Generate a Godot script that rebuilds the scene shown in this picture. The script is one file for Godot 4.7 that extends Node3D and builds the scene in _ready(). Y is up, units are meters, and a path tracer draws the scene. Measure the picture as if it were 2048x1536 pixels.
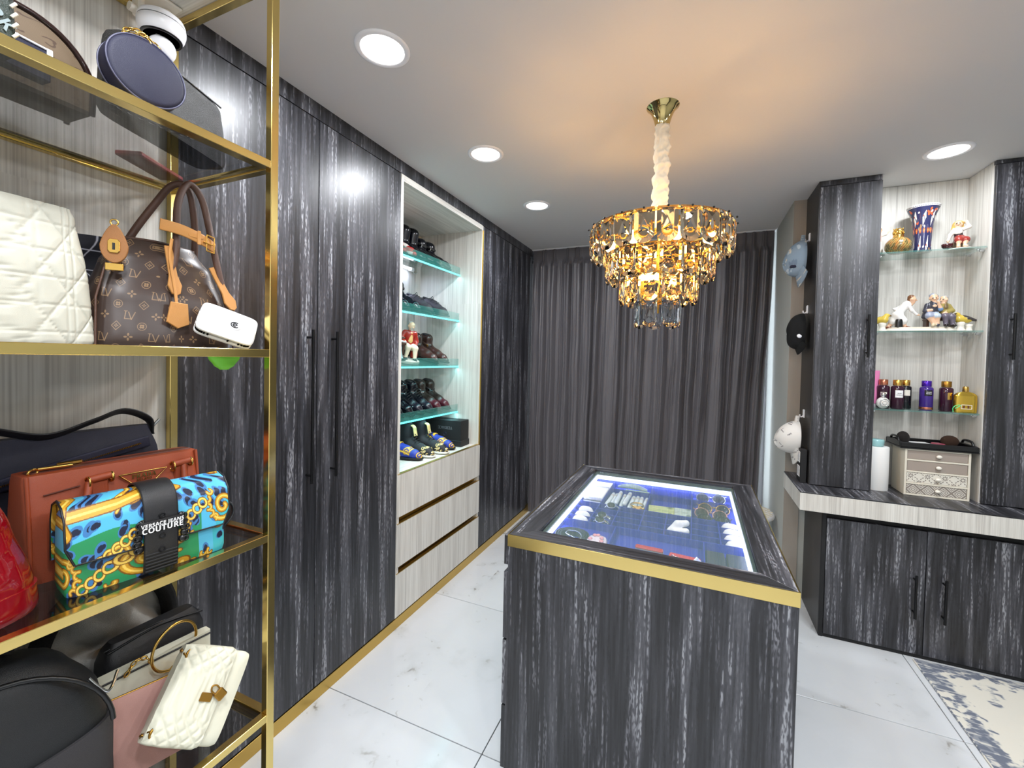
extends Node3D

var M := {}
var taken := {}
var xf := Transform3D()
var uvo := Vector2.ZERO
var sg := 0
var planar := 0.0      # above 0: texture coordinates from x and y in units of this many per metre
var rng := RandomNumberGenerator.new()

const CEIL := 2.408
const WX := -1.39      # plane of the wardrobe fronts


func _ready() -> void:
	rng.seed = 7
	set_camera_and_light()
	make_materials()
	build_room()
	build_wardrobes()
	build_rack()
	build_island()
	build_dressing_unit()
	build_chandelier()
	build_curtain_and_floor_things()
	build_bags()
	build_shoes()
	build_island_contents()
	build_dressing_things()


func set_camera_and_light() -> void:
	var cam := Camera3D.new()
	cam.name = "camera"
	cam.projection = Camera3D.PROJECTION_FRUSTUM
	cam.near = 0.05
	cam.far = 50.0
	# 848.26 pixels of focal length at 2048 x 1536, the lens shifted up by 32 pixels
	cam.size = 0.05 * 1536.0 / 848.258
	cam.frustum_offset = Vector2(0, -0.05 * 32.0 / 848.258)
	cam.position = Vector3(0, 1.42, 0)
	cam.basis = Basis(Vector3.UP, 0.407811) * Basis(Vector3.RIGHT, -0.022748) * Basis(Vector3.BACK, 0.0211113)
	add_child(cam)
	cam.current = true
	var we := WorldEnvironment.new()
	we.name = "world"
	var e := Environment.new()
	e.background_mode = Environment.BG_COLOR
	e.background_color = Color(0.90, 0.95, 1.0)
	e.background_energy_multiplier = 6.0
	e.tonemap_mode = Environment.TONE_MAPPER_LINEAR
	e.tonemap_exposure = 1.0
	e.sdfgi_enabled = true
	e.ssao_enabled = true
	e.ssil_enabled = true
	we.environment = e
	add_child(we)


# ---------------------------------------------------------------- nodes

func numbered(called: String) -> String:
	if not taken.has(called):
		taken[called] = 0
		return called
	taken[called] += 1
	return "%s_%03d" % [called, taken[called]]


func tag(o: Node3D, label: String, category: String, group := "") -> Node3D:
	o.set_meta("label", label)
	o.set_meta("category", category)
	if group:
		o.set_meta("group", group)
	return o


func thing(called: String, label: String, category: String, at := Vector3.ZERO, turn := 0.0, group := "") -> Node3D:
	var o := Node3D.new()
	o.name = numbered(called)
	add_child(o, true)
	o.position = at
	o.rotation.y = turn
	tag(o, label, category, group)
	return o


func put(called: String, st: SurfaceTool, m: Material, parent: Node = null) -> MeshInstance3D:
	st.generate_normals()
	return hang(called, st.commit(), m, parent)


func hang(called: String, mesh: Mesh, m: Material, parent: Node = null) -> MeshInstance3D:
	var o := MeshInstance3D.new()
	o.mesh = mesh
	o.material_override = m
	if parent == null:
		o.name = numbered(called)
		add_child(o, true)
	else:
		var n := called
		var k := 0
		while parent.has_node(NodePath(n)):
			k += 1
			n = "%s_%03d" % [called, k]
		o.name = n
		parent.add_child(o, true)
	return o


func struct(called: String, st: SurfaceTool, m: Material) -> MeshInstance3D:
	var o := put(called, st, m)
	o.set_meta("kind", "structure")
	return o


func copy(src: Node3D, label: String, at: Vector3, turn: float) -> Node3D:
	var c: Node3D = src.duplicate()
	c.name = numbered(str(src.name).rstrip("0123456789").trim_suffix("_"))
	add_child(c, true)
	c.position = at
	c.rotation = Vector3(src.rotation.x, turn, src.rotation.z)
	c.set_meta("label", label)
	return c


# ---------------------------------------------------------------- shapes

func mb() -> SurfaceTool:
	var st := SurfaceTool.new()
	st.begin(Mesh.PRIMITIVE_TRIANGLES)
	sg += 1
	st.set_smooth_group(-1)
	return st


func flat(st: SurfaceTool) -> void:
	st.set_smooth_group(-1)


func smooth(st: SurfaceTool) -> void:
	sg += 1
	st.set_smooth_group(sg)


func vx(st: SurfaceTool, p: Vector3, uv: Vector2) -> void:
	if planar > 0.0:
		uv = Vector2((p.x - 0.8 * absf(p.z) * signf(p.x)) * planar + 0.5, 1.0 - p.y * planar)
	st.set_uv(uv + uvo)
	st.add_vertex(xf * p)


# corners given counter-clockwise as seen from outside
func tri(st: SurfaceTool, a: Vector3, b: Vector3, c: Vector3, ua := Vector2.ZERO, ub := Vector2.RIGHT, uc := Vector2.DOWN) -> void:
	vx(st, a, ua)
	vx(st, c, uc)
	vx(st, b, ub)


func quad(st: SurfaceTool, a: Vector3, b: Vector3, c: Vector3, d: Vector3, ua := Vector2(0, 0), ub := Vector2(1, 0), uc := Vector2(1, 1), ud := Vector2(0, 1)) -> void:
	tri(st, a, b, c, ua, ub, uc)
	tri(st, a, c, d, ua, uc, ud)


func uv_of(p: Vector3, n: int, g: int) -> Vector2:
	if n == g:
		g = (g + 1) % 3
	var o := 3 - n - g
	return Vector2(p[o], p[g])


# a box with chamfered edges; UV in metres, V along the grain axis g
func box(st: SurfaceTool, c: Vector3, s: Vector3, b := 0.0, g := 1) -> void:
	flat(st)
	var h := s * 0.5
	b = minf(b, minf(h.x, minf(h.y, h.z)) * 0.9)
	for ax in 3:
		var u := (ax + 1) % 3
		var v := (ax + 2) % 3
		for sd in [-1.0, 1.0]:
			var q: Array[Vector3] = []
			for k in [[-1.0, -1.0], [1.0, -1.0], [1.0, 1.0], [-1.0, 1.0]]:
				var p := Vector3.ZERO
				p[ax] = sd * h[ax]
				p[u] = k[0] * (h[u] - b)
				p[v] = k[1] * (h[v] - b)
				q.append(c + p)
			if sd < 0.0:
				q.reverse()
			quad(st, q[0], q[1], q[2], q[3], uv_of(q[0], ax, g), uv_of(q[1], ax, g), uv_of(q[2], ax, g), uv_of(q[3], ax, g))
	if b <= 0.0:
		return
	for ax in 3:
		var u := (ax + 1) % 3
		var v := (ax + 2) % 3
		for su in [-1.0, 1.0]:
			for sv in [-1.0, 1.0]:
				var q: Array[Vector3] = []
				for k in [[-1.0, 0], [1.0, 0], [1.0, 1], [-1.0, 1]]:
					var p := Vector3.ZERO
					p[ax] = k[0] * (h[ax] - b)
					p[u] = su * (h[u] - (b if k[1] == 1 else 0.0))
					p[v] = sv * (h[v] - (0.0 if k[1] == 1 else b))
					q.append(c + p)
				if su * sv < 0.0:
					q.reverse()
				quad(st, q[3], q[2], q[1], q[0], uv_of(q[3], u, g), uv_of(q[2], u, g), uv_of(q[1], u, g), uv_of(q[0], u, g))
	for sx in [-1.0, 1.0]:
		for sy in [-1.0, 1.0]:
			for sz in [-1.0, 1.0]:
				var s3 := Vector3(sx, sy, sz)
				var a := c + s3 * Vector3(h.x, h.y - b, h.z - b)
				var d := c + s3 * Vector3(h.x - b, h.y, h.z - b)
				var e := c + s3 * Vector3(h.x - b, h.y - b, h.z)
				if sx * sy * sz > 0.0:
					tri(st, a, d, e, uv_of(a, 0, g), uv_of(d, 0, g), uv_of(e, 0, g))
				else:
					tri(st, a, e, d, uv_of(a, 0, g), uv_of(e, 0, g), uv_of(d, 0, g))


# box from its two far corners
func slab(st: SurfaceTool, lo: Vector3, hi: Vector3, b := 0.0, g := 1) -> void:
	box(st, (lo + hi) * 0.5, (hi - lo).abs(), b, g)


func cap(st: SurfaceTool, ring: PackedVector3Array, up: bool, us := 1.0) -> void:
	flat(st)
	var c := Vector3.ZERO
	for p in ring:
		c += p
	c /= ring.size()
	for i in ring.size():
		var a := ring[i]
		var b := ring[(i + 1) % ring.size()]
		var ua := Vector2(a.x, a.z) * us
		var ub := Vector2(b.x, b.z) * us
		var uc := Vector2(c.x, c.z) * us
		if up:
			tri(st, c, b, a, uc, ub, ua)
		else:
			tri(st, c, a, b, uc, ua, ub)


# skin over rings that run counter-clockwise when seen from below (x to z), stacked along +y
func loft(st: SurfaceTool, rings: Array, c0 := true, c1 := true, us := Vector2.ONE, sm := true, closed := true) -> void:
	if sm:
		smooth(st)
	else:
		flat(st)
	var n: int = rings[0].size()
	var m := rings.size()
	var last := n if closed else n - 1
	for j in m - 1:
		var r0: PackedVector3Array = rings[j]
		var r1: PackedVector3Array = rings[j + 1]
		for i in last:
			var k := (i + 1) % n
			var u0 := us.x * i / float(n)
			var u1 := us.x * (i + 1) / float(n)
			var v0 := us.y * (1.0 - j / float(m - 1))
			var v1 := us.y * (1.0 - (j + 1) / float(m - 1))
			quad(st, r0[k], r0[i], r1[i], r1[k], Vector2(u1, v0), Vector2(u0, v0), Vector2(u0, v1), Vector2(u1, v1))
	if c0:
		cap(st, rings[0], false)
	if c1:
		cap(st, rings[m - 1], true)


func circle(r: float, y: float, n := 24, c := Vector3.ZERO) -> PackedVector3Array:
	var out := PackedVector3Array()
	for i in n:
		var a := TAU * i / n
		out.append(c + Vector3(cos(a) * r, y, sin(a) * r))
	return out


# profile: points (radius, height) from bottom to top
func lathe(st: SurfaceTool, prof: Array, n := 24, c := Vector3.ZERO, us := Vector2.ONE, sm := true) -> void:
	var rings := []
	for p in prof:
		rings.append(circle(maxf(p[0], 0.0001), p[1], n, c))
	loft(st, rings, prof[0][0] > 0.001, prof[prof.size() - 1][0] > 0.001, us, sm)


# rounded rectangle ring, w along x, d along z; e is the power of the superellipse
func sring(w: float, d: float, y: float, e := 4.0, n := 32, c := Vector3.ZERO) -> PackedVector3Array:
	var out := PackedVector3Array()
	for i in n:
		var a := TAU * (i + 0.5) / n
		var ca := cos(a)
		var sa := sin(a)
		out.append(c + Vector3(signf(ca) * pow(absf(ca), 2.0 / e) * w * 0.5, y, signf(sa) * pow(absf(sa), 2.0 / e) * d * 0.5))
	return out


func curve(pts: Array, n := 6, closed := false) -> PackedVector3Array:
	var out := PackedVector3Array()
	var m := pts.size()
	var segs := m if closed else m - 1
	for i in segs:
		var p0: Vector3 = pts[(i - 1 + m) % m] if closed or i > 0 else pts[0]
		var p1: Vector3 = pts[i]
		var p2: Vector3 = pts[(i + 1) % m]
		var p3: Vector3 = pts[(i + 2) % m] if closed or i + 2 < m else pts[m - 1]
		for k in n:
			out.append(p1.cubic_interpolate(p2, p0, p3, k / float(n)))
	if not closed:
		out.append(pts[m - 1])
	return out


# a tube (or, with flat_to > 0, a strap of that width along "wide") along points
func tube(st: SurfaceTool, pts: PackedVector3Array, r: float, n := 8, closed := false, r_end := -1.0, strap := 0.0, wide := Vector3.UP) -> void:
	var m := pts.size()
	var rings := []
	var side := Vector3.ZERO
	for j in m:
		var t: Vector3
		if closed:
			t = (pts[(j + 1) % m] - pts[(j - 1 + m) % m]).normalized()
		else:
			t = (pts[mini(j + 1, m - 1)] - pts[maxi(j - 1, 0)]).normalized()
		if strap > 0.0:
			side = (wide - t * wide.dot(t)).normalized()
		elif side == Vector3.ZERO:
			side = t.cross(Vector3(0.31, 0.87, 0.39)).normalized()
		else:
			side = (side - t * side.dot(t)).normalized()
		var oth := side.cross(t).normalized()
		var rr := r if r_end < 0.0 else lerpf(r, r_end, j / float(m - 1))
		var ring := PackedVector3Array()
		for i in n:
			var a := TAU * (i + 0.5) / n
			if strap > 0.0:
				var ca := cos(a)
				var sa := sin(a)
				ring.append(pts[j] + side * signf(ca) * pow(absf(ca), 0.4) * strap * 0.5 + oth * signf(sa) * pow(absf(sa), 0.6) * rr)
			else:
				ring.append(pts[j] + (side * cos(a) + oth * sin(a)) * rr)
		rings.append(ring)
	if closed:
		rings.append(rings[0])
	loft(st, rings, not closed, not closed, Vector2(1, m * 0.2))


# an outline in x, y (counter-clockwise) made solid from z0 to z1 with chamfer b
func prism(st: SurfaceTool, pts: PackedVector2Array, z0: float, z1: float, b := 0.0, us := 1.0) -> void:
	flat(st)
	if not Geometry2D.is_polygon_clockwise(pts):
		pts = pts.duplicate()
	else:
		pts = pts.duplicate()
		pts.reverse()
	var ins := pts
	if b > 0.0:
		ins = PackedVector2Array()
		var n0 := pts.size()
		for i in n0:
			var d0 := (pts[i] - pts[(i - 1 + n0) % n0]).normalized()
			var d1 := (pts[(i + 1) % n0] - pts[i]).normalized()
			var nn := (Vector2(-d0.y, d0.x) + Vector2(-d1.y, d1.x))
			nn = nn.normalized() / maxf(0.5, nn.length() * 0.5)
			ins.append(pts[i] + nn * b)
	var idx := Geometry2D.triangulate_polygon(ins)
	var n := pts.size()
	for k in range(0, idx.size(), 3):
		var a := ins[idx[k]]
		var c := ins[idx[k + 1]]
		var d := ins[idx[k + 2]]
		if (c - a).cross(d - a) < 0.0:
			var s := c
			c = d
			d = s
		tri(st, Vector3(a.x, a.y, z1), Vector3(c.x, c.y, z1), Vector3(d.x, d.y, z1), a * us, c * us, d * us)
		tri(st, Vector3(a.x, a.y, z0), Vector3(d.x, d.y, z0), Vector3(c.x, c.y, z0), a * us, d * us, c * us)
	for i in n:
		var k := (i + 1) % n
		var p := pts[i]
		var q := pts[k]
		quad(st, Vector3(p.x, p.y, z0 + b), Vector3(q.x, q.y, z0 + b), Vector3(q.x, q.y, z1 - b), Vector3(p.x, p.y, z1 - b), p * us, q * us, q * us, p * us)
		if b > 0.0:
			var pi := ins[i]
			var qi := ins[k]
			quad(st, Vector3(p.x, p.y, z1 - b), Vector3(q.x, q.y, z1 - b), Vector3(qi.x, qi.y, z1), Vector3(pi.x, pi.y, z1), p * us, q * us, qi * us, pi * us)
			quad(st, Vector3(q.x, q.y, z0 + b), Vector3(p.x, p.y, z0 + b), Vector3(pi.x, pi.y, z0), Vector3(qi.x, qi.y, z0), q * us, p * us, pi * us, qi * us)


func ball(st: SurfaceTool, c: Vector3, r: Vector3, n := 12) -> void:
	var rings := []
	var m := maxi(4, n / 2)
	for j in m + 1:
		var a := -PI / 2 + PI * j / m
		var ring := PackedVector3Array()
		for i in n:
			var t := TAU * i / n
			var rc := maxf(cos(a), 0.001)
			ring.append(c + Vector3(cos(t) * rc * r.x, sin(a) * r.y, sin(t) * rc * r.z))
		rings.append(ring)
	loft(st, rings, false, false)


func torus(st: SurfaceTool, c: Vector3, R: float, r: float, b := Basis(), n := 20, k := 7, sy := 1.0) -> void:
	var pts := PackedVector3Array()
	for i in n:
		var a := TAU * i / n
		pts.append(c + b * Vector3(cos(a) * R, sin(a) * R * sy, 0))
	tube(st, pts, r, k, true)


# a chain of small links along points
func chain(st: SurfaceTool, pts: PackedVector3Array, link: float, r: float) -> void:
	var along := 0.0
	var turn := false
	for i in pts.size() - 1:
		var seg := pts[i + 1] - pts[i]
		var l := seg.length()
		while along < l:
			var c := pts[i] + seg * (along / l)
			var t := seg.normalized()
			var s := t.cross(Vector3.UP if absf(t.y) < 0.9 else Vector3.RIGHT).normalized()
			var o := s.cross(t)
			torus(st, c, link * 0.62, r, Basis(t, s if turn else o, o if turn else s), 8, 5, 0.62)
			turn = not turn
			along += link
		along -= l


# lettering: TextMesh laid in the plane x, y, centred
func text(called: String, s: String, h: float, m: Material, parent: Node, at: Transform3D, font := "Droid Sans", depth := 0.001, weight := 700) -> MeshInstance3D:
	var f := SystemFont.new()
	f.font_names = PackedStringArray([font])
	f.font_weight = weight
	var t := TextMesh.new()
	t.text = s
	t.font = f
	t.font_size = 64
	t.pixel_size = h / 47.0
	t.depth = depth
	t.curve_step = 2.0
	var o := hang(called, t, m, parent)
	o.transform = at
	return o


# soft shapes: tapered capsules joined by a smooth minimum, meshed as surface nets.
# bones: [a, b, ra, rb, colour]
func blob(bones: Array, cell: float, k: float) -> ArrayMesh:
	var lo := Vector3.INF
	var hi := -Vector3.INF
	for b in bones:
		var rr: float = maxf(b[2], b[3]) + cell * 3.0
		for e in 2:
			lo = lo.min(b[e] - Vector3.ONE * rr)
			hi = hi.max(b[e] + Vector3.ONE * rr)
	var nx := int((hi.x - lo.x) / cell) + 2
	var ny := int((hi.y - lo.y) / cell) + 2
	var nz := int((hi.z - lo.z) / cell) + 2
	var f := PackedFloat32Array()
	f.resize(nx * ny * nz)
	f.fill(9.0)
	var own := PackedInt32Array()
	own.resize(nx * ny * nz)
	var near := PackedFloat32Array()
	near.resize(nx * ny * nz)
	near.fill(9.0)
	for bi in bones.size():
		var b: Array = bones[bi]
		var A: Vector3 = b[0]
		var B: Vector3 = b[1]
		var ra: float = b[2]
		var rb: float = b[3]
		var rr := maxf(ra, rb) + cell * 2.0 + k
		var l := A.min(B) - Vector3.ONE * rr
		var h := A.max(B) + Vector3.ONE * rr
		var i0 := maxi(0, int((l.x - lo.x) / cell))
		var i1 := mini(nx - 1, int((h.x - lo.x) / cell) + 1)
		var j0 := maxi(0, int((l.y - lo.y) / cell))
		var j1 := mini(ny - 1, int((h.y - lo.y) / cell) + 1)
		var k0 := maxi(0, int((l.z - lo.z) / cell))
		var k1 := mini(nz - 1, int((h.z - lo.z) / cell) + 1)
		var ab := B - A
		var den := maxf(ab.length_squared(), 1e-9)
		for z in range(k0, k1 + 1):
			for y in range(j0, j1 + 1):
				for x in range(i0, i1 + 1):
					var p := lo + Vector3(x, y, z) * cell
					var t := clampf((p - A).dot(ab) / den, 0.0, 1.0)
					var d := (p - A - ab * t).length() - lerpf(ra, rb, t)
					var at := (z * ny + y) * nx + x
					if d < near[at]:
						near[at] = d
						own[at] = bi
					var o := f[at]
					var hh := maxf(k - absf(o - d), 0.0) / k
					f[at] = minf(o, d) - hh * hh * k * 0.25
	var vi := {}
	var st := SurfaceTool.new()
	st.begin(Mesh.PRIMITIVE_TRIANGLES)
	st.set_smooth_group(0)
	var count := 0
	var cor := [0, 1, nx, nx + 1, nx * ny, nx * ny + 1, nx * ny + nx, nx * ny + nx + 1]
	for z in nz - 1:
		for y in ny - 1:
			for x in nx - 1:
				var at := (z * ny + y) * nx + x
				var f0 := f[at]
				if f0 > cell * 2.5:
					continue
				var neg := 0
				for c in cor:
					if f[at + c] < 0.0:
						neg += 1
				if neg == 0 or neg == 8:
					continue
				var s := Vector3.ZERO
				var cnt := 0
				for e in [[0, 1], [2, 3], [4, 5], [6, 7], [0, 2], [1, 3], [4, 6], [5, 7], [0, 4], [1, 5], [2, 6], [3, 7]]:
					var fa := f[at + cor[e[0]]]
					var fb := f[at + cor[e[1]]]
					if (fa < 0.0) != (fb < 0.0):
						var t := fa / (fa - fb)
						var pa := Vector3(e[0] & 1, (e[0] >> 1) & 1, e[0] >> 2)
						var pb := Vector3(e[1] & 1, (e[1] >> 1) & 1, e[1] >> 2)
						s += pa.lerp(pb, t)
						cnt += 1
				var p := lo + (Vector3(x, y, z) + s / cnt) * cell
				st.set_color(bones[own[at]][4])
				st.set_uv(Vector2(p.x, p.y))
				st.add_vertex(p)
				vi[at] = count
				count += 1
	for at in vi:
		var x: int = at % nx
		var y: int = (at / nx) % ny
		var z: int = at / (nx * ny)
		var inn := f[at] < 0.0
		if y > 0 and z > 0 and inn != (f[at + 1] < 0.0):
			net(st, vi, [at, at - nx, at - nx - nx * ny, at - nx * ny], inn)
		if x > 0 and z > 0 and inn != (f[at + nx] < 0.0):
			net(st, vi, [at, at - nx * ny, at - 1 - nx * ny, at - 1], inn)
		if x > 0 and y > 0 and inn != (f[at + nx * ny] < 0.0):
			net(st, vi, [at, at - 1, at - 1 - nx, at - nx], inn)
	st.generate_normals()
	return st.commit()


func net(st: SurfaceTool, vi: Dictionary, q: Array, inn: bool) -> void:
	for a in q:
		if not vi.has(a):
			return
	if inn:
		q.reverse()
	for k in [0, 1, 2, 0, 2, 3]:
		st.add_index(vi[q[k]])


# ---------------------------------------------------------------- materials

func mat(called: String, c: Color, rough := 0.5, metal := 0.0) -> StandardMaterial3D:
	var m := StandardMaterial3D.new()
	m.resource_name = called
	m.albedo_color = c
	m.roughness = rough
	m.metallic = metal
	M[called] = m
	return m


func glow(called: String, c: Color, energy: float) -> StandardMaterial3D:
	var m := mat(called, c, 0.6)
	m.emission_enabled = true
	m.emission = c
	m.emission_energy_multiplier = energy
	return m


func tex(im: Image) -> ImageTexture:
	return ImageTexture.create_from_image(im)


func noise_bytes(w: int, h: int, freq: float, seed_: int, oct := 3, stretch_to := Vector2i.ZERO, type := FastNoiseLite.TYPE_SIMPLEX_SMOOTH, ridged := false, warp := 0.0) -> PackedByteArray:
	var n := FastNoiseLite.new()
	n.noise_type = type
	n.seed = seed_
	n.frequency = freq
	n.fractal_octaves = oct
	n.fractal_type = FastNoiseLite.FRACTAL_RIDGED if ridged else FastNoiseLite.FRACTAL_FBM
	if warp > 0.0:
		n.domain_warp_enabled = true
		n.domain_warp_amplitude = warp
		n.domain_warp_frequency = freq * 0.8
		n.domain_warp_fractal_octaves = 3
	var im := n.get_seamless_image(w, h, false, false, 0.15, true) if not ridged else n.get_image(w, h)
	im.convert(Image.FORMAT_L8)
	if stretch_to != Vector2i.ZERO:
		im.resize(stretch_to.x, stretch_to.y, Image.INTERPOLATE_CUBIC)
	return im.get_data()


func from_ramp(w: int, h: int, v: PackedFloat32Array, stops: Array) -> Image:
	var lut := PackedByteArray()
	lut.resize(256 * 3)
	for i in 256:
		var t := i / 255.0
		var c: Color = stops[0][1]
		for k in stops.size() - 1:
			if t >= stops[k][0]:
				c = stops[k][1].lerp(stops[k + 1][1], clampf((t - stops[k][0]) / (stops[k + 1][0] - stops[k][0]), 0, 1))
		lut[i * 3] = int(c.r8)
		lut[i * 3 + 1] = int(c.g8)
		lut[i * 3 + 2] = int(c.b8)
	var out := PackedByteArray()
	out.resize(w * h * 3)
	for i in w * h:
		var q := int(clampf(v[i], 0.0, 1.0) * 255.0) * 3
		out[i * 3] = lut[q]
		out[i * 3 + 1] = lut[q + 1]
		out[i * 3 + 2] = lut[q + 2]
	return Image.create_from_data(w, h, false, Image.FORMAT_RGB8, out)


func dark_wood_image() -> Image:
	var w := 1024
	var h := 1024
	var S := Vector2i(w, h)
	var wide := noise_bytes(256, 20, 0.05, 11, 3, S)
	var mid := noise_bytes(512, 44, 0.06, 12, 3, S)
	var fine := noise_bytes(1024, 84, 0.10, 13, 3, S)
	var speck := noise_bytes(1024, 512, 0.17, 14, 3, S)
	var zone := noise_bytes(96, 30, 0.10, 15, 2, S)
	var v := PackedFloat32Array()
	v.resize(w * h)
	for i in w * h:
		var a := wide[i] / 255.0
		var b := mid[i] / 255.0
		var c := fine[i] / 255.0
		var s := speck[i] / 255.0
		var z := zone[i] / 255.0
		var t := 0.10 + 0.26 * smoothstep(0.3, 0.75, a) + 0.26 * (b - 0.42) + 0.20 * (c - 0.5)
		var streak := smoothstep(0.50, 0.68, b * 0.5 + c * 0.5) * smoothstep(0.36, 0.60, s) * smoothstep(0.34, 0.62, z)
		var line := smoothstep(0.66, 0.74, c) * smoothstep(0.40, 0.55, s) * smoothstep(0.3, 0.6, a)
		var gouge := smoothstep(0.60, 0.70, 1.0 - c) * smoothstep(0.4, 0.6, s)
		v[i] = t * (0.78 + 0.5 * s) + 0.40 * streak + 0.30 * line - 0.12 * gouge
	return from_ramp(w, h, v, [[0.0, Color8(27, 27, 30)], [0.25, Color8(55, 55, 60)], [0.5, Color8(88, 88, 94)], [0.75, Color8(122, 123, 129)], [1.0, Color8(152, 154, 159)]])


func light_wood_image() -> Image:
	var w := 512
	var h := 512
	var S := Vector2i(w, h)
	var wide := noise_bytes(256, 8, 0.06, 21, 3, S)
	var fine := noise_bytes(512, 10, 0.22, 22, 2, S)
	var wob := noise_bytes(512, 64, 0.13, 23, 2, S)
	var v := PackedFloat32Array()
	v.resize(w * h)
	for i in w * h:
		v[i] = 0.5 + 0.55 * (wide[i] / 255.0 - 0.5) + 0.75 * (fine[i] / 255.0 - 0.5) + 0.35 * (wob[i] / 255.0 - 0.5)
	return from_ramp(w, h, v, [[0.0, Color8(178, 175, 169)], [0.35, Color8(200, 197, 190)], [0.6, Color8(210, 208, 201)], [1.0, Color8(224, 222, 216)]])


func marble_image() -> Image:
	var w := 1024
	var h := 1024
	var n := noise_bytes(w, h, 0.0035, 31, 4, Vector2i.ZERO, FastNoiseLite.TYPE_SIMPLEX_SMOOTH, true, 55.0)
	var n2 := noise_bytes(w, h, 0.009, 35, 3, Vector2i.ZERO, FastNoiseLite.TYPE_SIMPLEX_SMOOTH, true, 40.0)
	var cl := noise_bytes(w, h, 0.004, 33, 3)
	var v := PackedFloat32Array()
	v.resize(w * h)
	for i in w * h:
		var c := cl[i] / 255.0
		var a := n[i] / 255.0
		var b := n2[i] / 255.0
		var mask := smoothstep(0.42, 0.7, c)
		v[i] = 1.0 - 0.10 * c - 0.62 * smoothstep(0.84, 0.96, a) * mask - 0.16 * smoothstep(0.55, 0.9, a) * mask - 0.34 * smoothstep(0.88, 0.97, b) * mask
	return from_ramp(w, h, v, [[0.0, Color8(138, 132, 124)], [0.5, Color8(190, 188, 184)], [0.85, Color8(222, 223, 223)], [1.0, Color8(232, 233, 234)]])


func grain(m: StandardMaterial3D, freq: float, depth: float, uvs: float, seed_ := 5) -> void:
	var n := FastNoiseLite.new()
	n.frequency = freq
	n.seed = seed_
	n.fractal_octaves = 3
	var t := NoiseTexture2D.new()
	t.noise = n
	t.seamless = true
	t.width = 256
	t.height = 256
	m.heightmap_enabled = true
	m.heightmap_texture = t
	m.heightmap_scale = depth
	if m.albedo_texture == null:
		m.uv1_triplanar = true
		m.uv1_scale = Vector3.ONE * uvs


func make_materials() -> void:
	var m := mat("dark_wood", Color.WHITE, 0.36)
	m.albedo_texture = tex(dark_wood_image())
	m.uv1_scale = Vector3(1 / 1.1, 1 / 2.4, 1)
	m.metallic_specular = 0.5
	m = mat("plain_dark", Color8(46, 44, 44), 0.4)
	m = mat("light_wood", Color.WHITE, 0.55)
	m.albedo_texture = tex(light_wood_image())
	m.uv1_scale = Vector3(1 / 0.55, 1 / 1.8, 1)
	m = mat("marble", Color(0.90, 0.91, 0.92), 0.14)
	m.albedo_texture = tex(marble_image())
	m.uv1_scale = Vector3(1 / 1.9, 1 / 1.9, 1)
	mat("grout", Color8(70, 68, 66), 0.9)
	m = mat("gold", Color8(226, 200, 126), 0.17, 1.0)
	mat("gold_satin", Color8(205, 172, 96), 0.34, 1.0)
	mat("gold_small", Color8(222, 180, 96), 0.22, 1.0)
	mat("old_brass", Color8(168, 126, 58), 0.35, 1.0)
	mat("chrome", Color8(225, 226, 228), 0.1, 1.0)
	mat("black_metal", Color8(28, 28, 30), 0.3, 0.6)
	mat("ceiling_paint", Color8(206, 205, 205), 0.85)
	mat("taupe_paint", Color8(158, 150, 140), 0.8)
	mat("grey_paint", Color8(176, 178, 172), 0.8)
	mat("white_paint", Color8(226, 226, 224), 0.8)
	mat("white_plastic", Color8(236, 236, 240), 0.3)
	mat("cream_plastic", Color8(226, 220, 208), 0.4)
	mat("black_plastic", Color8(16, 16, 18), 0.3)
	mat("black_matt", Color8(20, 20, 22), 0.7)
	mat("white_paper", Color8(236, 236, 236), 0.8)
	m = mat("smoked_glass", Color(0.03, 0.045, 0.05, 0.45), 0.02)
	m.transparency = BaseMaterial3D.TRANSPARENCY_ALPHA
	m = mat("clear_glass", Color(0.75, 0.9, 0.86, 0.06), 0.02)
	m.transparency = BaseMaterial3D.TRANSPARENCY_ALPHA
	m = mat("shelf_glass", Color(0.28, 0.62, 0.58, 0.2), 0.03)
	m.transparency = BaseMaterial3D.TRANSPARENCY_ALPHA
	m = mat("teal_glass", Color(0.03, 0.22, 0.24, 0.45), 0.04)
	m.transparency = BaseMaterial3D.TRANSPARENCY_ALPHA
	glow("lamp_white", Color(1.0, 0.985, 0.97), 3.0)
	glow("led_cyan", Color(0.36, 0.96, 0.96), 1.9)
	glow("led_white", Color(0.84, 0.89, 1.0), 2.6)
	glow("led_tube", Color(0.93, 0.95, 1.0), 3.0)
	glow("bulb_warm", Color(1.0, 0.80, 0.46), 22.0)
	m = mat("curtain", Color8(90, 87, 91), 0.43)
	m.rim_enabled = true
	m.rim = 0.6
	m.rim_tint = 0.5
	m = mat("velvet_blue", Color8(14, 32, 150), 0.85)
	m.rim_enabled = true
	m.rim = 0.25
	m.rim_tint = 1.0
	grain(m, 0.08, 0.12, 12.0)
	m = mat("crystal", Color(1.0, 0.90, 0.76, 0.0), 0.0)
	m.refraction_enabled = true
	m.refraction_scale = 0.055
	m = mat("crystal_smoke", Color(0.86, 0.87, 0.9, 0.0), 0.0)
	m.refraction_enabled = true
	m.refraction_scale = 0.055
	m = mat("sleeve", Color8(236, 226, 206), 0.7)
	m.backlight_enabled = true
	m.backlight = Color(0.5, 0.45, 0.36)
	m.backlight = Color(0.5, 0.45, 0.36)
	mat("canopy", Color8(196, 176, 120), 0.06, 1.0)


# ---------------------------------------------------------------- the room

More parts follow.
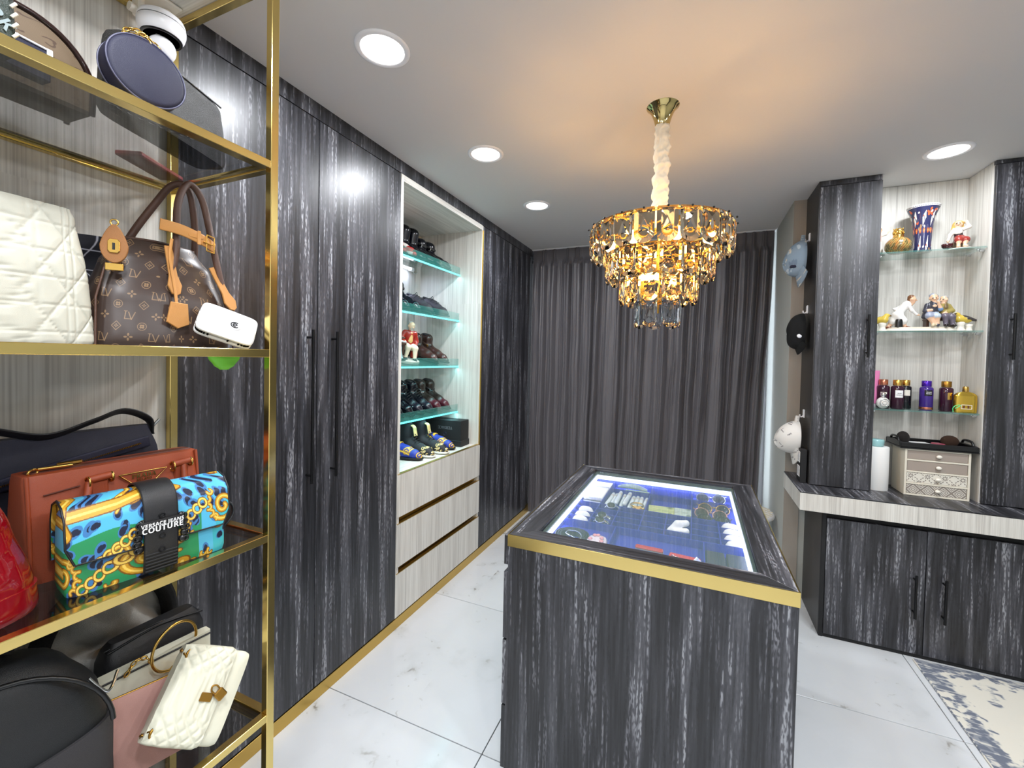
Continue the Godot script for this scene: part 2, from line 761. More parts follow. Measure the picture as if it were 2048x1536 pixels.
func build_room() -> void:
	# floor bed and its tiles
	var st := mb()
	slab(st, Vector3(-2.05, -0.12, -4.0), Vector3(2.4, -0.008, 1.4))
	var fl := struct("floor", st, M.grout)
	var meshes: Array[Mesh] = []
	for k in 6:
		st = mb()
		uvo = Vector2(0.37 * k + 0.1, 0.61 * k)
		box(st, Vector3(0, -0.006, 0), Vector3(0.8168, 0.012, 0.8043), 0.0012, 2)
		uvo = Vector2.ZERO
		st.generate_normals()
		meshes.append(st.commit())
	var k := 0
	for iz in range(-5, 2):
		for ix in range(-1, 4):
			k += 1
			var c := Vector3(-0.663 + 0.8205 * (ix + 0.5) - 0.8205, 0, -1.335 - 0.808 * (-iz - 1.0) - 0.404 + 0.808)
			if c.z < -4.0 or c.z > 1.5:
				continue
			var t := hang("tile", meshes[(k * 7 + ix * 3) % 6], M.marble, fl)
			t.position = c
			t.rotation.y = PI * (k % 2)
	st = mb()
	slab(st, Vector3(-2.05, CEIL, -4.0), Vector3(2.4, CEIL + 0.12, 1.4))
	struct("ceiling", st, M.ceiling_paint)
	st = mb()
	slab(st, Vector3(-2.05, 0, -4.0), Vector3(-1.93, CEIL, 1.4))
	struct("wall_left", st, M.white_paint)
	# the corner behind the dressing unit: grey wall beside the curtain, taupe end
	st = mb()
	slab(st, Vector3(0.522, 0, -3.88), Vector3(2.4, CEIL, -3.052))
	var wr := struct("wall_right", st, M.grey_paint)
	st = mb()
	slab(st, Vector3(0.523, 0, -3.052), Vector3(0.6, CEIL, -3.046))
	put("taupe_facing", st, M.taupe_paint, wr)
	st = mb()
	slab(st, Vector3(2.28, 0, -3.05), Vector3(2.4, CEIL, 1.4))
	struct("wall_right", st, M.grey_paint)
	st = mb()
	slab(st, Vector3(-1.93, 0, 1.28), Vector3(2.28, CEIL, 1.4))
	struct("wall_rear", st, M.white_paint)
	# the wall behind the curtain with its window
	st = mb()
	slab(st, Vector3(-1.93, 0, -3.98), Vector3(-1.2, CEIL, -3.88))
	slab(st, Vector3(-1.2, 0, -3.98), Vector3(0.52, 0.25, -3.88))
	slab(st, Vector3(-1.2, 2.36, -3.98), Vector3(0.52, CEIL, -3.88))
	slab(st, Vector3(0.52, 0, -3.98), Vector3(2.4, CEIL, -3.88))
	struct("wall_back", st, M.white_paint)
	st = mb()
	for x in [-1.18, -0.34, 0.495]:
		slab(st, Vector3(x - 0.025, 0.25, -3.95), Vector3(x + 0.025, 2.36, -3.90), 0.004)
	for y in [0.275, 2.335]:
		slab(st, Vector3(-1.155, y - 0.025, -3.95), Vector3(0.47, y + 0.025, -3.90), 0.004)
	var w := struct("window_1", st, M.white_plastic)
	for x in [[-1.155, -0.365], [-0.315, 0.47]]:
		st = mb()
		slab(st, Vector3(x[0], 0.3, -3.93), Vector3(x[1], 2.31, -3.922))
		put("pane", st, M.clear_glass, w)
	# light wood panelling behind the gold rack
	st = mb()
	slab(st, Vector3(-1.93, 0.057, -0.742), Vector3(WX, CEIL, 1.28))
	var p := struct("wall_left", st, M.light_wood)
	p.set_meta("kind", "structure")
	# gold plinth along the wardrobe row
	st = mb()
	slab(st, Vector3(WX - 0.03, 0, -3.88), Vector3(WX, 0.054, 1.28), 0.001, 2)
	struct("baseboard_left", st, M.gold_satin)
	# downlights: four in view, the rest of the two rows behind the camera
	var spots := [[-0.955, -1.103, "largest round ceiling downlight, nearest the gold rack"], [-0.962, -1.85, "middle downlight of the row above the dark wardrobes"], [-0.966, -2.585, "small far downlight just before the curtain, left of the chandelier"], [1.032, -2.58, "round downlight above the glass display shelves", 0.62],
		[-0.62, -0.30, "round downlight over the gold bag rack, outside the view", 1.25], [1.032, -1.84, "round downlight on the right, second from the display shelves"], [1.032, -1.1, "round downlight on the right, third from the display shelves"], [0.05, -0.1, "round downlight near the room entrance above the camera"], [1.032, -0.36, "round downlight on the right, fourth from the display shelves"], [-0.6, 0.6, "round downlight by the rear wall, rack side"], [0.9, 0.6, "round downlight by the rear wall, dresser side"]]
	for s in spots:
		var t := thing("downlight", s[2], "downlight", Vector3(s[0], CEIL, s[1]), 0.0, "recessed ceiling downlights")
		st = mb()
		lathe(st, [[0.068, -0.001], [0.070, -0.005], [0.080, -0.006], [0.086, -0.003], [0.087, 0.0]], 40)
		put("ring", st, M.white_plastic, t)
		st = mb()
		lathe(st, [[0.0, -0.0045], [0.066, -0.0045], [0.068, -0.001]], 40)
		put("diffuser", st, M.lamp_white, t)
		var l := AreaLight3D.new()
		l.name = "light"
		l.area_size = Vector2(0.12, 0.12)
		l.light_energy = s[3] if s.size() > 3 else 1.3
		l.light_color = Color(0.965, 0.98, 1.0)
		l.shadow_enabled = true
		l.area_range = 8.0
		l.area_attenuation = 2.0
		t.add_child(l)
		l.position = Vector3(0, -0.008, 0)
		l.rotation.x = -PI / 2


# ---------------------------------------------------------------- the wardrobes and the shoe niche

func bar_handle(parent: Node, z: float, y0: float, y1: float, x0: float, nx := 1.0, m: Material = null) -> void:
	var st := mb()
	tube(st, PackedVector3Array([Vector3(x0 + 0.03 * nx, y0, z), Vector3(x0 + 0.03 * nx, y1, z)]), 0.0055, 10)
	for y in [y0 + 0.03, y1 - 0.03]:
		tube(st, PackedVector3Array([Vector3(x0 - 0.001 * nx, y, z), Vector3(x0 + 0.03 * nx, y, z)]), 0.005, 8)
	put("handle", st, m if m else M.black_metal, parent)


func wardrobe_door(t: Node3D, z0: float, z1: float, hz: float, k: int) -> void:
	var st := mb()
	uvo = Vector2(0.37 * k, 0.2 * k)
	slab(st, Vector3(WX - 0.02, 0.060, z1 + 0.0018), Vector3(WX, 2.342, z0 - 0.0018), 0.0012)
	uvo = Vector2.ZERO
	var d := put("door", st, M.dark_wood, t)
	if hz != 0.0:
		bar_handle(d, hz, 0.915, 1.515, WX)


func build_wardrobes() -> void:
	var units := [
		["dark streaked wood wardrobe with two tall doors and black bar handles beside the gold rack", -0.744, -1.757, [[-0.744, -1.250, -1.203], [-1.250, -1.757, -1.324]]],
		["dark streaked wood wardrobe with two plain doors beside the curtain", -2.672, -3.70, [[-2.672, -3.212, 0.0], [-3.212, -3.585, 0.0]]],
	]
	var k := 0
	for u in units:
		var t := thing("wardrobe", u[0], "wardrobe")
		var st := mb()
		uvo = Vector2(0.2 + k, 0.7)
		slab(st, Vector3(-1.928, 0.058, u[2] + 0.001), Vector3(WX - 0.022, 2.344, u[1] - 0.001))
		put("carcass", st, M.plain_dark, t)
		for d in u[3]:
			k += 1
			wardrobe_door(t, d[0], d[1], d[2], k)
	# the fascia that runs over all of it
	var st := mb()
	uvo = Vector2(0.5, 0.13)
	slab(st, Vector3(-1.93, 2.346, -3.88), Vector3(WX - 0.001, CEIL, -0.744))
	uvo = Vector2.ZERO
	struct("trim_1", st, M.dark_wood)
	# the shoe niche: carcass, drawers, glass shelves
	var n := thing("shoe_cabinet", "light wood shoe niche with lit glass shelves over three drawers between the dark wardrobes", "cabinet")
	var z0 := -1.759
	var z1 := -2.670
	st = mb()
	slab(st, Vector3(-1.928, 0.058, z1 + 0.02), Vector3(-1.905, 2.344, z0 - 0.02))
	put("back_panel", st, M.light_wood, n)
	st = mb()
	slab(st, Vector3(-1.928, 0.058, z0 - 0.02), Vector3(WX - 0.001, 2.344, z0))
	put("side_panel", st, M.light_wood, n)
	st = mb()
	slab(st, Vector3(-1.928, 0.058, z1), Vector3(WX - 0.004, 2.344, z1 + 0.02))
	put("side_panel", st, M.light_wood, n)
	st = mb()
	slab(st, Vector3(-1.905, 2.312, z1 + 0.02), Vector3(WX - 0.001, 2.344, z0 - 0.02), 0.0, 2)
	put("top_panel", st, M.light_wood, n)
	st = mb()
	slab(st, Vector3(-1.905, 0.77, z1 + 0.02), Vector3(WX - 0.004, 0.802, z0 - 0.02), 0.0, 2)
	put("base_board", st, M.light_wood, n)
	st = mb()
	st = mb()
	slab(st, Vector3(WX - 0.006, 0.80, z1 + 0.001), Vector3(WX + 0.003, 2.312, z1 + 0.013), 0.001)
	put("gold_edge", st, M.gold_satin, n)
	var k2 := 0
	for d in [[0.582, 0.806], [0.320, 0.547], [0.060, 0.287]]:
		st = mb()
		k2 += 1
		uvo = Vector2(0.21 * k2, 0.4)
		slab(st, Vector3(WX - 0.02, d[0], z1 + 0.001), Vector3(WX + 0.002, d[1], z0 - 0.001), 0.0015)
		uvo = Vector2.ZERO
		var dr := put("drawer", st, M.light_wood, n)
		st = mb()
		slab(st, Vector3(WX - 0.02, d[1], z1 + 0.004), Vector3(WX + 0.0025, d[1] + 0.0025, z0 - 0.003), 0.0008, 2)
		put("gold_edge", st, M.gold_satin, dr)
	st = mb()
	for y in [0.5645, 0.3035]:
		slab(st, Vector3(WX - 0.06, y - 0.018, z1 + 0.004), Vector3(WX - 0.03, y + 0.018, z0 - 0.004), 0.0, 2)
	put("finger_groove", st, M.gold_satin, n)
	for i in 4:
		var y: float = 2.004 - 0.3255 * i
		st = mb()
		var sh := [Vector3(-1.568, y, z1 + 0.024), Vector3(-1.896, y + 0.076, z1 + 0.024)]
		for q in 1:
			var a: Vector3 = sh[0]
			var b: Vector3 = sh[1]
			var dz := Vector3(0, 0, z0 - z1 - 0.048)
			var up := Vector3(0, 0.008, 0)
			quad(st, a + up, a + dz + up, b + dz + up, b + up)
			quad(st, a, b, b + dz, a + dz)
			quad(st, a, a + dz, a + dz + up, a + up)
			quad(st, b + dz, b, b + up, b + dz + up)
		var g := put("glass_shelf", st, M.shelf_glass, n)
		st = mb()
		slab(st, Vector3(-1.568, y + 0.006, z1 + 0.024), Vector3(-1.563, y + 0.056, z0 - 0.024), 0.001)
		put("front_lip", st, M.shelf_glass, g)
		st = mb()
		slab(st, Vector3(-1.569, y - 0.005, z1 + 0.024), Vector3(-1.562, y + 0.004, z0 - 0.024), 0.001)
		put("light_strip", st, M.led_cyan, g)
		var l := AreaLight3D.new()
		l.name = "strip_light"
		l.area_size = Vector2(0.86, 0.012)
		l.light_energy = 0.07
		l.light_color = Color(0.62, 0.97, 1.0)
		l.shadow_enabled = true
		l.area_range = 5.0
		l.area_attenuation = 2.0
		g.add_child(l)
		l.position = Vector3(-1.575, y - 0.009, (z0 + z1) * 0.5)
		l.rotation = Vector3(-PI / 2, PI / 2, 0)
	# the white tube lamp under the top shelf
	var t := thing("tube_lamp", "short white light tube fixed under the top glass shelf of the shoe niche", "lamp")
	st = mb()
	tube(st, PackedVector3Array([Vector3(-1.876, 2.040, -2.49), Vector3(-1.876, 2.040, -1.86)]), 0.010, 10)
	put("tube", st, M.led_tube, t)
	st = mb()
	slab(st, Vector3(-1.904, 2.027, -2.525), Vector3(-1.868, 2.054, -2.49), 0.004)
	put("end_cap", st, M.white_plastic, t)
	st = mb()
	slab(st, Vector3(-1.904, 2.027, -1.86), Vector3(-1.868, 2.054, -1.83), 0.004)
	put("end_cap", st, M.white_plastic, t)
	st = mb()
	tube(st, curve([Vector3(-1.886, 2.036, -2.52), Vector3(-1.895, 2.02, -2.56), Vector3(-1.898, 2.035, -2.60)], 5), 0.0025, 6)
	put("cable", st, M.white_plastic, t)
	var l2 := AreaLight3D.new()
	l2.name = "tube_light"
	l2.area_size = Vector2(0.62, 0.02)
	l2.light_energy = 0.22
	l2.light_color = Color(0.84, 0.88, 1.0)
	l2.shadow_enabled = true
	l2.area_range = 5.0
	l2.area_attenuation = 2.0
	t.add_child(l2)
	l2.position = Vector3(-1.862, 2.030, -2.17)
	l2.rotation = Vector3(-PI / 2, PI / 2, 0)
	l2.rotate_object_local(Vector3.RIGHT, 0.0)


# ---------------------------------------------------------------- the gold rack

func build_rack() -> void:
	var r := thing("display_rack", "tall gold metal rack with smoked glass shelves full of handbags", "rack")
	var x1 := -0.96
	var x0 := WX + 0.002
	var zA := -0.74
	var zB := 0.32
	var w := 0.02
	for p in [[x1 - w, zA], [x0, zA], [x1 - w, zB], [x0, zB]]:
		var st := mb()
		slab(st, Vector3(p[0], 0.0, p[1]), Vector3(p[0] + w, CEIL - 0.002, p[1] + w), 0.0012)
		put("post", st, M.gold, r)
	for y in [1.888, 1.429, 0.970, 0.514, 0.10]:
		for x in [x1 - w, x0]:
			var st := mb()
			slab(st, Vector3(x, y - 0.019, zA + w), Vector3(x + w, y, zB), 0.001, 2)
			put("rail", st, M.gold, r)
		for z in [zA, zB]:
			var st := mb()
			slab(st, Vector3(x0 + w, y - 0.019, z), Vector3(x1 - w, y, z + w), 0.001, 0)
			put("rail", st, M.gold, r)
		var st2 := mb()
		slab(st2, Vector3(x0 + w + 0.001, y - 0.013, zA + w + 0.001), Vector3(x1 - w - 0.001, y - 0.004, zB - 0.001), 0.001)
		put("glass_shelf", st2, M.smoked_glass, r)
		for q in [[Vector3(x0 + w, y - 0.0165, zA + w), Vector3(x0 + w + 0.012, y - 0.0135, zB), 2], [Vector3(x1 - w - 0.012, y - 0.0165, zA + w), Vector3(x1 - w, y - 0.0135, zB), 2], [Vector3(x0 + w + 0.012, y - 0.0165, zA + w), Vector3(x1 - w - 0.012, y - 0.0135, zA + w + 0.012), 0]]:
			st2 = mb()
			slab(st2, q[0], q[1], 0.0, q[2])
			put("glass_ledge", st2, M.gold, r)
	var st := mb()
	slab(st, Vector3(x0, 2.335, zA), Vector3(x0 + w, 2.355, zB), 0.001, 2)
	slab(st, Vector3(x0 + w, 2.315, zA), Vector3(x1, 2.335, zA + w), 0.001, 0)
	slab(st, Vector3(x0, 2.315, zA + w), Vector3(x0 + w, 2.335, zB), 0.001, 2)
	slab(st, Vector3(x1 - w, 2.315, zA + w), Vector3(x1, 2.335, zB), 0.001, 2)
	put("top_rail", st, M.gold, r)
	st = mb()
	slab(st, Vector3(x0 + w, 2.337, zA + 0.002), Vector3(x1 - 0.002, 2.357, zB), 0.001, 0)
	put("top_board", st, M.light_wood, r)
	# surveillance camera hanging under the top board
	var c := thing("security_camera", "white dome security camera hanging from the top board of the gold rack", "camera", Vector3(-1.285, 2.336, -0.655))
	st = mb()
	slab(st, Vector3(-0.075, -0.008, -0.05), Vector3(0.0, 0.0, 0.05), 0.003)
	for z in [-0.03, 0.03]:
		slab(st, Vector3(-0.06, -0.062, z - 0.007), Vector3(-0.025, -0.006, z + 0.007), 0.004)
	tube(st, PackedVector3Array([Vector3(-0.042, -0.052, -0.05), Vector3(-0.042, -0.052, 0.05)]), 0.011, 10)
	put("mount", st, M.cream_plastic, c)
	xf = Transform3D(Basis().scaled(Vector3.ONE * 0.84), Vector3(0, -0.075, 0))
	st = mb()
	lathe(st, [[0.0585, -0.0015], [0.059, 0.004], [0.055, 0.014], [0.044, 0.022], [0.02, 0.026], [0.0, 0.027]], 36)
	put("upper_shell", st, M.white_plastic, c)
	st = mb()
	lathe(st, [[0.046, -0.046], [0.050, -0.044], [0.057, -0.032], [0.0605, -0.018], [0.0605, -0.006], [0.0585, -0.0035]], 36)
	put("lower_shell", st, M.white_plastic, c)
	st = mb()
	lathe(st, [[0.057, -0.0036], [0.0588, -0.0025], [0.057, -0.0014]], 36)
	put("black_seam", st, M.black_plastic, c)
	st = mb()
	lathe(st, [[0.044, -0.046], [0.050, -0.0468], [0.0515, -0.043]], 36)
	put("black_ring", st, M.black_plastic, c)
	st = mb()
	ball(st, Vector3(0, -0.076, 0), Vector3(0.036, 0.036, 0.036), 24)
	slab(st, Vector3(-0.016, -0.07, -0.02), Vector3(0.016, -0.03, 0.02), 0.006)
	put("eye_ball", st, M.white_plastic, c)
	st = mb()
	ball(st, Vector3(0.012, -0.099, 0.022), Vector3(0.012, 0.012, 0.012), 14)
	put("lens", st, M.black_plastic, c)
	xf = Transform3D()


# ---------------------------------------------------------------- the display island

# trapezoid board, mitred at both ends, laid in the plane x, z with its top at y1
func mitred(st: SurfaceTool, a: Vector2, b: Vector2, c: Vector2, d: Vector2, y0: float, y1: float, bev: float) -> void:
	# outer edge a-b, inner edge c-d; local y runs along a-b, so that the grain does too
	var dir := (b - a).normalized()
	var nor := Vector2(-dir.y, dir.x)
	var pts := PackedVector2Array()
	for p in [a, b, c, d]:
		var q: Vector2 = p - a
		pts.append(Vector2(q.dot(nor), q.dot(dir)))
	var keep := xf
	var X := Vector3(nor.x, 0, nor.y)
	var Y := Vector3(dir.x, 0, dir.y)
	var Z := X.cross(Y)
	var base := y0
	if Z.y < 0.0:
		for i in pts.size():
			pts[i].x = -pts[i].x
		X = -X
		Z = -Z
	xf = Transform3D(Basis(X, Y, Z), Vector3(a.x, base, a.y))
	prism(st, pts, 0.0, y1 - y0, bev)
	xf = keep


func build_island() -> void:
	var t := thing("display_island", "dark streaked wood display island with a gold band and lit glass top over blue trays", "island")
	var xa := -0.542
	var xb := 0.258
	var za := -1.248
	var zb := -2.262
	var ia := -0.458
	var ib := 0.176
	var ja := -1.320
	var jb := -2.198
	var st := mb()
	uvo = Vector2(0.3, 0.05)
	slab(st, Vector3(xa + 0.002, 0.06, za - 0.018), Vector3(xb - 0.002, 0.812, za - 0.002), 0.001)
	put("front_panel", st, M.dark_wood, t)
	st = mb()
	slab(st, Vector3(xa + 0.002, 0.06, zb + 0.002), Vector3(xb - 0.002, 0.812, zb + 0.018), 0.001)
	put("rear_panel", st, M.dark_wood, t)
	st = mb()
	slab(st, Vector3(xb - 0.02, 0.06, zb + 0.02), Vector3(xb - 0.002, 0.812, za - 0.02), 0.001)
	put("side_panel", st, M.dark_wood, t)
	st = mb()
	slab(st, Vector3(xa + 0.03, 0.0, zb + 0.04), Vector3(xb - 0.03, 0.06, za - 0.04))
	put("plinth", st, M.plain_dark, t)
	st = mb()
	slab(st, Vector3(xa + 0.03, 0.06, zb + 0.02), Vector3(xa + 0.045, 0.72, za - 0.02))
	put("inner_side", st, M.plain_dark, t)
	for d in [[0.745, 0.842], [0.50, 0.721], [0.28, 0.494], [0.065, 0.274]]:
		st = mb()
		uvo = Vector2(d[0], d[1])
		slab(st, Vector3(xa - 0.016, d[0], zb + 0.01), Vector3(xa + 0.001, d[1], za - 0.012), 0.001)
		put("drawer", st, M.dark_wood, t)
	# gold band
	uvo = Vector2.ZERO
	for b in [[Vector3(xa, 0.812, za - 0.004), Vector3(xb, 0.8505, za)], [Vector3(xa, 0.812, zb), Vector3(xb, 0.8505, zb + 0.004)], [Vector3(xb - 0.004, 0.812, zb + 0.004), Vector3(xb, 0.8505, za - 0.004)], [Vector3(xa, 0.812, zb + 0.004), Vector3(xa + 0.004, 0.8505, za - 0.004)]]:
		st = mb()
		slab(st, b[0], b[1], 0.0005)
		put("gold_band", st, M.gold, t)
	# mitred top frame
	var oa := Vector2(xa + 0.0042, za - 0.0042)
	var ob := Vector2(xb - 0.0042, za - 0.0042)
	var oc := Vector2(xb - 0.0042, zb + 0.0042)
	var od := Vector2(xa + 0.0042, zb + 0.0042)
	var na := Vector2(ia, ja)
	var nb := Vector2(ib, ja)
	var nc := Vector2(ib, jb)
	var nd := Vector2(ia, jb)
	var k := 0
	for q in [[oa, ob, nb, na], [ob, oc, nc, nb], [oc, od, nd, nc], [od, oa, na, nd]]:
		st = mb()
		k += 1
		uvo = Vector2(0.27 * k, 0.31 * k)
		mitred(st, q[0], q[1], q[2], q[3], 0.832, 0.851, 0.0012)
		put("frame_board", st, M.dark_wood, t)
	uvo = Vector2.ZERO
	# inner step of the frame
	st = mb()
	slab(st, Vector3(ia, 0.826, jb), Vector3(ib, 0.8335, jb + 0.009), 0.001, 0)
	slab(st, Vector3(ia, 0.826, ja - 0.009), Vector3(ib, 0.8335, ja), 0.001, 0)
	slab(st, Vector3(ia, 0.826, jb + 0.009), Vector3(ia + 0.009, 0.8335, ja - 0.009), 0.001, 2)
	slab(st, Vector3(ib - 0.009, 0.826, jb + 0.009), Vector3(ib, 0.8335, ja - 0.009), 0.001, 2)
	put("inner_bead", st, M.black_metal, t)
	st = mb()
	slab(st, Vector3(ia + 0.001, 0.8345, jb + 0.001), Vector3(ib - 0.001, 0.8405, ja - 0.001), 0.0008)
	put("glass_top", st, M.clear_glass, t)
	# light strips round the well
	var y0 := 0.809
	var y1 := 0.826
	for b in [[Vector3(ia, y0, jb), Vector3(ib, y1, jb + 0.024), 0], [Vector3(ia, y0, ja - 0.012), Vector3(ib, y1, ja), 1], [Vector3(ia, y0, jb + 0.024), Vector3(ia + 0.016, y1, ja - 0.012), 2], [Vector3(ib - 0.016, y0, jb + 0.024), Vector3(ib, y1, ja - 0.012), 3]]:
		st = mb()
		slab(st, b[0], b[1], 0.002)
		var o := put("light_strip", st, M.led_white, t)
		var l := AreaLight3D.new()
		l.name = "strip_light"
		var along_x: bool = b[2] < 2
		l.area_size = Vector2(0.6 if along_x else 0.82, 0.012)
		l.light_energy = 0.065
		l.light_color = Color(0.84, 0.89, 1.0)
		l.shadow_enabled = true
		l.area_range = 4.0
		l.area_attenuation = 2.0
		o.add_child(l)
		l.position = ((b[0] as Vector3) + (b[1] as Vector3)) * 0.5 + Vector3(0, -0.011, 0)
		l.rotation = Vector3(-PI / 2, 0.0 if along_x else PI / 2, 0)
	# the velvet box
	st = mb()
	var fy := 0.742
	slab(st, Vector3(ia - 0.01, fy - 0.006, jb - 0.01), Vector3(ib + 0.01, fy, ja + 0.01))
	slab(st, Vector3(ia - 0.01, fy, jb - 0.01), Vector3(ib + 0.01, y0, jb), 0.0, 0)
	slab(st, Vector3(ia - 0.01, fy, ja), Vector3(ib + 0.01, y0, ja + 0.01), 0.0, 0)
	slab(st, Vector3(ia - 0.01, fy, jb), Vector3(ia, y0, ja), 0.0, 2)
	slab(st, Vector3(ib, fy, jb), Vector3(ib + 0.01, y0, ja), 0.0, 2)
	var tray := put("velvet_tray", st, M.velvet_blue, t)
	var ty := 0.80
	var h := 0.004
	# [x0, z0, x1, z1]
	for p in [[ia, -1.832, ib, -1.832], [ia, -1.604, ib, -1.604], [-0.362, jb, -0.356, -1.604], [-0.176, jb, -0.172, -1.604], [0.003, jb, 0.006, -1.604], [-0.356, -2.075, ib, -2.09], [-0.45, -1.832, -0.438, -1.604], [-0.275, -1.832, -0.265, -1.604], [-0.088, -1.832, -0.085, -1.604], [0.098, -1.832, 0.102, -1.604],
			[ia, -1.772, ib, -1.772], [ia, -1.712, ib, -1.712], [ia, -1.655, ib, -1.655], [-0.255, -1.604, -0.252, ja], [0.044, -1.604, 0.044, ja]]:
		st = mb()
		if absf(p[0] - p[2]) > absf(p[1] - p[3]):
			slab(st, Vector3(p[0], fy, p[1] - h / 2), Vector3(p[2], ty, p[1] + h / 2), 0.001, 0)
		else:
			slab(st, Vector3(p[0] - h / 2, fy, minf(p[1], p[3])), Vector3(p[0] + h / 2, ty, maxf(p[1], p[3])), 0.001, 2)
		put("divider", st, M.velvet_blue, tray)
	# raised floors of the compartments that hold something
	for c in [[ia, jb, -0.362, -1.836], [-0.356, jb, -0.178, -1.836], [-0.170, -2.08, 0.001, -1.836], [0.007, jb, ib, -1.836], [-0.438, -1.830, -0.364, -1.606], [-0.354, -1.830, -0.272, -1.606], [-0.083, -1.830, 0.001, -1.606], [0.104, -1.830, ib, -1.606], [ia, -1.602, ib, ja]]:
		st = mb()
		slab(st, Vector3(c[0], fy + 0.0002, c[1]), Vector3(c[2], 0.7722, c[3]))
		put("cell_floor", st, M.velvet_blue, tray)


# ---------------------------------------------------------------- the dressing unit on the right

func front_handle(parent: Node, x: float, y0: float, y1: float, z: float) -> void:
	var st := mb()
	tube(st, PackedVector3Array([Vector3(x, y0, z + 0.028), Vector3(x, y1, z + 0.028)]), 0.0055, 10)
	for y in [y0 + 0.025, y1 - 0.025]:
		tube(st, PackedVector3Array([Vector3(x, y, z - 0.001), Vector3(x, y, z + 0.028)]), 0.0045, 8)
	put("handle", st, M.black_metal, parent)


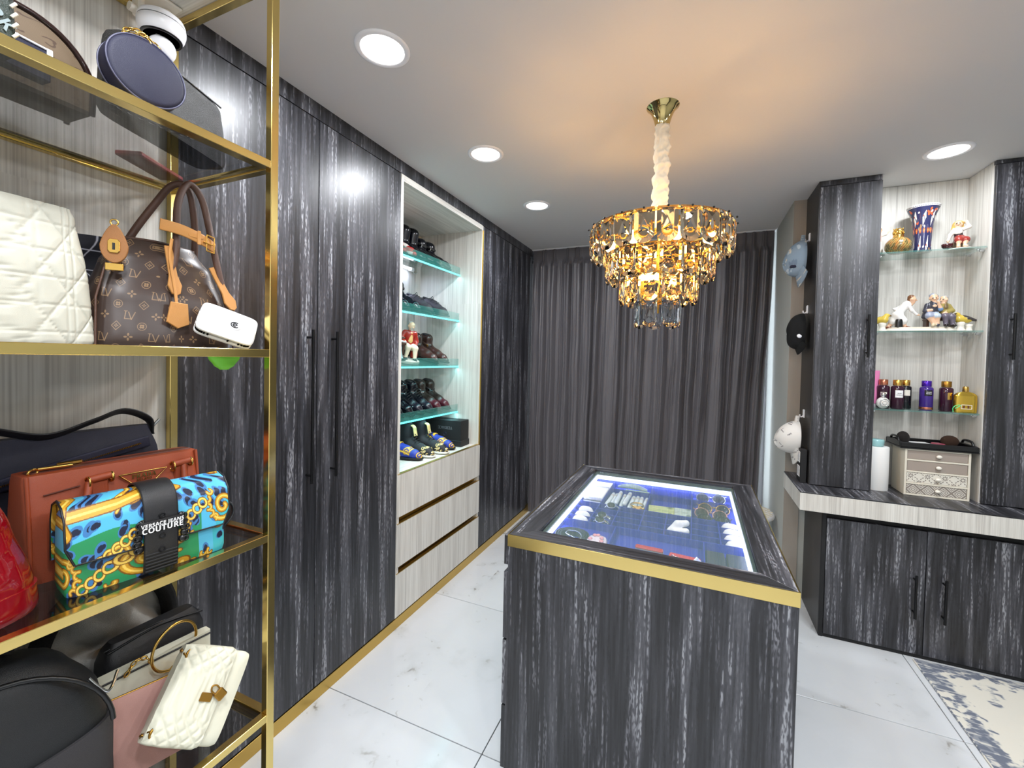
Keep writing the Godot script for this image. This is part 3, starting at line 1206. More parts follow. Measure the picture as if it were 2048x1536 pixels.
func build_dressing_unit() -> void:
	# base cupboards
	var t := thing("base_cabinet", "low dark streaked wood cupboard with black bar handles under the pale counter", "cabinet")
	var st := mb()
	slab(st, Vector3(0.632, 0.0, -3.044), Vector3(2.27, 0.662, -2.682))
	put("carcass", st, M.plain_dark, t)
	st = mb()
	slab(st, Vector3(0.632, 0.0, -2.682), Vector3(0.649, 0.662, -2.663), 0.0008)
	slab(st, Vector3(0.649, 0.630, -2.682), Vector3(2.27, 0.662, -2.675), 0.0, 0)
	slab(st, Vector3(0.649, 0.0, -2.682), Vector3(2.27, 0.018, -2.668), 0.0, 0)
	put("face_frame", st, M.black_matt, t)
	var k := 0
	for d in [[0.651, 1.0485, 1.006], [1.0515, 1.449, 1.115], [1.452, 1.849, 1.80], [1.852, 2.25, 1.91]]:
		st = mb()
		k += 1
		uvo = Vector2(0.43 * k, 0.9 + 0.2 * k)
		slab(st, Vector3(d[0], 0.02, -2.68), Vector3(d[1], 0.627, -2.660), 0.001)
		uvo = Vector2.ZERO
		var o := put("door", st, M.dark_wood, t)
		front_handle(o, d[2], 0.205, 0.415, -2.660)
	# counter
	t = thing("counter", "pale wood edged counter with a dark streaked top above the low cupboards", "counter")
	st = mb()
	slab(st, Vector3(0.517, 0.757, -3.044), Vector3(2.27, 0.764, -2.598), 0.0008, 2)
	put("top", st, M.dark_wood, t)
	st = mb()
	slab(st, Vector3(0.517, 0.668, -2.622), Vector3(2.27, 0.757, -2.598), 0.0008)
	put("front_apron", st, M.light_wood, t)
	st = mb()
	slab(st, Vector3(0.517, 0.668, -3.044), Vector3(0.536, 0.757, -2.622), 0.0008)
	put("side_apron", st, M.light_wood, t)
	st = mb()
	slab(st, Vector3(0.536, 0.664, -3.044), Vector3(2.27, 0.672, -2.622))
	put("underside", st, M.taupe_paint, t)
	# narrow upper cupboard
	t = thing("wall_cabinet", "narrow tall dark streaked wood cupboard with hats hung on its side", "cabinet")
	st = mb()
	slab(st, Vector3(0.587, 0.765, -3.044), Vector3(0.838, 2.406, -2.785))
	slab(st, Vector3(0.587, 0.765, -2.785), Vector3(0.592, 2.406, -2.768))
	put("carcass", st, M.plain_dark, t)
	st = mb()
	slab(st, Vector3(0.8385, 0.765, -3.0), Vector3(0.8565, 2.406, -2.786))
	put("side_panel", st, M.light_wood, t)
	st = mb()
	uvo = Vector2(0.77, 0.35)
	slab(st, Vector3(0.592, 2.379, -2.785), Vector3(0.8565, 2.406, -2.768), 0.0006)
	put("fascia", st, M.dark_wood, t)
	st = mb()
	uvo = Vector2(0.05, 0.55)
	slab(st, Vector3(0.592, 0.768, -2.784), Vector3(0.857, 2.376, -2.765), 0.0008)
	uvo = Vector2.ZERO
	var o := put("door", st, M.dark_wood, t)
	front_handle(o, 0.815, 1.463, 1.685, -2.765)
	# broad upper cupboard
	t = thing("wall_cabinet", "tall dark streaked wood cupboard right of the glass display shelves", "cabinet")
	st = mb()
	slab(st, Vector3(1.302, 0.765, -3.044), Vector3(2.27, 2.406, -2.785))
	put("carcass", st, M.plain_dark, t)
	st = mb()
	slab(st, Vector3(1.282, 0.765, -3.0), Vector3(1.302, 2.406, -2.7855))
	put("side_panel", st, M.light_wood, t)
	st = mb()
	uvo = Vector2(0.1, 0.4)
	slab(st, Vector3(1.282, 2.389, -2.785), Vector3(2.27, 2.406, -2.768), 0.0006)
	put("fascia", st, M.dark_wood, t)
	k = 0
	for d in [[1.285, 1.765, 1.357], [1.768, 2.265, 2.2]]:
		st = mb()
		k += 1
		uvo = Vector2(0.31 + 0.4 * k, 0.15 * k)
		slab(st, Vector3(d[0], 0.768, -2.784), Vector3(d[1], 2.386, -2.765), 0.0008)
		uvo = Vector2.ZERO
		o = put("door", st, M.dark_wood, t)
		front_handle(o, d[2], 1.463, 1.678, -2.765)
	# display niche
	t = thing("display_niche", "pale wood niche between the dark cupboards with three glass shelves on chrome brackets", "niche")
	st = mb()
	slab(st, Vector3(0.857, 0.765, -3.044), Vector3(1.2815, 2.406, -2.985))
	put("back_panel", st, M.light_wood, t)
	for y in [2.012, 1.604, 1.197]:
		st = mb()
		slab(st, Vector3(0.858, y - 0.008, -2.984), Vector3(1.279, y, -2.80), 0.0008)
		var g := put("glass_shelf", st, M.shelf_glass, t)
		for p in [[1.268, -2.83], [1.268, -2.94], [0.869, -2.83], [0.869, -2.94]]:
			st = mb()
			slab(st, Vector3(p[0] - 0.013, y - 0.013, p[1] - 0.009), Vector3(p[0] + 0.012, y - 0.0085, p[1] + 0.009), 0.001)
			tube(st, PackedVector3Array([Vector3(p[0] - 0.004, y - 0.016, p[1]), Vector3(p[0] + 0.012, y - 0.016, p[1])]), 0.005, 8)
			put("bracket", st, M.chrome, g)


# ---------------------------------------------------------------- the chandelier

func crystal_mesh(w: float, h: float, d: float) -> ArrayMesh:
	var st := mb()
	var pts := PackedVector2Array()
	pts.append(Vector2(-w * 0.5, 0))
	for i in 9:
		var a := PI + PI * i / 8.0
		pts.append(Vector2(cos(a) * w * 0.5, -h + w * 0.42 + sin(a) * w * 0.42))
	pts.append(Vector2(w * 0.5, 0))
	var c := Vector2(0, -h * 0.5)
	for sd in [1.0, -1.0]:
		var n := pts.size()
		var mid := []
		for p in pts:
			mid.append(Vector3(c.x + (p.x - c.x) * 0.56, c.y + (p.y - c.y) * 0.72, sd * d * 0.42))
		for i in n:
			var k := (i + 1) % n
			var A := Vector3(pts[i].x, pts[i].y, sd * d * 0.12)
			var B := Vector3(pts[k].x, pts[k].y, sd * d * 0.12)
			var Cn := Vector3(0, c.y * (0.62 if i >= n - 2 or i == 0 else 1.25), sd * d * 0.5)
			var Q := [A, B, mid[k], mid[i]]
			var T := [mid[i], mid[k], Cn]
			if sd > 0.0:
				quad(st, Q[0], Q[1], Q[2], Q[3])
				tri(st, T[0], T[1], T[2])
			else:
				quad(st, Q[3], Q[2], Q[1], Q[0])
				tri(st, T[2], T[1], T[0])
	for i in pts.size():
		var k := (i + 1) % pts.size()
		quad(st, Vector3(pts[i].x, pts[i].y, -d * 0.12), Vector3(pts[k].x, pts[k].y, -d * 0.12), Vector3(pts[k].x, pts[k].y, d * 0.12), Vector3(pts[i].x, pts[i].y, d * 0.12))
	st.generate_normals()
	return st.commit()


func build_chandelier() -> void:
	var t := thing("chandelier", "tiered amber crystal chandelier with a ruffled cream sleeve hanging over the island", "chandelier", Vector3(-0.144, CEIL, -1.757))
	var st := mb()
	lathe(st, [[0.024, -0.085], [0.027, -0.07], [0.032, -0.05], [0.040, -0.028], [0.052, -0.008], [0.060, -0.002], [0.061, 0.0]], 40)
	put("canopy", st, M.canopy, t)
	# ruffled sleeve over the chain
	st = mb()
	var rings := []
	var n := FastNoiseLite.new()
	n.seed = 4
	n.frequency = 1.0
	n.fractal_octaves = 2
	for j in 81:
		var y := -0.475 + 0.40 * j / 80.0
		var ring := PackedVector3Array()
		var cx := 0.006 * n.get_noise_2d(y * 18.0, 0.0)
		var cz := 0.006 * n.get_noise_2d(y * 18.0, 9.0)
		var thin := 1.0 if y < -0.26 else 0.96
		for i in 28:
			var a := TAU * i / 28
			var ruff := absf(sin(y * 62.0 + 2.2 * n.get_noise_2d(cos(a) * 1.4 + 3.0, y * 12.0) + 0.8 * sin(a)))
			var r := (0.023 + 0.009 * ruff + 0.006 * n.get_noise_3d(cos(a) * 1.6, sin(a) * 1.6, y * 45.0)) * thin
			if y < -0.44:
				r += 0.012 * (-0.44 - y) / 0.035
			ring.append(Vector3(cx + cos(a) * r, y, cz + sin(a) * r))
		rings.append(ring)
	loft(st, rings, true, true)
	put("sleeve", st, M.sleeve, t)
	# inner rod and frame
	st = mb()
	tube(st, PackedVector3Array([Vector3(0, -0.80, 0), Vector3(0, -0.46, 0)]), 0.008, 10)
	for q in 6:
		var a := TAU * q / 6.0
		var d := Vector3(cos(a), 0, sin(a))
		tube(st, PackedVector3Array([Vector3(0, -0.478, 0), d * 0.247 + Vector3(0, -0.478, 0)]), 0.004, 6)
		tube(st, PackedVector3Array([Vector3(0, -0.575, 0), d * 0.185 + Vector3(0, -0.575, 0)]), 0.003, 6)
		tube(st, PackedVector3Array([Vector3(0, -0.665, 0), d * 0.128 + Vector3(0, -0.665, 0)]), 0.003, 6)
		tube(st, PackedVector3Array([Vector3(0, -0.755, 0), d * 0.068 + Vector3(0, -0.755, 0)]), 0.003, 6)
	put("frame", st, M.gold_small, t)
	var tiers := [[0.250, -0.472, 22, 0.068, 0.118, 0], [0.187, -0.570, 17, 0.064, 0.112, 0], [0.130, -0.662, 12, 0.064, 0.108, 0], [0.070, -0.752, 7, 0.058, 0.108, 1]]
	for q in tiers:
		var R: float = q[0]
		st = mb()
		rings = []
		for p in [[R - 0.011, 0.0], [R - 0.001, 0.0], [R - 0.001, 0.009], [R - 0.011, 0.009], [R - 0.011, 0.0]]:
			rings.append(circle(p[0], q[1] - 0.005 + p[1], 64))
		loft(st, rings, false, false, Vector2.ONE, false)
		put("hoop", st, M.gold_small, t)
		var cm := crystal_mesh(q[3], q[4], 0.017)
		var nub := mb()
		ball(nub, Vector3.ZERO, Vector3(0.0042, 0.0042, 0.0042), 8)
		nub.generate_normals()
		var nm := nub.commit()
		for i in q[2]:
			var a: float = TAU * (i + 0.35 * q[5]) / q[2] + R * 9.0
			var o := hang("crystal", cm, M.crystal_smoke if q[5] == 1 else M.crystal, t)
			o.position = Vector3(cos(a) * (R + 0.010), q[1] + 0.002, sin(a) * (R + 0.010))
			o.rotation.y = PI / 2 - a
			if q[5] == 0 and R > 0.2:
				var b := hang("stud", nm, M.black_metal, t)
				b.position = Vector3(cos(a), 0, sin(a)) * (R + 0.0225) + Vector3(0, q[1] - 0.002, 0)
	# bulbs
	var at := []
	for i in 8:
		var a := TAU * (i + 0.5) / 8
		at.append(Vector3(cos(a) * 0.19, -0.535, sin(a) * 0.19))
	for i in 4:
		var a := TAU * (i + 0.2) / 4
		at.append(Vector3(cos(a) * 0.085, -0.655, sin(a) * 0.085))
	for i in at.size():
		var p: Vector3 = at[i]
		st = mb()
		xf = Transform3D(Basis(), p)
		lathe(st, [[0.0, -0.030], [0.012, -0.027], [0.019, -0.016], [0.020, -0.003], [0.014, 0.010], [0.009, 0.016]], 14)
		var o := put("bulb", st, M.bulb_warm, t)
		st = mb()
		lathe(st, [[0.009, 0.016], [0.011, 0.017], [0.011, 0.052], [0.0, 0.053]], 12)
		xf = Transform3D()
		put("lamp_holder", st, M.gold_small, t)
		var l := OmniLight3D.new()
		l.name = "bulb_light"
		l.light_energy = 0.023
		l.light_color = Color(1.0, 0.76, 0.46)
		l.light_size = 0.012
		l.omni_range = 8.0
		l.omni_attenuation = 2.0
		l.shadow_enabled = true
		o.add_child(l)
		l.position = p + Vector3(0, -0.004, 0)


# ---------------------------------------------------------------- curtain, stool, rug

func build_curtain_and_floor_things() -> void:
	var t := thing("curtain", "dark grey pleated floor-length curtain across the window behind the island", "curtain", Vector3(-0.44, 0, -3.65))
	var st := mb()
	var n := FastNoiseLite.new()
	n.seed = 21
	n.frequency = 1.0
	var nx := 420
	var ys := []
	for j in 31:
		ys.append(0.012 + (2.402 - 0.012) * j / 30.0)
	for y in [2.33, 2.29, 2.25, 2.20]:
		ys.append(y)
	ys.sort()
	for side in 2:
		var rows := []
		for y in ys:
			var row := PackedVector3Array()
			var v: float = y / 2.4
			var xr := lerpf(0.455, 0.509, smoothstep(0.1, 0.98, v))
			var xl := -1.386
			for i in nx + 1:
				var s := i / float(nx)
				var w := s * 14.0 + 1.2 * n.get_noise_1d(s * 9.0) + 0.25 * (1.0 - v) * n.get_noise_2d(s * 6.0, v * 1.5)
				var ph := fposmod(w, 1.0)
				var amp := 0.75 + 0.45 * n.get_noise_2d(floorf(w) * 3.7, 5.0 + v * 0.8)
				# pinched header above, soft rounded folds below
				var header := smoothstep(2.30, 2.25, y)
				var fold := (0.5 - 0.5 * cos(TAU * ph))
				var pinch := exp(-pow((ph - 0.5) / 0.10, 2.0))
				var z: float = lerpf(0.020 * pinch, 0.095 * amp * fold + 0.008 * n.get_noise_2d(s * 40.0, y * 2.0), header)
				var x := lerpf(xl, xr, s) + (1.0 - v) * 0.018 * n.get_noise_2d(s * 8.0, y * 1.1)
				row.append(Vector3(x + 0.44, y, z - 0.003 * side))
			rows.append(row)
		smooth(st)
		for j in rows.size() - 1:
			for i in nx:
				var a: Vector3 = rows[j][i]
				var b: Vector3 = rows[j][i + 1]
				var c: Vector3 = rows[j + 1][i + 1]
				var d: Vector3 = rows[j + 1][i]
				if side == 0:
					quad(st, a, b, c, d, Vector2(a.x, a.y), Vector2(b.x, b.y), Vector2(c.x, c.y), Vector2(d.x, d.y))
				else:
					quad(st, d, c, b, a)
	put("fabric", st, M.curtain, t)
	st = mb()
	slab(st, Vector3(-0.95, 2.402, -0.02), Vector3(0.95, 2.4075, 0.03), 0.001, 0)
	put("track", st, M.white_plastic, t)
	# round stool with a woven top
	t = thing("stool", "small round white stool with a woven top in the corner behind the island", "stool", Vector3(0.355, 0, -3.27))
	st = mb()
	lathe(st, [[0.15, 0.395], [0.156, 0.40], [0.158, 0.412], [0.152, 0.424], [0.14, 0.428]], 36)
	put("rim", st, M.white_plastic, t)
	for i in 4:
		var a := TAU * (i + 0.5) / 4
		st = mb()
		tube(st, PackedVector3Array([Vector3(cos(a) * 0.145, 0.0, sin(a) * 0.145), Vector3(cos(a) * 0.135, 0.40, sin(a) * 0.135)]), 0.013, 10)
		put("leg", st, M.white_plastic, t)
	st = mb()
	lathe(st, [[0.13, 0.10], [0.136, 0.105], [0.136, 0.118], [0.13, 0.122]], 36)
	put("lower_ring", st, M.white_plastic, t)
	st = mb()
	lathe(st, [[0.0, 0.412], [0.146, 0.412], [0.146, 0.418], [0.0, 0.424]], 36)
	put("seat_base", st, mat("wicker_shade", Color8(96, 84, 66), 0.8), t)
	var wk := mat("wicker", Color8(214, 205, 184), 0.7)
	for dirn in 2:
		for i in 11:
			var off := -0.125 + 0.025 * i
			var half := sqrt(0.0213 - off * off)
			var pts := PackedVector3Array()
			for q in 17:
				var u := -half + 2.0 * half * q / 16.0
				var lift := 0.427 + 0.004 * sin((u / 0.025) * PI + PI * (i + dirn))
				pts.append(Vector3(u, lift, off) if dirn == 0 else Vector3(off, lift, u))
			st = mb()
			tube(st, pts, 0.002, 8, false, -1.0, 0.016, Vector3.BACK if dirn == 0 else Vector3.RIGHT)
			put("woven_band", st, wk, t)
	# rug
	t = thing("rug", "cream rug with a blurred grey-blue floral print in front of the low cupboards", "rug", Vector3(1.5, 0, -2.02))
	var m := mat("rug_print", Color.WHITE, 0.95)
	m.albedo_texture = tex(rug_image())
	m.uv1_scale = Vector3(1 / 1.0, 1 / 1.25, 1)
	st = mb()
	prism_flat(st, Vector3(-0.495, 0.0005, -0.62), Vector3(0.5, 0.0095, 0.62))
	put("pile", st, m, t)


func prism_flat(st: SurfaceTool, lo: Vector3, hi: Vector3) -> void:
	slab(st, lo, hi, 0.003, 2)


func rug_image() -> Image:
	var w := 384
	var h := 480
	var fl := noise_bytes(w, h, 0.012, 61, 2)
	var br := noise_bytes(w, h, 0.05, 62, 3)
	var hz := noise_bytes(48, 480, 0.16, 63, 2, Vector2i(w, h))
	var v := PackedFloat32Array()
	v.resize(w * h)
	for y in h:
		for x in w:
			var i := y * w + x
			var u := absf(fposmod(x / 192.0, 1.0) - 0.5) * 2.0
			var q := fposmod(y / 240.0 + (0.5 if x >= 192 else 0.0), 1.0) - 0.5
			var r := sqrt(pow((1.0 - u) * 0.9, 2.0) + pow(q * 2.0, 2.0))
			var a := atan2(q * 2.0, 1.0 - u)
			var petal := 0.44 + 0.22 * cos(a * 5.0) + 0.6 * (br[i] / 255.0 - 0.5) + 0.4 * (fl[i] / 255.0 - 0.5)
			var t := 1.0 - smoothstep(petal - 0.06, petal + 0.08, r * 0.75)
			t = t * (0.55 + 0.6 * smoothstep(0.4, 0.6, br[i] / 255.0)) + 0.8 * smoothstep(0.62, 0.70, fl[i] / 255.0) * smoothstep(0.45, 0.6, br[i] / 255.0)
			t *= 0.35 + 0.9 * smoothstep(0.36, 0.58, hz[i] / 255.0)
			v[i] = clampf(t, 0.0, 1.0)
	return from_ramp(w, h, v, [[0.0, Color8(212, 208, 196)], [0.3, Color8(190, 189, 184)], [0.65, Color8(138, 142, 150)], [1.0, Color8(104, 110, 124)]])


# ---------------------------------------------------------------- drawing on images

func disc(im: Image, c: Vector2, r: float, col: Color, sq := 1.0, turn := 0.0) -> void:
	var w := im.get_width()
	var h := im.get_height()
	var R := int(ceil(r * maxf(1.0, 1.0 / sq))) + 1
	for y in range(int(c.y) - R, int(c.y) + R + 1):
		for x in range(int(c.x) - R, int(c.x) + R + 1):
			var d := (Vector2(x, y) - c).rotated(-turn)
			d.y *= sq
			if d.length() <= r:
				im.set_pixel(posmod(x, w), posmod(y, h), col)


func stroke(im: Image, pts: Array, r: float, col: Color) -> void:
	for i in pts.size() - 1:
		var a: Vector2 = pts[i]
		var b: Vector2 = pts[i + 1]
		var n := int(a.distance_to(b) / maxf(0.6, r * 0.5)) + 1
		for k in n + 1:
			disc(im, a.lerp(b, k / float(n)), r, col)


func arc_pts(c: Vector2, r: float, a0: float, a1: float, n := 16, grow := 0.0) -> Array:
	var out := []
	for i in n + 1:
		var t := i / float(n)
		var a := lerpf(a0, a1, t)
		out.append(c + Vector2(cos(a), sin(a)) * (r + grow * t))
	return out


func blank(w: int, h: int, c: Color) -> Image:
	var im := Image.create(w, h, false, Image.FORMAT_RGB8)
	im.fill(c)
	return im


func monogram_image() -> Image:
	var im := blank(256, 256, Color8(58, 44, 38))
	var c := Color8(128, 102, 74)
	for q in [Vector2(64, 64), Vector2(192, 192)]:
		stroke(im, [q + Vector2(-22, -24), q + Vector2(-26, 22), q + Vector2(8, 22)], 2.6, c)
		stroke(im, [q + Vector2(-8, -18), q + Vector2(8, 26), q + Vector2(24, -18)], 2.6, c)
		stroke(im, [q + Vector2(-30, -24), q + Vector2(-14, -24)], 1.8, c)
	for q in [Vector2(192, 64), Vector2(64, 192)]:
		for k in 4:
			var a := PI / 2 * k
			disc(im, q + Vector2(cos(a), sin(a)) * 14, 9.0, c, 1.7, a)
		disc(im, q, 4.0, Color8(58, 44, 38))
	for q in [Vector2(128, 0), Vector2(0, 128)]:
		stroke(im, [q + Vector2(0, -26), q + Vector2(24, 0), q + Vector2(0, 26), q + Vector2(-24, 0), q + Vector2(0, -26)], 2.0, c)
		for k in 4:
			var a := PI / 2 * k
			disc(im, q + Vector2(cos(a), sin(a)) * 7, 5.0, c, 1.6, a)
	for q in [Vector2(128, 128), Vector2(0, 0)]:
		stroke(im, arc_pts(q, 22, 0, TAU, 24), 1.8, c)
		for k in 4:
			var a := PI / 2 * k + PI / 4
			disc(im, q + Vector2(cos(a), sin(a)) * 8, 6.0, c)
		disc(im, q, 3.5, Color8(58, 44, 38))
	return im


func ring_print_image() -> Image:
	var im := blank(128, 128, Color8(112, 94, 74))
	var c := Color8(78, 60, 48)
	for q in [Vector2(32, 32), Vector2(96, 96)]:
		stroke(im, arc_pts(q, 13, 0.9, 5.4, 18), 2.4, c)
	for q in [Vector2(96, 32), Vector2(32, 96)]:
		stroke(im, arc_pts(q, 13, 4.0, 8.6, 18), 2.4, c)
	for y in range(0, 128, 4):
		for x in 128:
			if (x + y) % 3 == 0:
				im.set_pixel(x, y, im.get_pixel(x, y).lightened(0.07))
	return im


func grid_image() -> Image:
	var im := blank(128, 128, Color8(20, 20, 30))
	for k in [0, 32, 64, 96]:
		im.fill_rect(Rect2i(k, 0, 2, 128), Color8(168, 168, 178))
		im.fill_rect(Rect2i(0, k, 128, 2), Color8(168, 168, 178))
	return im


# leopard spots under golden scrolls, chains and bands
func baroque_image(blue: bool) -> Image:
	var w := 512
	var h := 384
	var im := blank(w, h, Color8(84, 178, 214))
	var r := RandomNumberGenerator.new()
	r.seed = 33 if blue else 34
	if blue:
		for y in range(250, h):
			for x in w:
				if y > 262 + 10 * sin(x * 0.02) and x < 330:
					im.set_pixel(x, y, Color8(42, 140, 88))
				elif x > 380:
					im.set_pixel(x, y, Color8(64, 176, 190))
	else:
		im.fill(Color8(34, 52, 150))
	if blue:
		for k in 110:
			var q := Vector2(r.randf() * w, r.randf() * h)
			var a := r.randf() * TAU
			disc(im, q, r.randf_range(15, 21), Color8(64, 120, 178), 1.4, a)
			disc(im, q, r.randf_range(8, 13), Color8(28, 34, 58), 1.35, a)
			disc(im, q + Vector2(7, 5).rotated(a), 7, Color8(28, 34, 58), 1.2, a)
	var gold := [Color8(122, 78, 24), Color8(202, 150, 42), Color8(244, 206, 96)]
	var scrolls := [[Vector2(170, 70), 56.0, 0.3, 1], [Vector2(410, 262), 44.0, 2.4, -1], [Vector2(252, 170), 40.0, 4.0, 1], [Vector2(470, 120), 50.0, 1.0, 1], [Vector2(60, 330), 40.0, 5.5, -1], [Vector2(350, 40), 38.0, 3.4, -1], [Vector2(240, 330), 42.0, 0.9, 1]]
	for s in scrolls:
		for layer in 3:
			var pts := []
			for k in 40:
				var t := k / 39.0
				var a: float = s[2] + s[3] * t * 9.0
				pts.append(s[0] + Vector2(cos(a), sin(a)) * s[1] * (1.0 - 0.86 * t))
			stroke(im, pts, [9.0, 6.5, 2.2][layer], gold[layer])
			for k in 5:
				var a: float = s[2] - s[3] * k * 0.42
				var b: Vector2 = s[0] + Vector2(cos(a), sin(a)) * s[1] * (1.0 + 0.10 * k)
				stroke(im, arc_pts(b, 11.0, a + 1.2 * s[3], a + 4.4 * s[3], 10, -4.0), [6.0, 4.2, 1.4][layer], gold[layer])
	for b in [[Vector2(-10, 196), Vector2(90, 206), Vector2(210, 196), Vector2(300, 176)], [Vector2(330, 128), Vector2(420, 118), Vector2(520, 84)], [Vector2(10, 120), Vector2(56, 178), Vector2(100, 250)], [Vector2(298, -5), Vector2(306, 90)]]:
		for layer in 3:
			stroke(im, b, [15.0, 12.0, 3.0][layer], gold[layer])
	for i in 11:
		var q := Vector2(120 + i * 22, 372 - i * 13)
		for layer in 2:
			stroke(im, arc_pts(q, 13, 0, TAU, 14), [5.0, 3.0][layer], gold[layer * 2 if layer else 0])
	return im


func skin(called: String, c: Color, rough: float, relief := 0.05, scale := 40.0) -> StandardMaterial3D:
	var m := mat(called, c, rough)
	grain(m, 0.09, relief, scale, called.length())
	return m


func printed(called: String, im: Image, rough := 0.4) -> StandardMaterial3D:
	var m := mat(called, Color.WHITE, rough)
	m.albedo_texture = tex(im)
	return m


# ---------------------------------------------------------------- bags

func pushed(kind: String, x: float, y: float) -> float:
	if kind == "cannage":
		var a := absf(fposmod((x + y * 0.62) / 0.062, 1.0) - 0.5)
		var b := absf(fposmod((x - y * 0.62) / 0.062, 1.0) - 0.5)
		var c := absf(fposmod(x / 0.0496 + 0.2, 1.0) - 0.5)
		var d := absf(fposmod(x / 0.0496 + 0.42, 1.0) - 0.5)
		var e2 := absf(fposmod(y / 0.05, 1.0) - 0.5)
		var g := 0.0
		for q in [[a, 0.062], [b, 0.062], [c, 0.05], [d, 0.05], [e2, 0.05]]:
			g = maxf(g, exp(-pow(q[0] * q[1] / 0.0016, 2.0)))
		return 0.0018 * minf(1.0, minf(a, b) * 5.0) - 0.0022 * g
	if kind == "quilt":
		var xx := x + 0.006 * sin(y * 50.0)
		var a := absf(fposmod((xx + y) / 0.026, 1.0) - 0.5)
		var b := absf(fposmod((xx - y) / 0.026, 1.0) - 0.5)
		return 0.0035 * minf(1.0, minf(a, b) * 4.0) - 0.001
	if kind == "rump":
		return 0.012 * sin(x * 41.0 + y * 23.0) + 0.008 * sin(y * 60.0 - x * 30.0)
	if kind == "emboss":
		return 0.0007 * (1.0 if sin(x * 150.0) * sin(y * 150.0) > 0.45 else 0.0)
	if kind == "fluff":
		return 0.012 * sin(x * 37.0 + 2.0 * sin(y * 30.0)) + 0.006 * sin(x * 90.0 + y * 70.0)
	return 0.0


# soft body: profile entries [height 0..1, width factor, depth factor]; disp(x, y) pushes the skin out
func soft(st: SurfaceTool, W: float, H: float, D: float, prof: Array, e := 5.0, rows := 16, n := 48, disp := "", lean := 0.0) -> void:
	var rings := []
	for j in rows + 1:
		var t := j / float(rows)
		var k := 0
		while k < prof.size() - 2 and t > prof[k + 1][0]:
			k += 1
		var f := clampf((t - prof[k][0]) / maxf(1e-4, prof[k + 1][0] - prof[k][0]), 0, 1)
		f = f * f * (3 - 2 * f) * 0.5 + f * 0.5
		var ring := sring(W * lerpf(prof[k][1], prof[k + 1][1], f), D * lerpf(prof[k][2], prof[k + 1][2], f), H * t, e, n)
		for i in n:
			if disp != "":
				var p := ring[i]
				p.z += signf(p.z) * pushed(disp, p.x, p.y) * smoothstep(0.0, 0.012, absf(p.z))
				ring[i] = p
			ring[i].z += lean * t
		rings.append(ring)
	loft(st, rings)


func zipper(st: SurfaceTool, a: Vector3, b: Vector3, w: float) -> void:
	var n := int(a.distance_to(b) / (w * 0.55))
	for i in n:
		box(st, a.lerp(b, (i + 0.5) / n), Vector3(w * 0.3, w * 0.5, w) if absf(b.x - a.x) < absf(b.z - a.z) else Vector3(w * 0.3, w * 0.5, w))


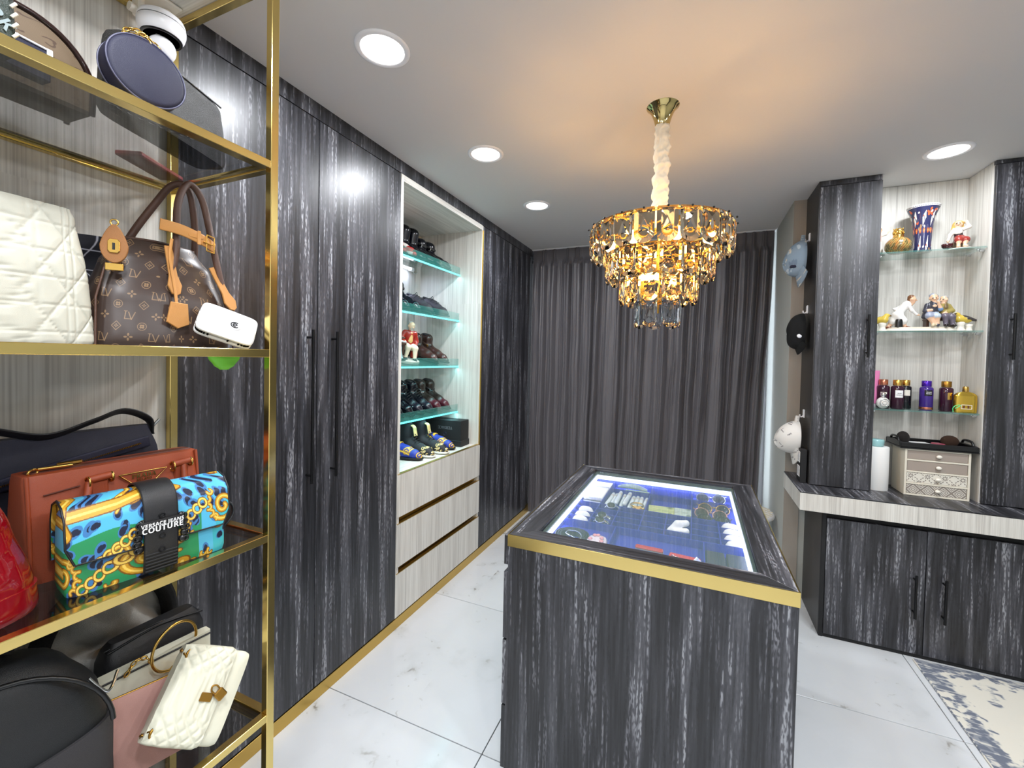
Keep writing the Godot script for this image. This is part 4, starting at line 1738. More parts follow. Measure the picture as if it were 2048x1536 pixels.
func build_bags() -> void:
	var canvas := printed("brown_monogram", monogram_image(), 0.34)
	canvas.metallic_specular = 0.5
	var tan := skin("tan_leather", Color8(182, 126, 62), 0.55)
	var brown := skin("brown_leather", Color8(74, 46, 32), 0.42)
	var ivory := skin("ivory_leather", Color8(190, 188, 174), 0.45, 0.02)
	var cream := skin("cream_leather", Color8(214, 212, 192), 0.45, 0.02)
	var black := skin("black_leather", Color8(22, 22, 25), 0.36)
	var grained := skin("grained_black_leather", Color8(26, 25, 24), 0.42, 0.22, 24.0)
	var navy := skin("navy_leather", Color8(15, 16, 46), 0.6)
	var nylon := skin("navy_nylon", Color8(17, 19, 40), 0.6)
	var rust := skin("rust_leather", Color8(152, 66, 34), 0.42, 0.04)
	var patent := mat("red_patent", Color8(128, 10, 22), 0.08)
	patent.clearcoat_enabled = true
	patent.clearcoat = 1.0
	patent.clearcoat_roughness = 0.04
	var T := PI / 2
	var st: SurfaceTool
	var t: Node3D
	# --- shelf at eye height -------------------------------------------------
	var y2 := 1.4252
	t = thing("handbag", "ivory handbag with crossed quilting and a gold ring, left of the brown tote", "handbag", Vector3(-1.12, y2, -0.245), T + 0.06)
	st = mb()
	soft(st, 0.40, 0.262, 0.105, [[0.0, 0.97, 0.95], [0.04, 1.0, 1.0], [0.5, 0.96, 0.86], [0.93, 0.88, 0.60], [1.0, 0.85, 0.50]], 7.0, 110, 300, "cannage")
	put("body", st, ivory, t)
	st = mb()
	torus(st, Vector3(0.176, 0.225, -0.012), 0.017, 0.0035, Basis(Vector3.UP, 1.1))
	put("ring", st, M.gold_small, t)
	for s in [-1.0, 1.0]:
		st = mb()
		tube(st, curve([Vector3(-0.10, 0.22, 0.03 * s), Vector3(-0.10, 0.30, 0.03 * s), Vector3(-0.05, 0.355, 0.028 * s), Vector3(0.02, 0.33, 0.028 * s), Vector3(0.05, 0.255, 0.03 * s)], 7), 0.0075, 10)
		put("handle", st, ivory, t)
	t = thing("tote_bag", "black soft shopping bag with a thin white grid, between the ivory and brown bags", "bag", Vector3(-1.300, y2, -0.49), T)
	var plaid := printed("white_grid", grid_image(), 0.8)
	planar = 5.6
	st = mb()
	soft(st, 0.19, 0.255, 0.09, [[0.0, 1.0, 1.0], [0.5, 0.98, 0.8], [0.85, 0.9, 0.6], [1.0, 0.72, 0.42]], 3.0, 24, 64, "rump")
	put("body", st, plaid, t)
	planar = 0.0
	# brown tote
	t = thing("handbag", "brown monogram canvas tote with rolled handles, tan straps, tag and key bell", "handbag", Vector3(-1.14, y2, -0.576), T - 0.10)
	planar = 11.0
	st = mb()
	soft(st, 0.268, 0.238, 0.152, [[0.0, 0.97, 0.95], [0.05, 1.0, 1.0], [0.45, 0.93, 0.80], [0.78, 0.76, 0.52], [0.95, 0.56, 0.26], [1.0, 0.50, 0.18]], 3.4, 24, 64)
	put("body", st, canvas, t)
	planar = 0.0
	for s in [-1.0, 1.0]:
		st = mb()
		tube(st, PackedVector3Array([Vector3(s * 0.128, 0.005, 0.066), Vector3(s * 0.125, 0.10, 0.058), Vector3(s * 0.105, 0.175, 0.043)]), 0.0022, 6)
		put("seam", st, brown, t)
	st = mb()
	tube(st, curve([Vector3(-0.07, 0.238, 0), Vector3(0, 0.243, 0), Vector3(0.07, 0.236, 0)], 6), 0.004, 8)
	put("zip", st, brown, t)
	var hs := [[Vector3(0.0, 0.165, 0.056), Vector3(0.012, 0.22, 0.052), Vector3(0.018, 0.33, 0.046), Vector3(0.042, 0.385, 0.038), Vector3(0.072, 0.36, 0.034), Vector3(0.088, 0.27, 0.044), Vector3(0.105, 0.175, 0.050), Vector3(0.122, 0.10, 0.058)],
		[Vector3(-0.055, 0.16, -0.045), Vector3(-0.045, 0.235, -0.038), Vector3(0.0, 0.335, -0.018), Vector3(0.028, 0.385, 0.0), Vector3(0.055, 0.38, 0.01), Vector3(0.074, 0.30, -0.004), Vector3(0.08, 0.22, -0.02), Vector3(0.082, 0.16, -0.035)]]
	for p in hs:
		st = mb()
		tube(st, curve(p, 7), 0.0075, 12)
		put("handle", st, brown, t)
	for q in [[Vector3(0.002, 0.175, 0.0595), 0.12, 0.10], [Vector3(0.108, 0.150, 0.058), 0.25, 0.36]]:
		st = mb()
		xf = Transform3D(Basis(Vector3.BACK, q[2]) * Basis(Vector3.RIGHT, -q[1]), q[0])
		prism(st, PackedVector2Array([Vector2(0.008, -0.012), Vector2(0.0135, -0.034), Vector2(0.008, -0.052), Vector2(0, -0.057), Vector2(-0.008, -0.052), Vector2(-0.0135, -0.034), Vector2(-0.008, -0.012), Vector2(-0.007, 0.055), Vector2(0.007, 0.055)]), -0.003, 0.003, 0.0012)
		xf = Transform3D()
		put("handle_tab", st, tan, t)
	st = mb()
	tube(st, curve([Vector3(-0.022, 0.272, 0.062), Vector3(0.02, 0.268, 0.066), Vector3(0.065, 0.255, 0.064), Vector3(0.09, 0.246, 0.052)], 6), 0.0022, 10, false, -1.0, 0.025, Vector3(0.05, 1, 0))
	tube(st, curve([Vector3(0.045, 0.262, 0.068), Vector3(0.045, 0.262, 0.069)], 2), 0.0042, 10, false, -1.0, 0.031, Vector3.RIGHT)
	put("buckled_strap", st, tan, t)
	st = mb()
	slab(st, Vector3(0.047, 0.243, 0.0685), Vector3(0.054, 0.275, 0.0715), 0.001)
	put("strap_keeper", st, tan, t)
	st = mb()
	for q in [[Vector3(0.068, 0.271, 0.066), Vector3(0.086, 0.268, 0.062)], [Vector3(0.068, 0.234, 0.066), Vector3(0.086, 0.231, 0.062)], [Vector3(0.068, 0.271, 0.066), Vector3(0.068, 0.234, 0.066)], [Vector3(0.086, 0.268, 0.062), Vector3(0.086, 0.231, 0.062)], [Vector3(0.086, 0.25, 0.062), Vector3(0.06, 0.252, 0.069)]]:
		tube(st, PackedVector3Array(q), 0.0016, 6)
	put("buckle", st, M.gold_small, t)
	st = mb()
	tube(st, curve([Vector3(0.0, 0.245, 0.062), Vector3(-0.004, 0.20, 0.065), Vector3(0.002, 0.14, 0.07), Vector3(0.004, 0.10, 0.076)], 5), 0.0018, 8, false, -1.0, 0.006, Vector3.RIGHT)
	put("bell_cord", st, tan, t)
	st = mb()
	xf = Transform3D(Basis(Vector3.BACK, -0.08) * Basis(Vector3.RIGHT, -0.06), Vector3(0.006, 0.075, 0.079))
	prism(st, PackedVector2Array([Vector2(-0.016, 0.028), Vector2(0.016, 0.028), Vector2(0.0215, -0.018), Vector2(0.0, -0.030), Vector2(-0.0215, -0.018)]), -0.003, 0.003, 0.0012)
	xf = Transform3D()
	put("key_bell", st, tan, t)
	st = mb()
	var tear := PackedVector2Array()
	for i in 24:
		var a := TAU * i / 24
		tear.append(Vector2(sin(a) * 0.022 * (1.0 - 0.35 * maxf(0.0, cos(a))), cos(a) * (0.044 if cos(a) > 0 else 0.034)))
	tear.reverse()
	xf = Transform3D(Basis(Vector3.UP, -0.5), Vector3(-0.098, 0.205, 0.062))
	prism(st, tear, -0.003, 0.003, 0.0012)
	var tagm := put("luggage_tag", st, skin("worn_leather", Color8(142, 92, 42), 0.5), t)
	st = mb()
	prism(st, PackedVector2Array([Vector2(-0.006, -0.014), Vector2(0.006, -0.014), Vector2(0.0095, -0.009), Vector2(0.0095, 0.009), Vector2(0.006, 0.014), Vector2(-0.006, 0.014), Vector2(-0.0095, 0.009), Vector2(-0.0095, -0.009)]), 0.003, 0.0055, 0.0008)
	torus(st, Vector3(0, 0.048, 0), 0.006, 0.0016, Basis(), 14)
	put("brass_lock", st, M.gold_small, tagm)
	st = mb()
	slab(st, Vector3(-0.014, -0.049, -0.002), Vector3(0.014, -0.034, 0.002), 0.001)
	put("brass_tip", st, M.gold_small, tagm)
	st = mb()
	slab(st, Vector3(-0.0022, -0.008, 0.0052), Vector3(0.0022, 0.006, 0.0062), 0.0005)
	put("key_slot", st, M.black_matt, tagm)
	xf = Transform3D()
	# white wallet leaning on the tote
	t = thing("wallet", "white zipped leather wallet with a round metal emblem leaning on the brown tote", "wallet", Vector3(-1.012, y2 + 0.056, -0.650), T - 0.18)
	t.rotation.z = 0.0
	t.basis = Basis(Vector3.UP, T - 0.18) * Basis(Vector3.RIGHT, -0.62) * Basis(Vector3.BACK, -0.42)
	for zz in [[-0.012, -0.0022], [0.0022, 0.012]]:
		st = mb()
		var pts := PackedVector2Array()
		for p in sring(0.118, 0.088, 0.0, 7.0, 36):
			pts.append(Vector2(p.x, p.z))
		prism(st, pts, zz[0], zz[1], 0.003)
		put("cover", st, mat("white_leather", Color8(222, 222, 222), 0.34), t)
	st = mb()
	for i in 30:
		var a := PI * 0.55 + TAU * 0.62 * i / 30.0
		var p := Vector2(signf(cos(a)) * pow(absf(cos(a)), 0.3) * 0.0572, signf(sin(a)) * pow(absf(sin(a)), 0.3) * 0.0422)
		box(st, Vector3(p.x, p.y, 0), Vector3(0.0034, 0.0034, 0.005))
	put("zip_teeth", st, M.black_metal, t)
	st = mb()
	xf = Transform3D(Basis(Vector3.RIGHT, PI / 2), Vector3(0.012, -0.002, 0.0125))
	lathe(st, [[0.0135, -0.0005], [0.0135, 0.0015], [0.0115, 0.0022]], 28)
	xf = Transform3D()
	var em := put("emblem", st, M.white_plastic, t)
	st = mb()
	var mk := PackedVector3Array()
	for p in arc_pts(Vector2.ZERO, 0.0082, 0.9, 5.6, 18):
		mk.append(Vector3(p.x + 0.012, p.y - 0.002, 0.0152))
	tube(st, mk, 0.0013, 6)
	mk = PackedVector3Array()
	for p in arc_pts(Vector2.ZERO, 0.0042, 0.0, 5.2, 14):
		mk.append(Vector3(p.x + 0.012, p.y - 0.002, 0.0152))
	tube(st, mk, 0.0013, 6)
	tube(st, PackedVector3Array([Vector3(0.008, -0.002, 0.0152), Vector3(0.0162, -0.002, 0.0152)]), 0.0011, 6)
	put("mark", st, M.black_metal, em)
	t = thing("pouch", "lime green soft pouch hanging just under the eye-level rail of the gold rack", "pouch", Vector3(-1.05, 1.378, -0.668), T)
	st = mb()
	soft(st, 0.075, 0.0335, 0.03, [[0.0, 0.25, 0.4], [0.3, 0.62, 0.8], [0.8, 0.95, 1.0], [1.0, 1.0, 0.9]], 2.4, 12, 32)
	put("body", st, mat("lime", Color8(120, 205, 60), 0.5), t)
	# --- top shelf ------------------------------------------------------------
	var y1 := 1.8842
	t = thing("handbag", "brown ring-print handbag with a rounded top and glossy dark piping", "handbag", Vector3(-1.165, y1 + 0.0055, -0.292), T + 0.05)
	planar = 17.0
	var arch := PackedVector2Array([Vector2(-0.16, 0.0), Vector2(0.16, 0.0)])
	for i in 13:
		var a := PI / 2 * i / 12.0
		arch.append(Vector2(0.062 + 0.100 * cos(a), 0.040 + 0.100 * sin(a)))
	for i in 13:
		var a := PI / 2 + PI / 2 * i / 12.0
		arch.append(Vector2(-0.062 + 0.100 * cos(a), 0.040 + 0.100 * sin(a)))
	st = mb()
	prism(st, arch, -0.045, 0.045, 0.006)
	put("body", st, printed("ring_print", ring_print_image(), 0.36), t)
	planar = 0.0
	for s in [-1.0, 1.0]:
		st = mb()
		var rim := PackedVector3Array()
		for p in arch.slice(1):
			rim.append(Vector3(p.x, p.y, 0.045 * s))
		rim.append(Vector3(arch[0].x, arch[0].y, 0.045 * s))
		tube(st, rim, 0.0052, 8)
		put("piping", st, mat("dark_patent", Color8(38, 22, 20), 0.12), t)
	st = mb()
	tube(st, curve([Vector3(-0.10, 0.143, 0), Vector3(0.0, 0.144, 0), Vector3(0.06, 0.142, 0), Vector3(0.135, 0.112, 0), Vector3(0.164, 0.045, 0)], 6), 0.003, 8, false, -1.0, 0.05, Vector3.BACK)
	put("zip_band", st, M.dark_patent, t)
	t = thing("card_case", "small navy case with white outlined band in front of the ring-print bag", "case", Vector3(-1.058, y1, -0.318), T + 0.1)
	st = mb()
	slab(st, Vector3(-0.05, 0.0, -0.012), Vector3(0.05, 0.058, 0.012), 0.003)
	put("body", st, navy, t)
	st = mb()
	for q in [[Vector3(-0.05, 0.055, 0.013), Vector3(0.05, 0.055, 0.013)], [Vector3(-0.05, 0.040, 0.013), Vector3(0.05, 0.040, 0.013)]]:
		tube(st, PackedVector3Array(q), 0.0017, 6)
	slab(st, Vector3(0.043, 0.038, 0.012), Vector3(0.051, 0.057, 0.015), 0.001)
	put("white_trim", st, M.white_plastic, t)
	t = thing("handbag", "dark green handbag with pale lettering and whip-stitched edge at the top shelf's left end", "handbag", Vector3(-1.018, y1, -0.212), T + 0.06)
	st = mb()
	soft(st, 0.20, 0.24, 0.055, [[0.0, 1.0, 1.0], [0.5, 0.97, 0.9], [1.0, 0.92, 0.7]], 8.0, 14, 48)
	put("body", st, skin("dark_green_leather", Color8(26, 40, 32), 0.45), t)
	st = mb()
	for i in 17:
		var y := 0.008 + 0.015 * i
		var x := 0.098 - 0.0016 * i * 0.5
		tube(st, PackedVector3Array([Vector3(x - 0.004, y, 0.0265), Vector3(x + 0.001, y + 0.008, 0.029)]), 0.0024, 6)
	var stitch := put("whip_stitch", st, M.cream_plastic, t)
	stitch.set_meta("kind", "stuff")
	text("lettering", "NEW YORK", 0.018, mat("pale_ink", Color8(124, 138, 142), 0.6), t, Transform3D(Basis(Vector3.BACK, -0.75), Vector3(0.045, 0.075, 0.0275)), "Droid Sans", 0.001)
	t = thing("pouch", "round navy pouch with pale piping standing before the long black bag", "pouch", Vector3(-0.992, y1 + 0.002, -0.476), T - 0.05)
	st = mb()
	xf = Transform3D(Basis(Vector3.RIGHT, PI / 2 - 0.10), Vector3(0, 0.064, 0))
	lathe(st, [[0.054, -0.020], [0.061, -0.017], [0.063, -0.010], [0.063, 0.010], [0.061, 0.017], [0.054, 0.020], [0.0, 0.021]], 48)
	put("body", st, navy, t)
	for s in [-0.0165, 0.0165]:
		st = mb()
		torus(st, Vector3(0, s, 0), 0.0625, 0.0016, Basis(Vector3.RIGHT, PI / 2), 48, 6)
		put("piping", st, mat("grey_piping", Color8(70, 70, 92), 0.5), t)
	xf = Transform3D()
	st = mb()
	chain(st, curve([Vector3(-0.03, 0.124, -0.015), Vector3(-0.022, 0.140, -0.01), Vector3(-0.006, 0.143, 0.0), Vector3(0.004, 0.132, 0.004), Vector3(0.018, 0.133, 0.002), Vector3(0.03, 0.124, 0.0)], 6), 0.0085, 0.0016)
	chain(st, curve([Vector3(-0.02, 0.126, 0.004), Vector3(-0.004, 0.134, 0.012), Vector3(0.014, 0.124, 0.008)], 6), 0.0085, 0.0016)
	put("chain", st, M.gold_small, t)
	t = thing("handbag", "long black grained leather bag reaching to the rack's far end on the top shelf", "handbag", Vector3(-1.095, y1, -0.573), T + 0.38)
	st = mb()
	soft(st, 0.275, 0.152, 0.085, [[0.0, 0.95, 0.95], [0.08, 1.0, 1.0], [0.5, 0.99, 0.92], [0.92, 0.97, 0.72], [1.0, 0.95, 0.55]], 6.0, 16, 64)
	put("body", st, grained, t)
	st = mb()
	tube(st, PackedVector3Array([Vector3(-0.125, 0.152, 0.026), Vector3(0.125, 0.152, 0.026)]), 0.0022, 8)
	put("edge_piping", st, black, t)
	st = mb()
	slab(st, Vector3(-0.10, 0.146, -0.012), Vector3(-0.02, 0.158, 0.012), 0.004)
	put("strap_end", st, navy, t)
	t = thing("chain_strap", "silver chain strap lying along the smoked glass of the top shelf", "chain", Vector3(0, y1, 0))
	st = mb()
	chain(st, curve([Vector3(-1.00, 0.003, -0.37), Vector3(-1.03, 0.003, -0.46), Vector3(-1.03, 0.003, -0.55), Vector3(-1.01, 0.003, -0.63), Vector3(-1.03, 0.003, -0.69)], 10), 0.009, 0.0016)
	put("links", st, M.chrome, t)
	t = thing("wallet", "coral red wallet lying on the top smoked glass shelf behind the bags", "wallet", Vector3(-1.29, y1, -0.635), T + 0.5)
	st = mb()
	slab(st, Vector3(-0.075, 0.0, -0.03), Vector3(0.075, 0.012, 0.03), 0.003)
	put("cover", st, mat("coral_leather", Color8(206, 74, 78), 0.45), t)
	# --- third shelf ------------------------------------------------------------
	var y3 := 0.9662
	t = thing("handbag", "navy nylon shoulder bag with a brass front zip and buckled strap, rearmost", "handbag", Vector3(-1.318, y3, -0.475), T)
	st = mb()
	soft(st, 0.385, 0.262, 0.085, [[0.0, 0.95, 1.0], [0.3, 1.0, 1.0], [0.75, 0.96, 0.75], [1.0, 0.86, 0.4]], 4.0, 18, 56)
	put("body", st, nylon, t)
	st = mb()
	tube(st, curve([Vector3(-0.195, 0.155, 0.042), Vector3(0.0, 0.196, 0.040), Vector3(0.155, 0.222, 0.031)], 8), 0.0022, 8, false, -1.0, 0.028)
	put("zip_panel", st, navy, t)
	st = mb()
	zipper(st, Vector3(-0.19, 0.158, 0.0455), Vector3(0.135, 0.2195, 0.0355), 0.006)
	var zt := put("zip_teeth", st, M.old_brass, t)
	zt.set_meta("kind", "stuff")
	st = mb()
	tube(st, curve([Vector3(0.175, 0.235, 0.0), Vector3(0.165, 0.275, 0.005), Vector3(0.11, 0.302, 0.012), Vector3(0.05, 0.285, 0.02), Vector3(-0.03, 0.262, 0.026), Vector3(-0.10, 0.282, 0.026), Vector3(-0.175, 0.312, 0.02), Vector3(-0.22, 0.30, 0.01)], 8), 0.0025, 10, false, -1.0, 0.02, Vector3(0, 0.7, 0.7))
	put("strap", st, black, t)
	st = mb()
	torus(st, Vector3(-0.165, 0.306, 0.024), 0.017, 0.003, Basis(Vector3.UP, 0.3), 24, 8)
	tube(st, PackedVector3Array([Vector3(0.178, 0.255, 0.002), Vector3(0.190, 0.272, 0.006)]), 0.0035, 8)
	put("ring", st, M.chrome, t)
	t = thing("handbag", "rust orange leather tote with a gold triangle plate and zipped top", "handbag", Vector3(-1.196, y3, -0.520), T - 0.03)
	st = mb()
	soft(st, 0.305, 0.206, 0.12, [[0.0, 0.96, 0.97], [0.04, 1.0, 1.0], [0.6, 1.0, 0.88], [0.97, 1.0, 0.62], [1.0, 0.99, 0.56]], 9.0, 14, 64)
	put("body", st, rust, t)
	for s in [-1.0, 1.0]:
		st = mb()
		tube(st, PackedVector3Array([Vector3(s * 0.147, 0.005, 0.054), Vector3(s * 0.147, 0.11, 0.048), Vector3(s * 0.147, 0.206, 0.034)]), 0.0035, 8)
		put("edge_piping", st, rust, t)
	st = mb()
	slab(st, Vector3(-0.14, 0.203, -0.012), Vector3(0.148, 0.2085, 0.012), 0.002)
	put("zip_tape", st, mat("dark_rust", Color8(84, 36, 22), 0.6), t)
	st = mb()
	tube(st, PackedVector3Array([Vector3(-0.125, 0.214, 0.012), Vector3(-0.075, 0.214, 0.014)]), 0.0035, 8)
	torus(st, Vector3(-0.132, 0.210, 0.014), 0.010, 0.0022, Basis(Vector3.UP, 0.6), 16, 6, 0.6)
	slab(st, Vector3(-0.09, 0.2085, -0.016), Vector3(-0.05, 0.217, -0.010), 0.002)
	put("zip_pull", st, M.gold_small, t)
	st = mb()
	tube(st, PackedVector3Array([Vector3(-0.128, 0.168, 0.0485), Vector3(-0.075, 0.174, 0.0475)]), 0.0016, 6)
	put("pocket_slit", st, M.dark_rust, t)
	for x in [-0.045, 0.108]:
		st = mb()
		slab(st, Vector3(x - 0.015, 0.135, 0.044), Vector3(x + 0.015, 0.178, 0.0515), 0.003)
		tube(st, PackedVector3Array([Vector3(x - 0.018, 0.182, 0.050), Vector3(x + 0.018, 0.186, 0.050)]), 0.008, 12)
		put("handle_anchor", st, rust, t)
		st = mb()
		torus(st, Vector3(x - 0.019, 0.178, 0.050), 0.011, 0.002, Basis(Vector3.UP, PI / 2), 18, 6)
		torus(st, Vector3(x + 0.019, 0.182, 0.050), 0.009, 0.003, Basis(Vector3.UP, PI / 2), 18, 6)
		put("gold_ring", st, M.gold_small, t)
	for s in [1.0]:
		st = mb()
		tube(st, curve([Vector3(-0.062, 0.178, 0.05), Vector3(-0.072, 0.12, 0.075), Vector3(-0.03, 0.07, 0.085), Vector3(0.05, 0.07, 0.085), Vector3(0.10, 0.12, 0.07), Vector3(0.112, 0.18, 0.05)], 7), 0.0065, 10)
		put("handle", st, rust, t)
	st = mb()
	xf = Transform3D(Basis(Vector3.RIGHT, -0.08), Vector3(0.032, 0.160, 0.047))
	prism(st, PackedVector2Array([Vector2(-0.044, 0.020), Vector2(0.0, -0.024), Vector2(0.044, 0.020)]), 0.0, 0.0025, 0.001)
	xf = Transform3D()
	var plate := put("triangle_plate", st, rust, t)
	st = mb()
	tube(st, PackedVector3Array([Vector3(-0.013, 0.1795, 0.0495), Vector3(0.032, 0.1355, 0.0525), Vector3(0.077, 0.1795, 0.0495), Vector3(-0.013, 0.1795, 0.0495)]), 0.0014, 6)
	put("gold_edge", st, M.gold_small, plate)
	text("lettering", "PRADA", 0.0095, M.gold_small, plate, Transform3D(Basis(), Vector3(0.032, 0.1715, 0.0515)), "Droid Serif", 0.0006)
	text("small_lettering", "MILANO", 0.005, M.gold_small, plate, Transform3D(Basis(), Vector3(0.032, 0.1625, 0.0520)), "Droid Serif", 0.0006)
	text("small_lettering", "DAL 1913", 0.0036, M.gold_small, plate, Transform3D(Basis(), Vector3(0.032, 0.1555, 0.0524)), "Droid Serif", 0.0006)
	# red patent bag
	t = thing("handbag", "glossy red patent bag with embossed pattern at the left end of its shelf", "handbag", Vector3(-1.082, y3, -0.222), T + 0.12)
	st = mb()
	soft(st, 0.26, 0.215, 0.155, [[0.0, 0.97, 0.95], [0.03, 1.0, 1.0], [0.25, 0.98, 0.94], [0.7, 0.78, 0.70], [1.0, 0.62, 0.42]], 3.0, 60, 120, "emboss")
	put("body", st, patent, t)
	st = mb()
	soft(st, 0.266, 0.045, 0.161, [[0.0, 0.97, 0.96], [0.2, 1.0, 1.0], [1.0, 0.985, 0.965]], 3.0, 6, 64)
	put("base_band", st, patent, t)
	st = mb()
	tube(st, curve([Vector3(-0.06, 0.19, 0.02), Vector3(-0.05, 0.27, 0.02), Vector3(0.0, 0.30, 0.02), Vector3(0.05, 0.27, 0.02), Vector3(0.06, 0.19, 0.02)], 7), 0.006, 10)
	put("handle", st, patent, t)
	# printed clutch
	t = thing("handbag", "turquoise and gold baroque leopard print flap bag with a wide black buckle strap", "handbag", Vector3(-1.052, y3, -0.513), T - 0.16)
	var pr := printed("baroque_print", baroque_image(true), 0.36)
	planar = 3.55
	st = mb()
	soft(st, 0.262, 0.155, 0.09, [[0.0, 0.98, 0.96], [0.05, 1.0, 1.0], [0.7, 1.0, 0.9], [0.93, 1.0, 0.6], [1.0, 0.98, 0.3]], 10.0, 14, 56)
	put("body", st, pr, t)
	# flap: a sheet that comes over the top and down the front
	var sect := [Vector2(-0.046, 0.05), Vector2(-0.046, 0.13), Vector2(-0.034, 0.160), Vector2(-0.005, 0.172), Vector2(0.026, 0.164), Vector2(0.046, 0.142), Vector2(0.0525, 0.105), Vector2(0.0535, 0.062)]
	var rows := []
	for k in sect.size() - 1:
		for q in 4:
			rows.append(sect[k].lerp(sect[k + 1], q / 4.0))
	rows.append(sect[sect.size() - 1])
	var fl_out := []
	var fl_in := []
	for k in rows.size():
		var p: Vector2 = rows[k]
		var a: Vector2 = rows[maxi(k - 1, 0)]
		var b: Vector2 = rows[mini(k + 1, rows.size() - 1)]
		var nn := Vector2(-(b - a).y, (b - a).x).normalized()
		var half := 0.133
		if k > rows.size() - 4:
			half -= 0.004 * (k - rows.size() + 4)
		var ro := PackedVector3Array()
		var ri := PackedVector3Array()
		for i in 13:
			var x := -half + 2.0 * half * i / 12.0
			ro.append(Vector3(x, p.y, p.x))
			ri.append(Vector3(x, p.y - nn.x * 0.0 - 0.0025 * nn.y, p.x - 0.0025 * (nn.x if absf(nn.x) > 0.2 else 0.0)))
		fl_out.append(ro)
		fl_in.append(ri)
	st = mb()
	smooth(st)
	uvo = Vector2(0.02, 0.06)
	for k in rows.size() - 1:
		for i in 12:
			quad(st, fl_out[k][i + 1], fl_out[k][i], fl_out[k + 1][i], fl_out[k + 1][i + 1])
			quad(st, fl_in[k][i], fl_in[k][i + 1], fl_in[k + 1][i + 1], fl_in[k + 1][i])
	uvo = Vector2.ZERO
	planar = 0.0
	put("flap", st, pr, t)
	st = mb()
	for s in [0, 12]:
		var e := PackedVector3Array()
		for k in rows.size():
			e.append(fl_out[k][s])
		tube(st, e, 0.0018, 6)
	tube(st, fl_out[rows.size() - 1], 0.0018, 6)
	put("flap_binding", st, black, t)
	st = mb()
	tube(st, curve([Vector3(0.005, 0.135, -0.050), Vector3(0.005, 0.166, -0.036), Vector3(0.005, 0.177, -0.003), Vector3(0.005, 0.169, 0.030), Vector3(0.005, 0.145, 0.051), Vector3(0.005, 0.10, 0.0575), Vector3(0.005, 0.05, 0.057), Vector3(0.005, 0.006, 0.054)], 7), 0.0028, 12, false, -1.0, 0.058, Vector3.RIGHT)
	put("buckle_strap", st, black, t)
	st = mb()
	for i in 6:
		slab(st, Vector3(-0.022, 0.008 + 0.0065 * i, 0.0555), Vector3(0.032, 0.012 + 0.0065 * i, 0.0605), 0.001)
	put("ribbed_end", st, M.black_matt, t)
	st = mb()
	for q in [Vector3(0.005, 0.118, 0.0605), Vector3(0.005, 0.076, 0.0612), Vector3(0.005, 0.048, 0.0605)]:
		torus(st, q, 0.0048, 0.0012, Basis(), 16, 6)
	put("eyelet", st, M.black_metal, t)
	st = mb()
	for s in [-1.0, 1.0]:
		for k in 5:
			var q := Vector3(0.005 + s * (0.036 + 0.003 * sin(k * 1.3)), 0.058 + 0.0125 * k, 0.058)
			ball(st, q, Vector3(0.0075, 0.008, 0.006), 10)
			torus(st, q + Vector3(s * 0.004, 0, 0.004), 0.0045, 0.0018, Basis(), 12, 6)
	slab(st, Vector3(-0.034, 0.088, 0.0585), Vector3(0.044, 0.112, 0.0655), 0.003)
	put("buckle", st, M.black_plastic, t)
	text("lettering", "VERSACE JEANS", 0.0072, M.white_paper, t, Transform3D(Basis(), Vector3(0.005, 0.1045, 0.0660)), "Droid Sans", 0.0006)
	text("lettering", "COUTURE", 0.0112, M.white_paper, t, Transform3D(Basis(), Vector3(0.005, 0.0945, 0.0660)), "Droid Sans", 0.0006)
	st = mb()
	tube(st, curve([Vector3(0.11, 0.10, -0.045), Vector3(0.165, 0.085, -0.03), Vector3(0.172, 0.055, -0.02), Vector3(0.14, 0.022, -0.02), Vector3(0.11, 0.018, -0.04)], 7), 0.0025, 10, false, -1.0, 0.014, Vector3.BACK)
	put("shoulder_strap", st, black, t)
	# --- lowest shelf ------------------------------------------------------------
	var y4 := 0.5102
	t = thing("backpack", "black domed backpack with a curved zip and dark patterned lower pocket", "backpack", Vector3(-1.085, y4, -0.285), T - 0.05)
	st = mb()
	soft(st, 0.345, 0.375, 0.17, [[0.0, 0.94, 0.95], [0.05, 1.0, 1.0], [0.45, 0.98, 1.0], [0.72, 0.86, 0.92], [0.9, 0.62, 0.72], [0.97, 0.40, 0.5], [1.0, 0.2, 0.25]], 3.2, 26, 64)
	put("body", st, skin("black_backpack_leather", Color8(18, 20, 23), 0.42, 0.06), t)
	st = mb()
	soft(st, 0.338, 0.205, 0.178, [[0.0, 0.95, 0.95], [0.06, 1.0, 1.0], [0.9, 1.005, 1.02], [1.0, 0.995, 0.99]], 3.2, 14, 64)
	put("lower_pocket", st, skin("charcoal_canvas", Color8(46, 44, 48), 0.55, 0.1), t)
	st = mb()
	var zp := PackedVector3Array()
	for i in 25:
		var a := PI * (0.02 + 0.96 * i / 24.0)
		zp.append(Vector3(0.148 * cos(a), 0.205 + 0.148 * sin(a), 0.088 - 0.035 * pow(sin(a), 3.0)))
	tube(st, zp, 0.0042, 8)
	put("zip", st, M.black_plastic, t)
	st = mb()
	tube(st, curve([Vector3(0.118, 0.305, 0.072), Vector3(0.142, 0.268, 0.082), Vector3(0.165, 0.286, 0.06)], 5), 0.003, 8)
	put("zip_pull", st, M.chrome, t)
	st = mb()
	tube(st, curve([Vector3(-0.04, 0.37, -0.01), Vector3(-0.02, 0.41, -0.01), Vector3(0.02, 0.41, -0.01), Vector3(0.04, 0.37, -0.01)], 5), 0.006, 8)
	put("grab_loop", st, black, t)
	t = thing("handbag", "black leather satchel with gold lettering and rings behind the cream bags", "handbag", Vector3(-1.225, y4, -0.608), T + 0.0)
	st = mb()
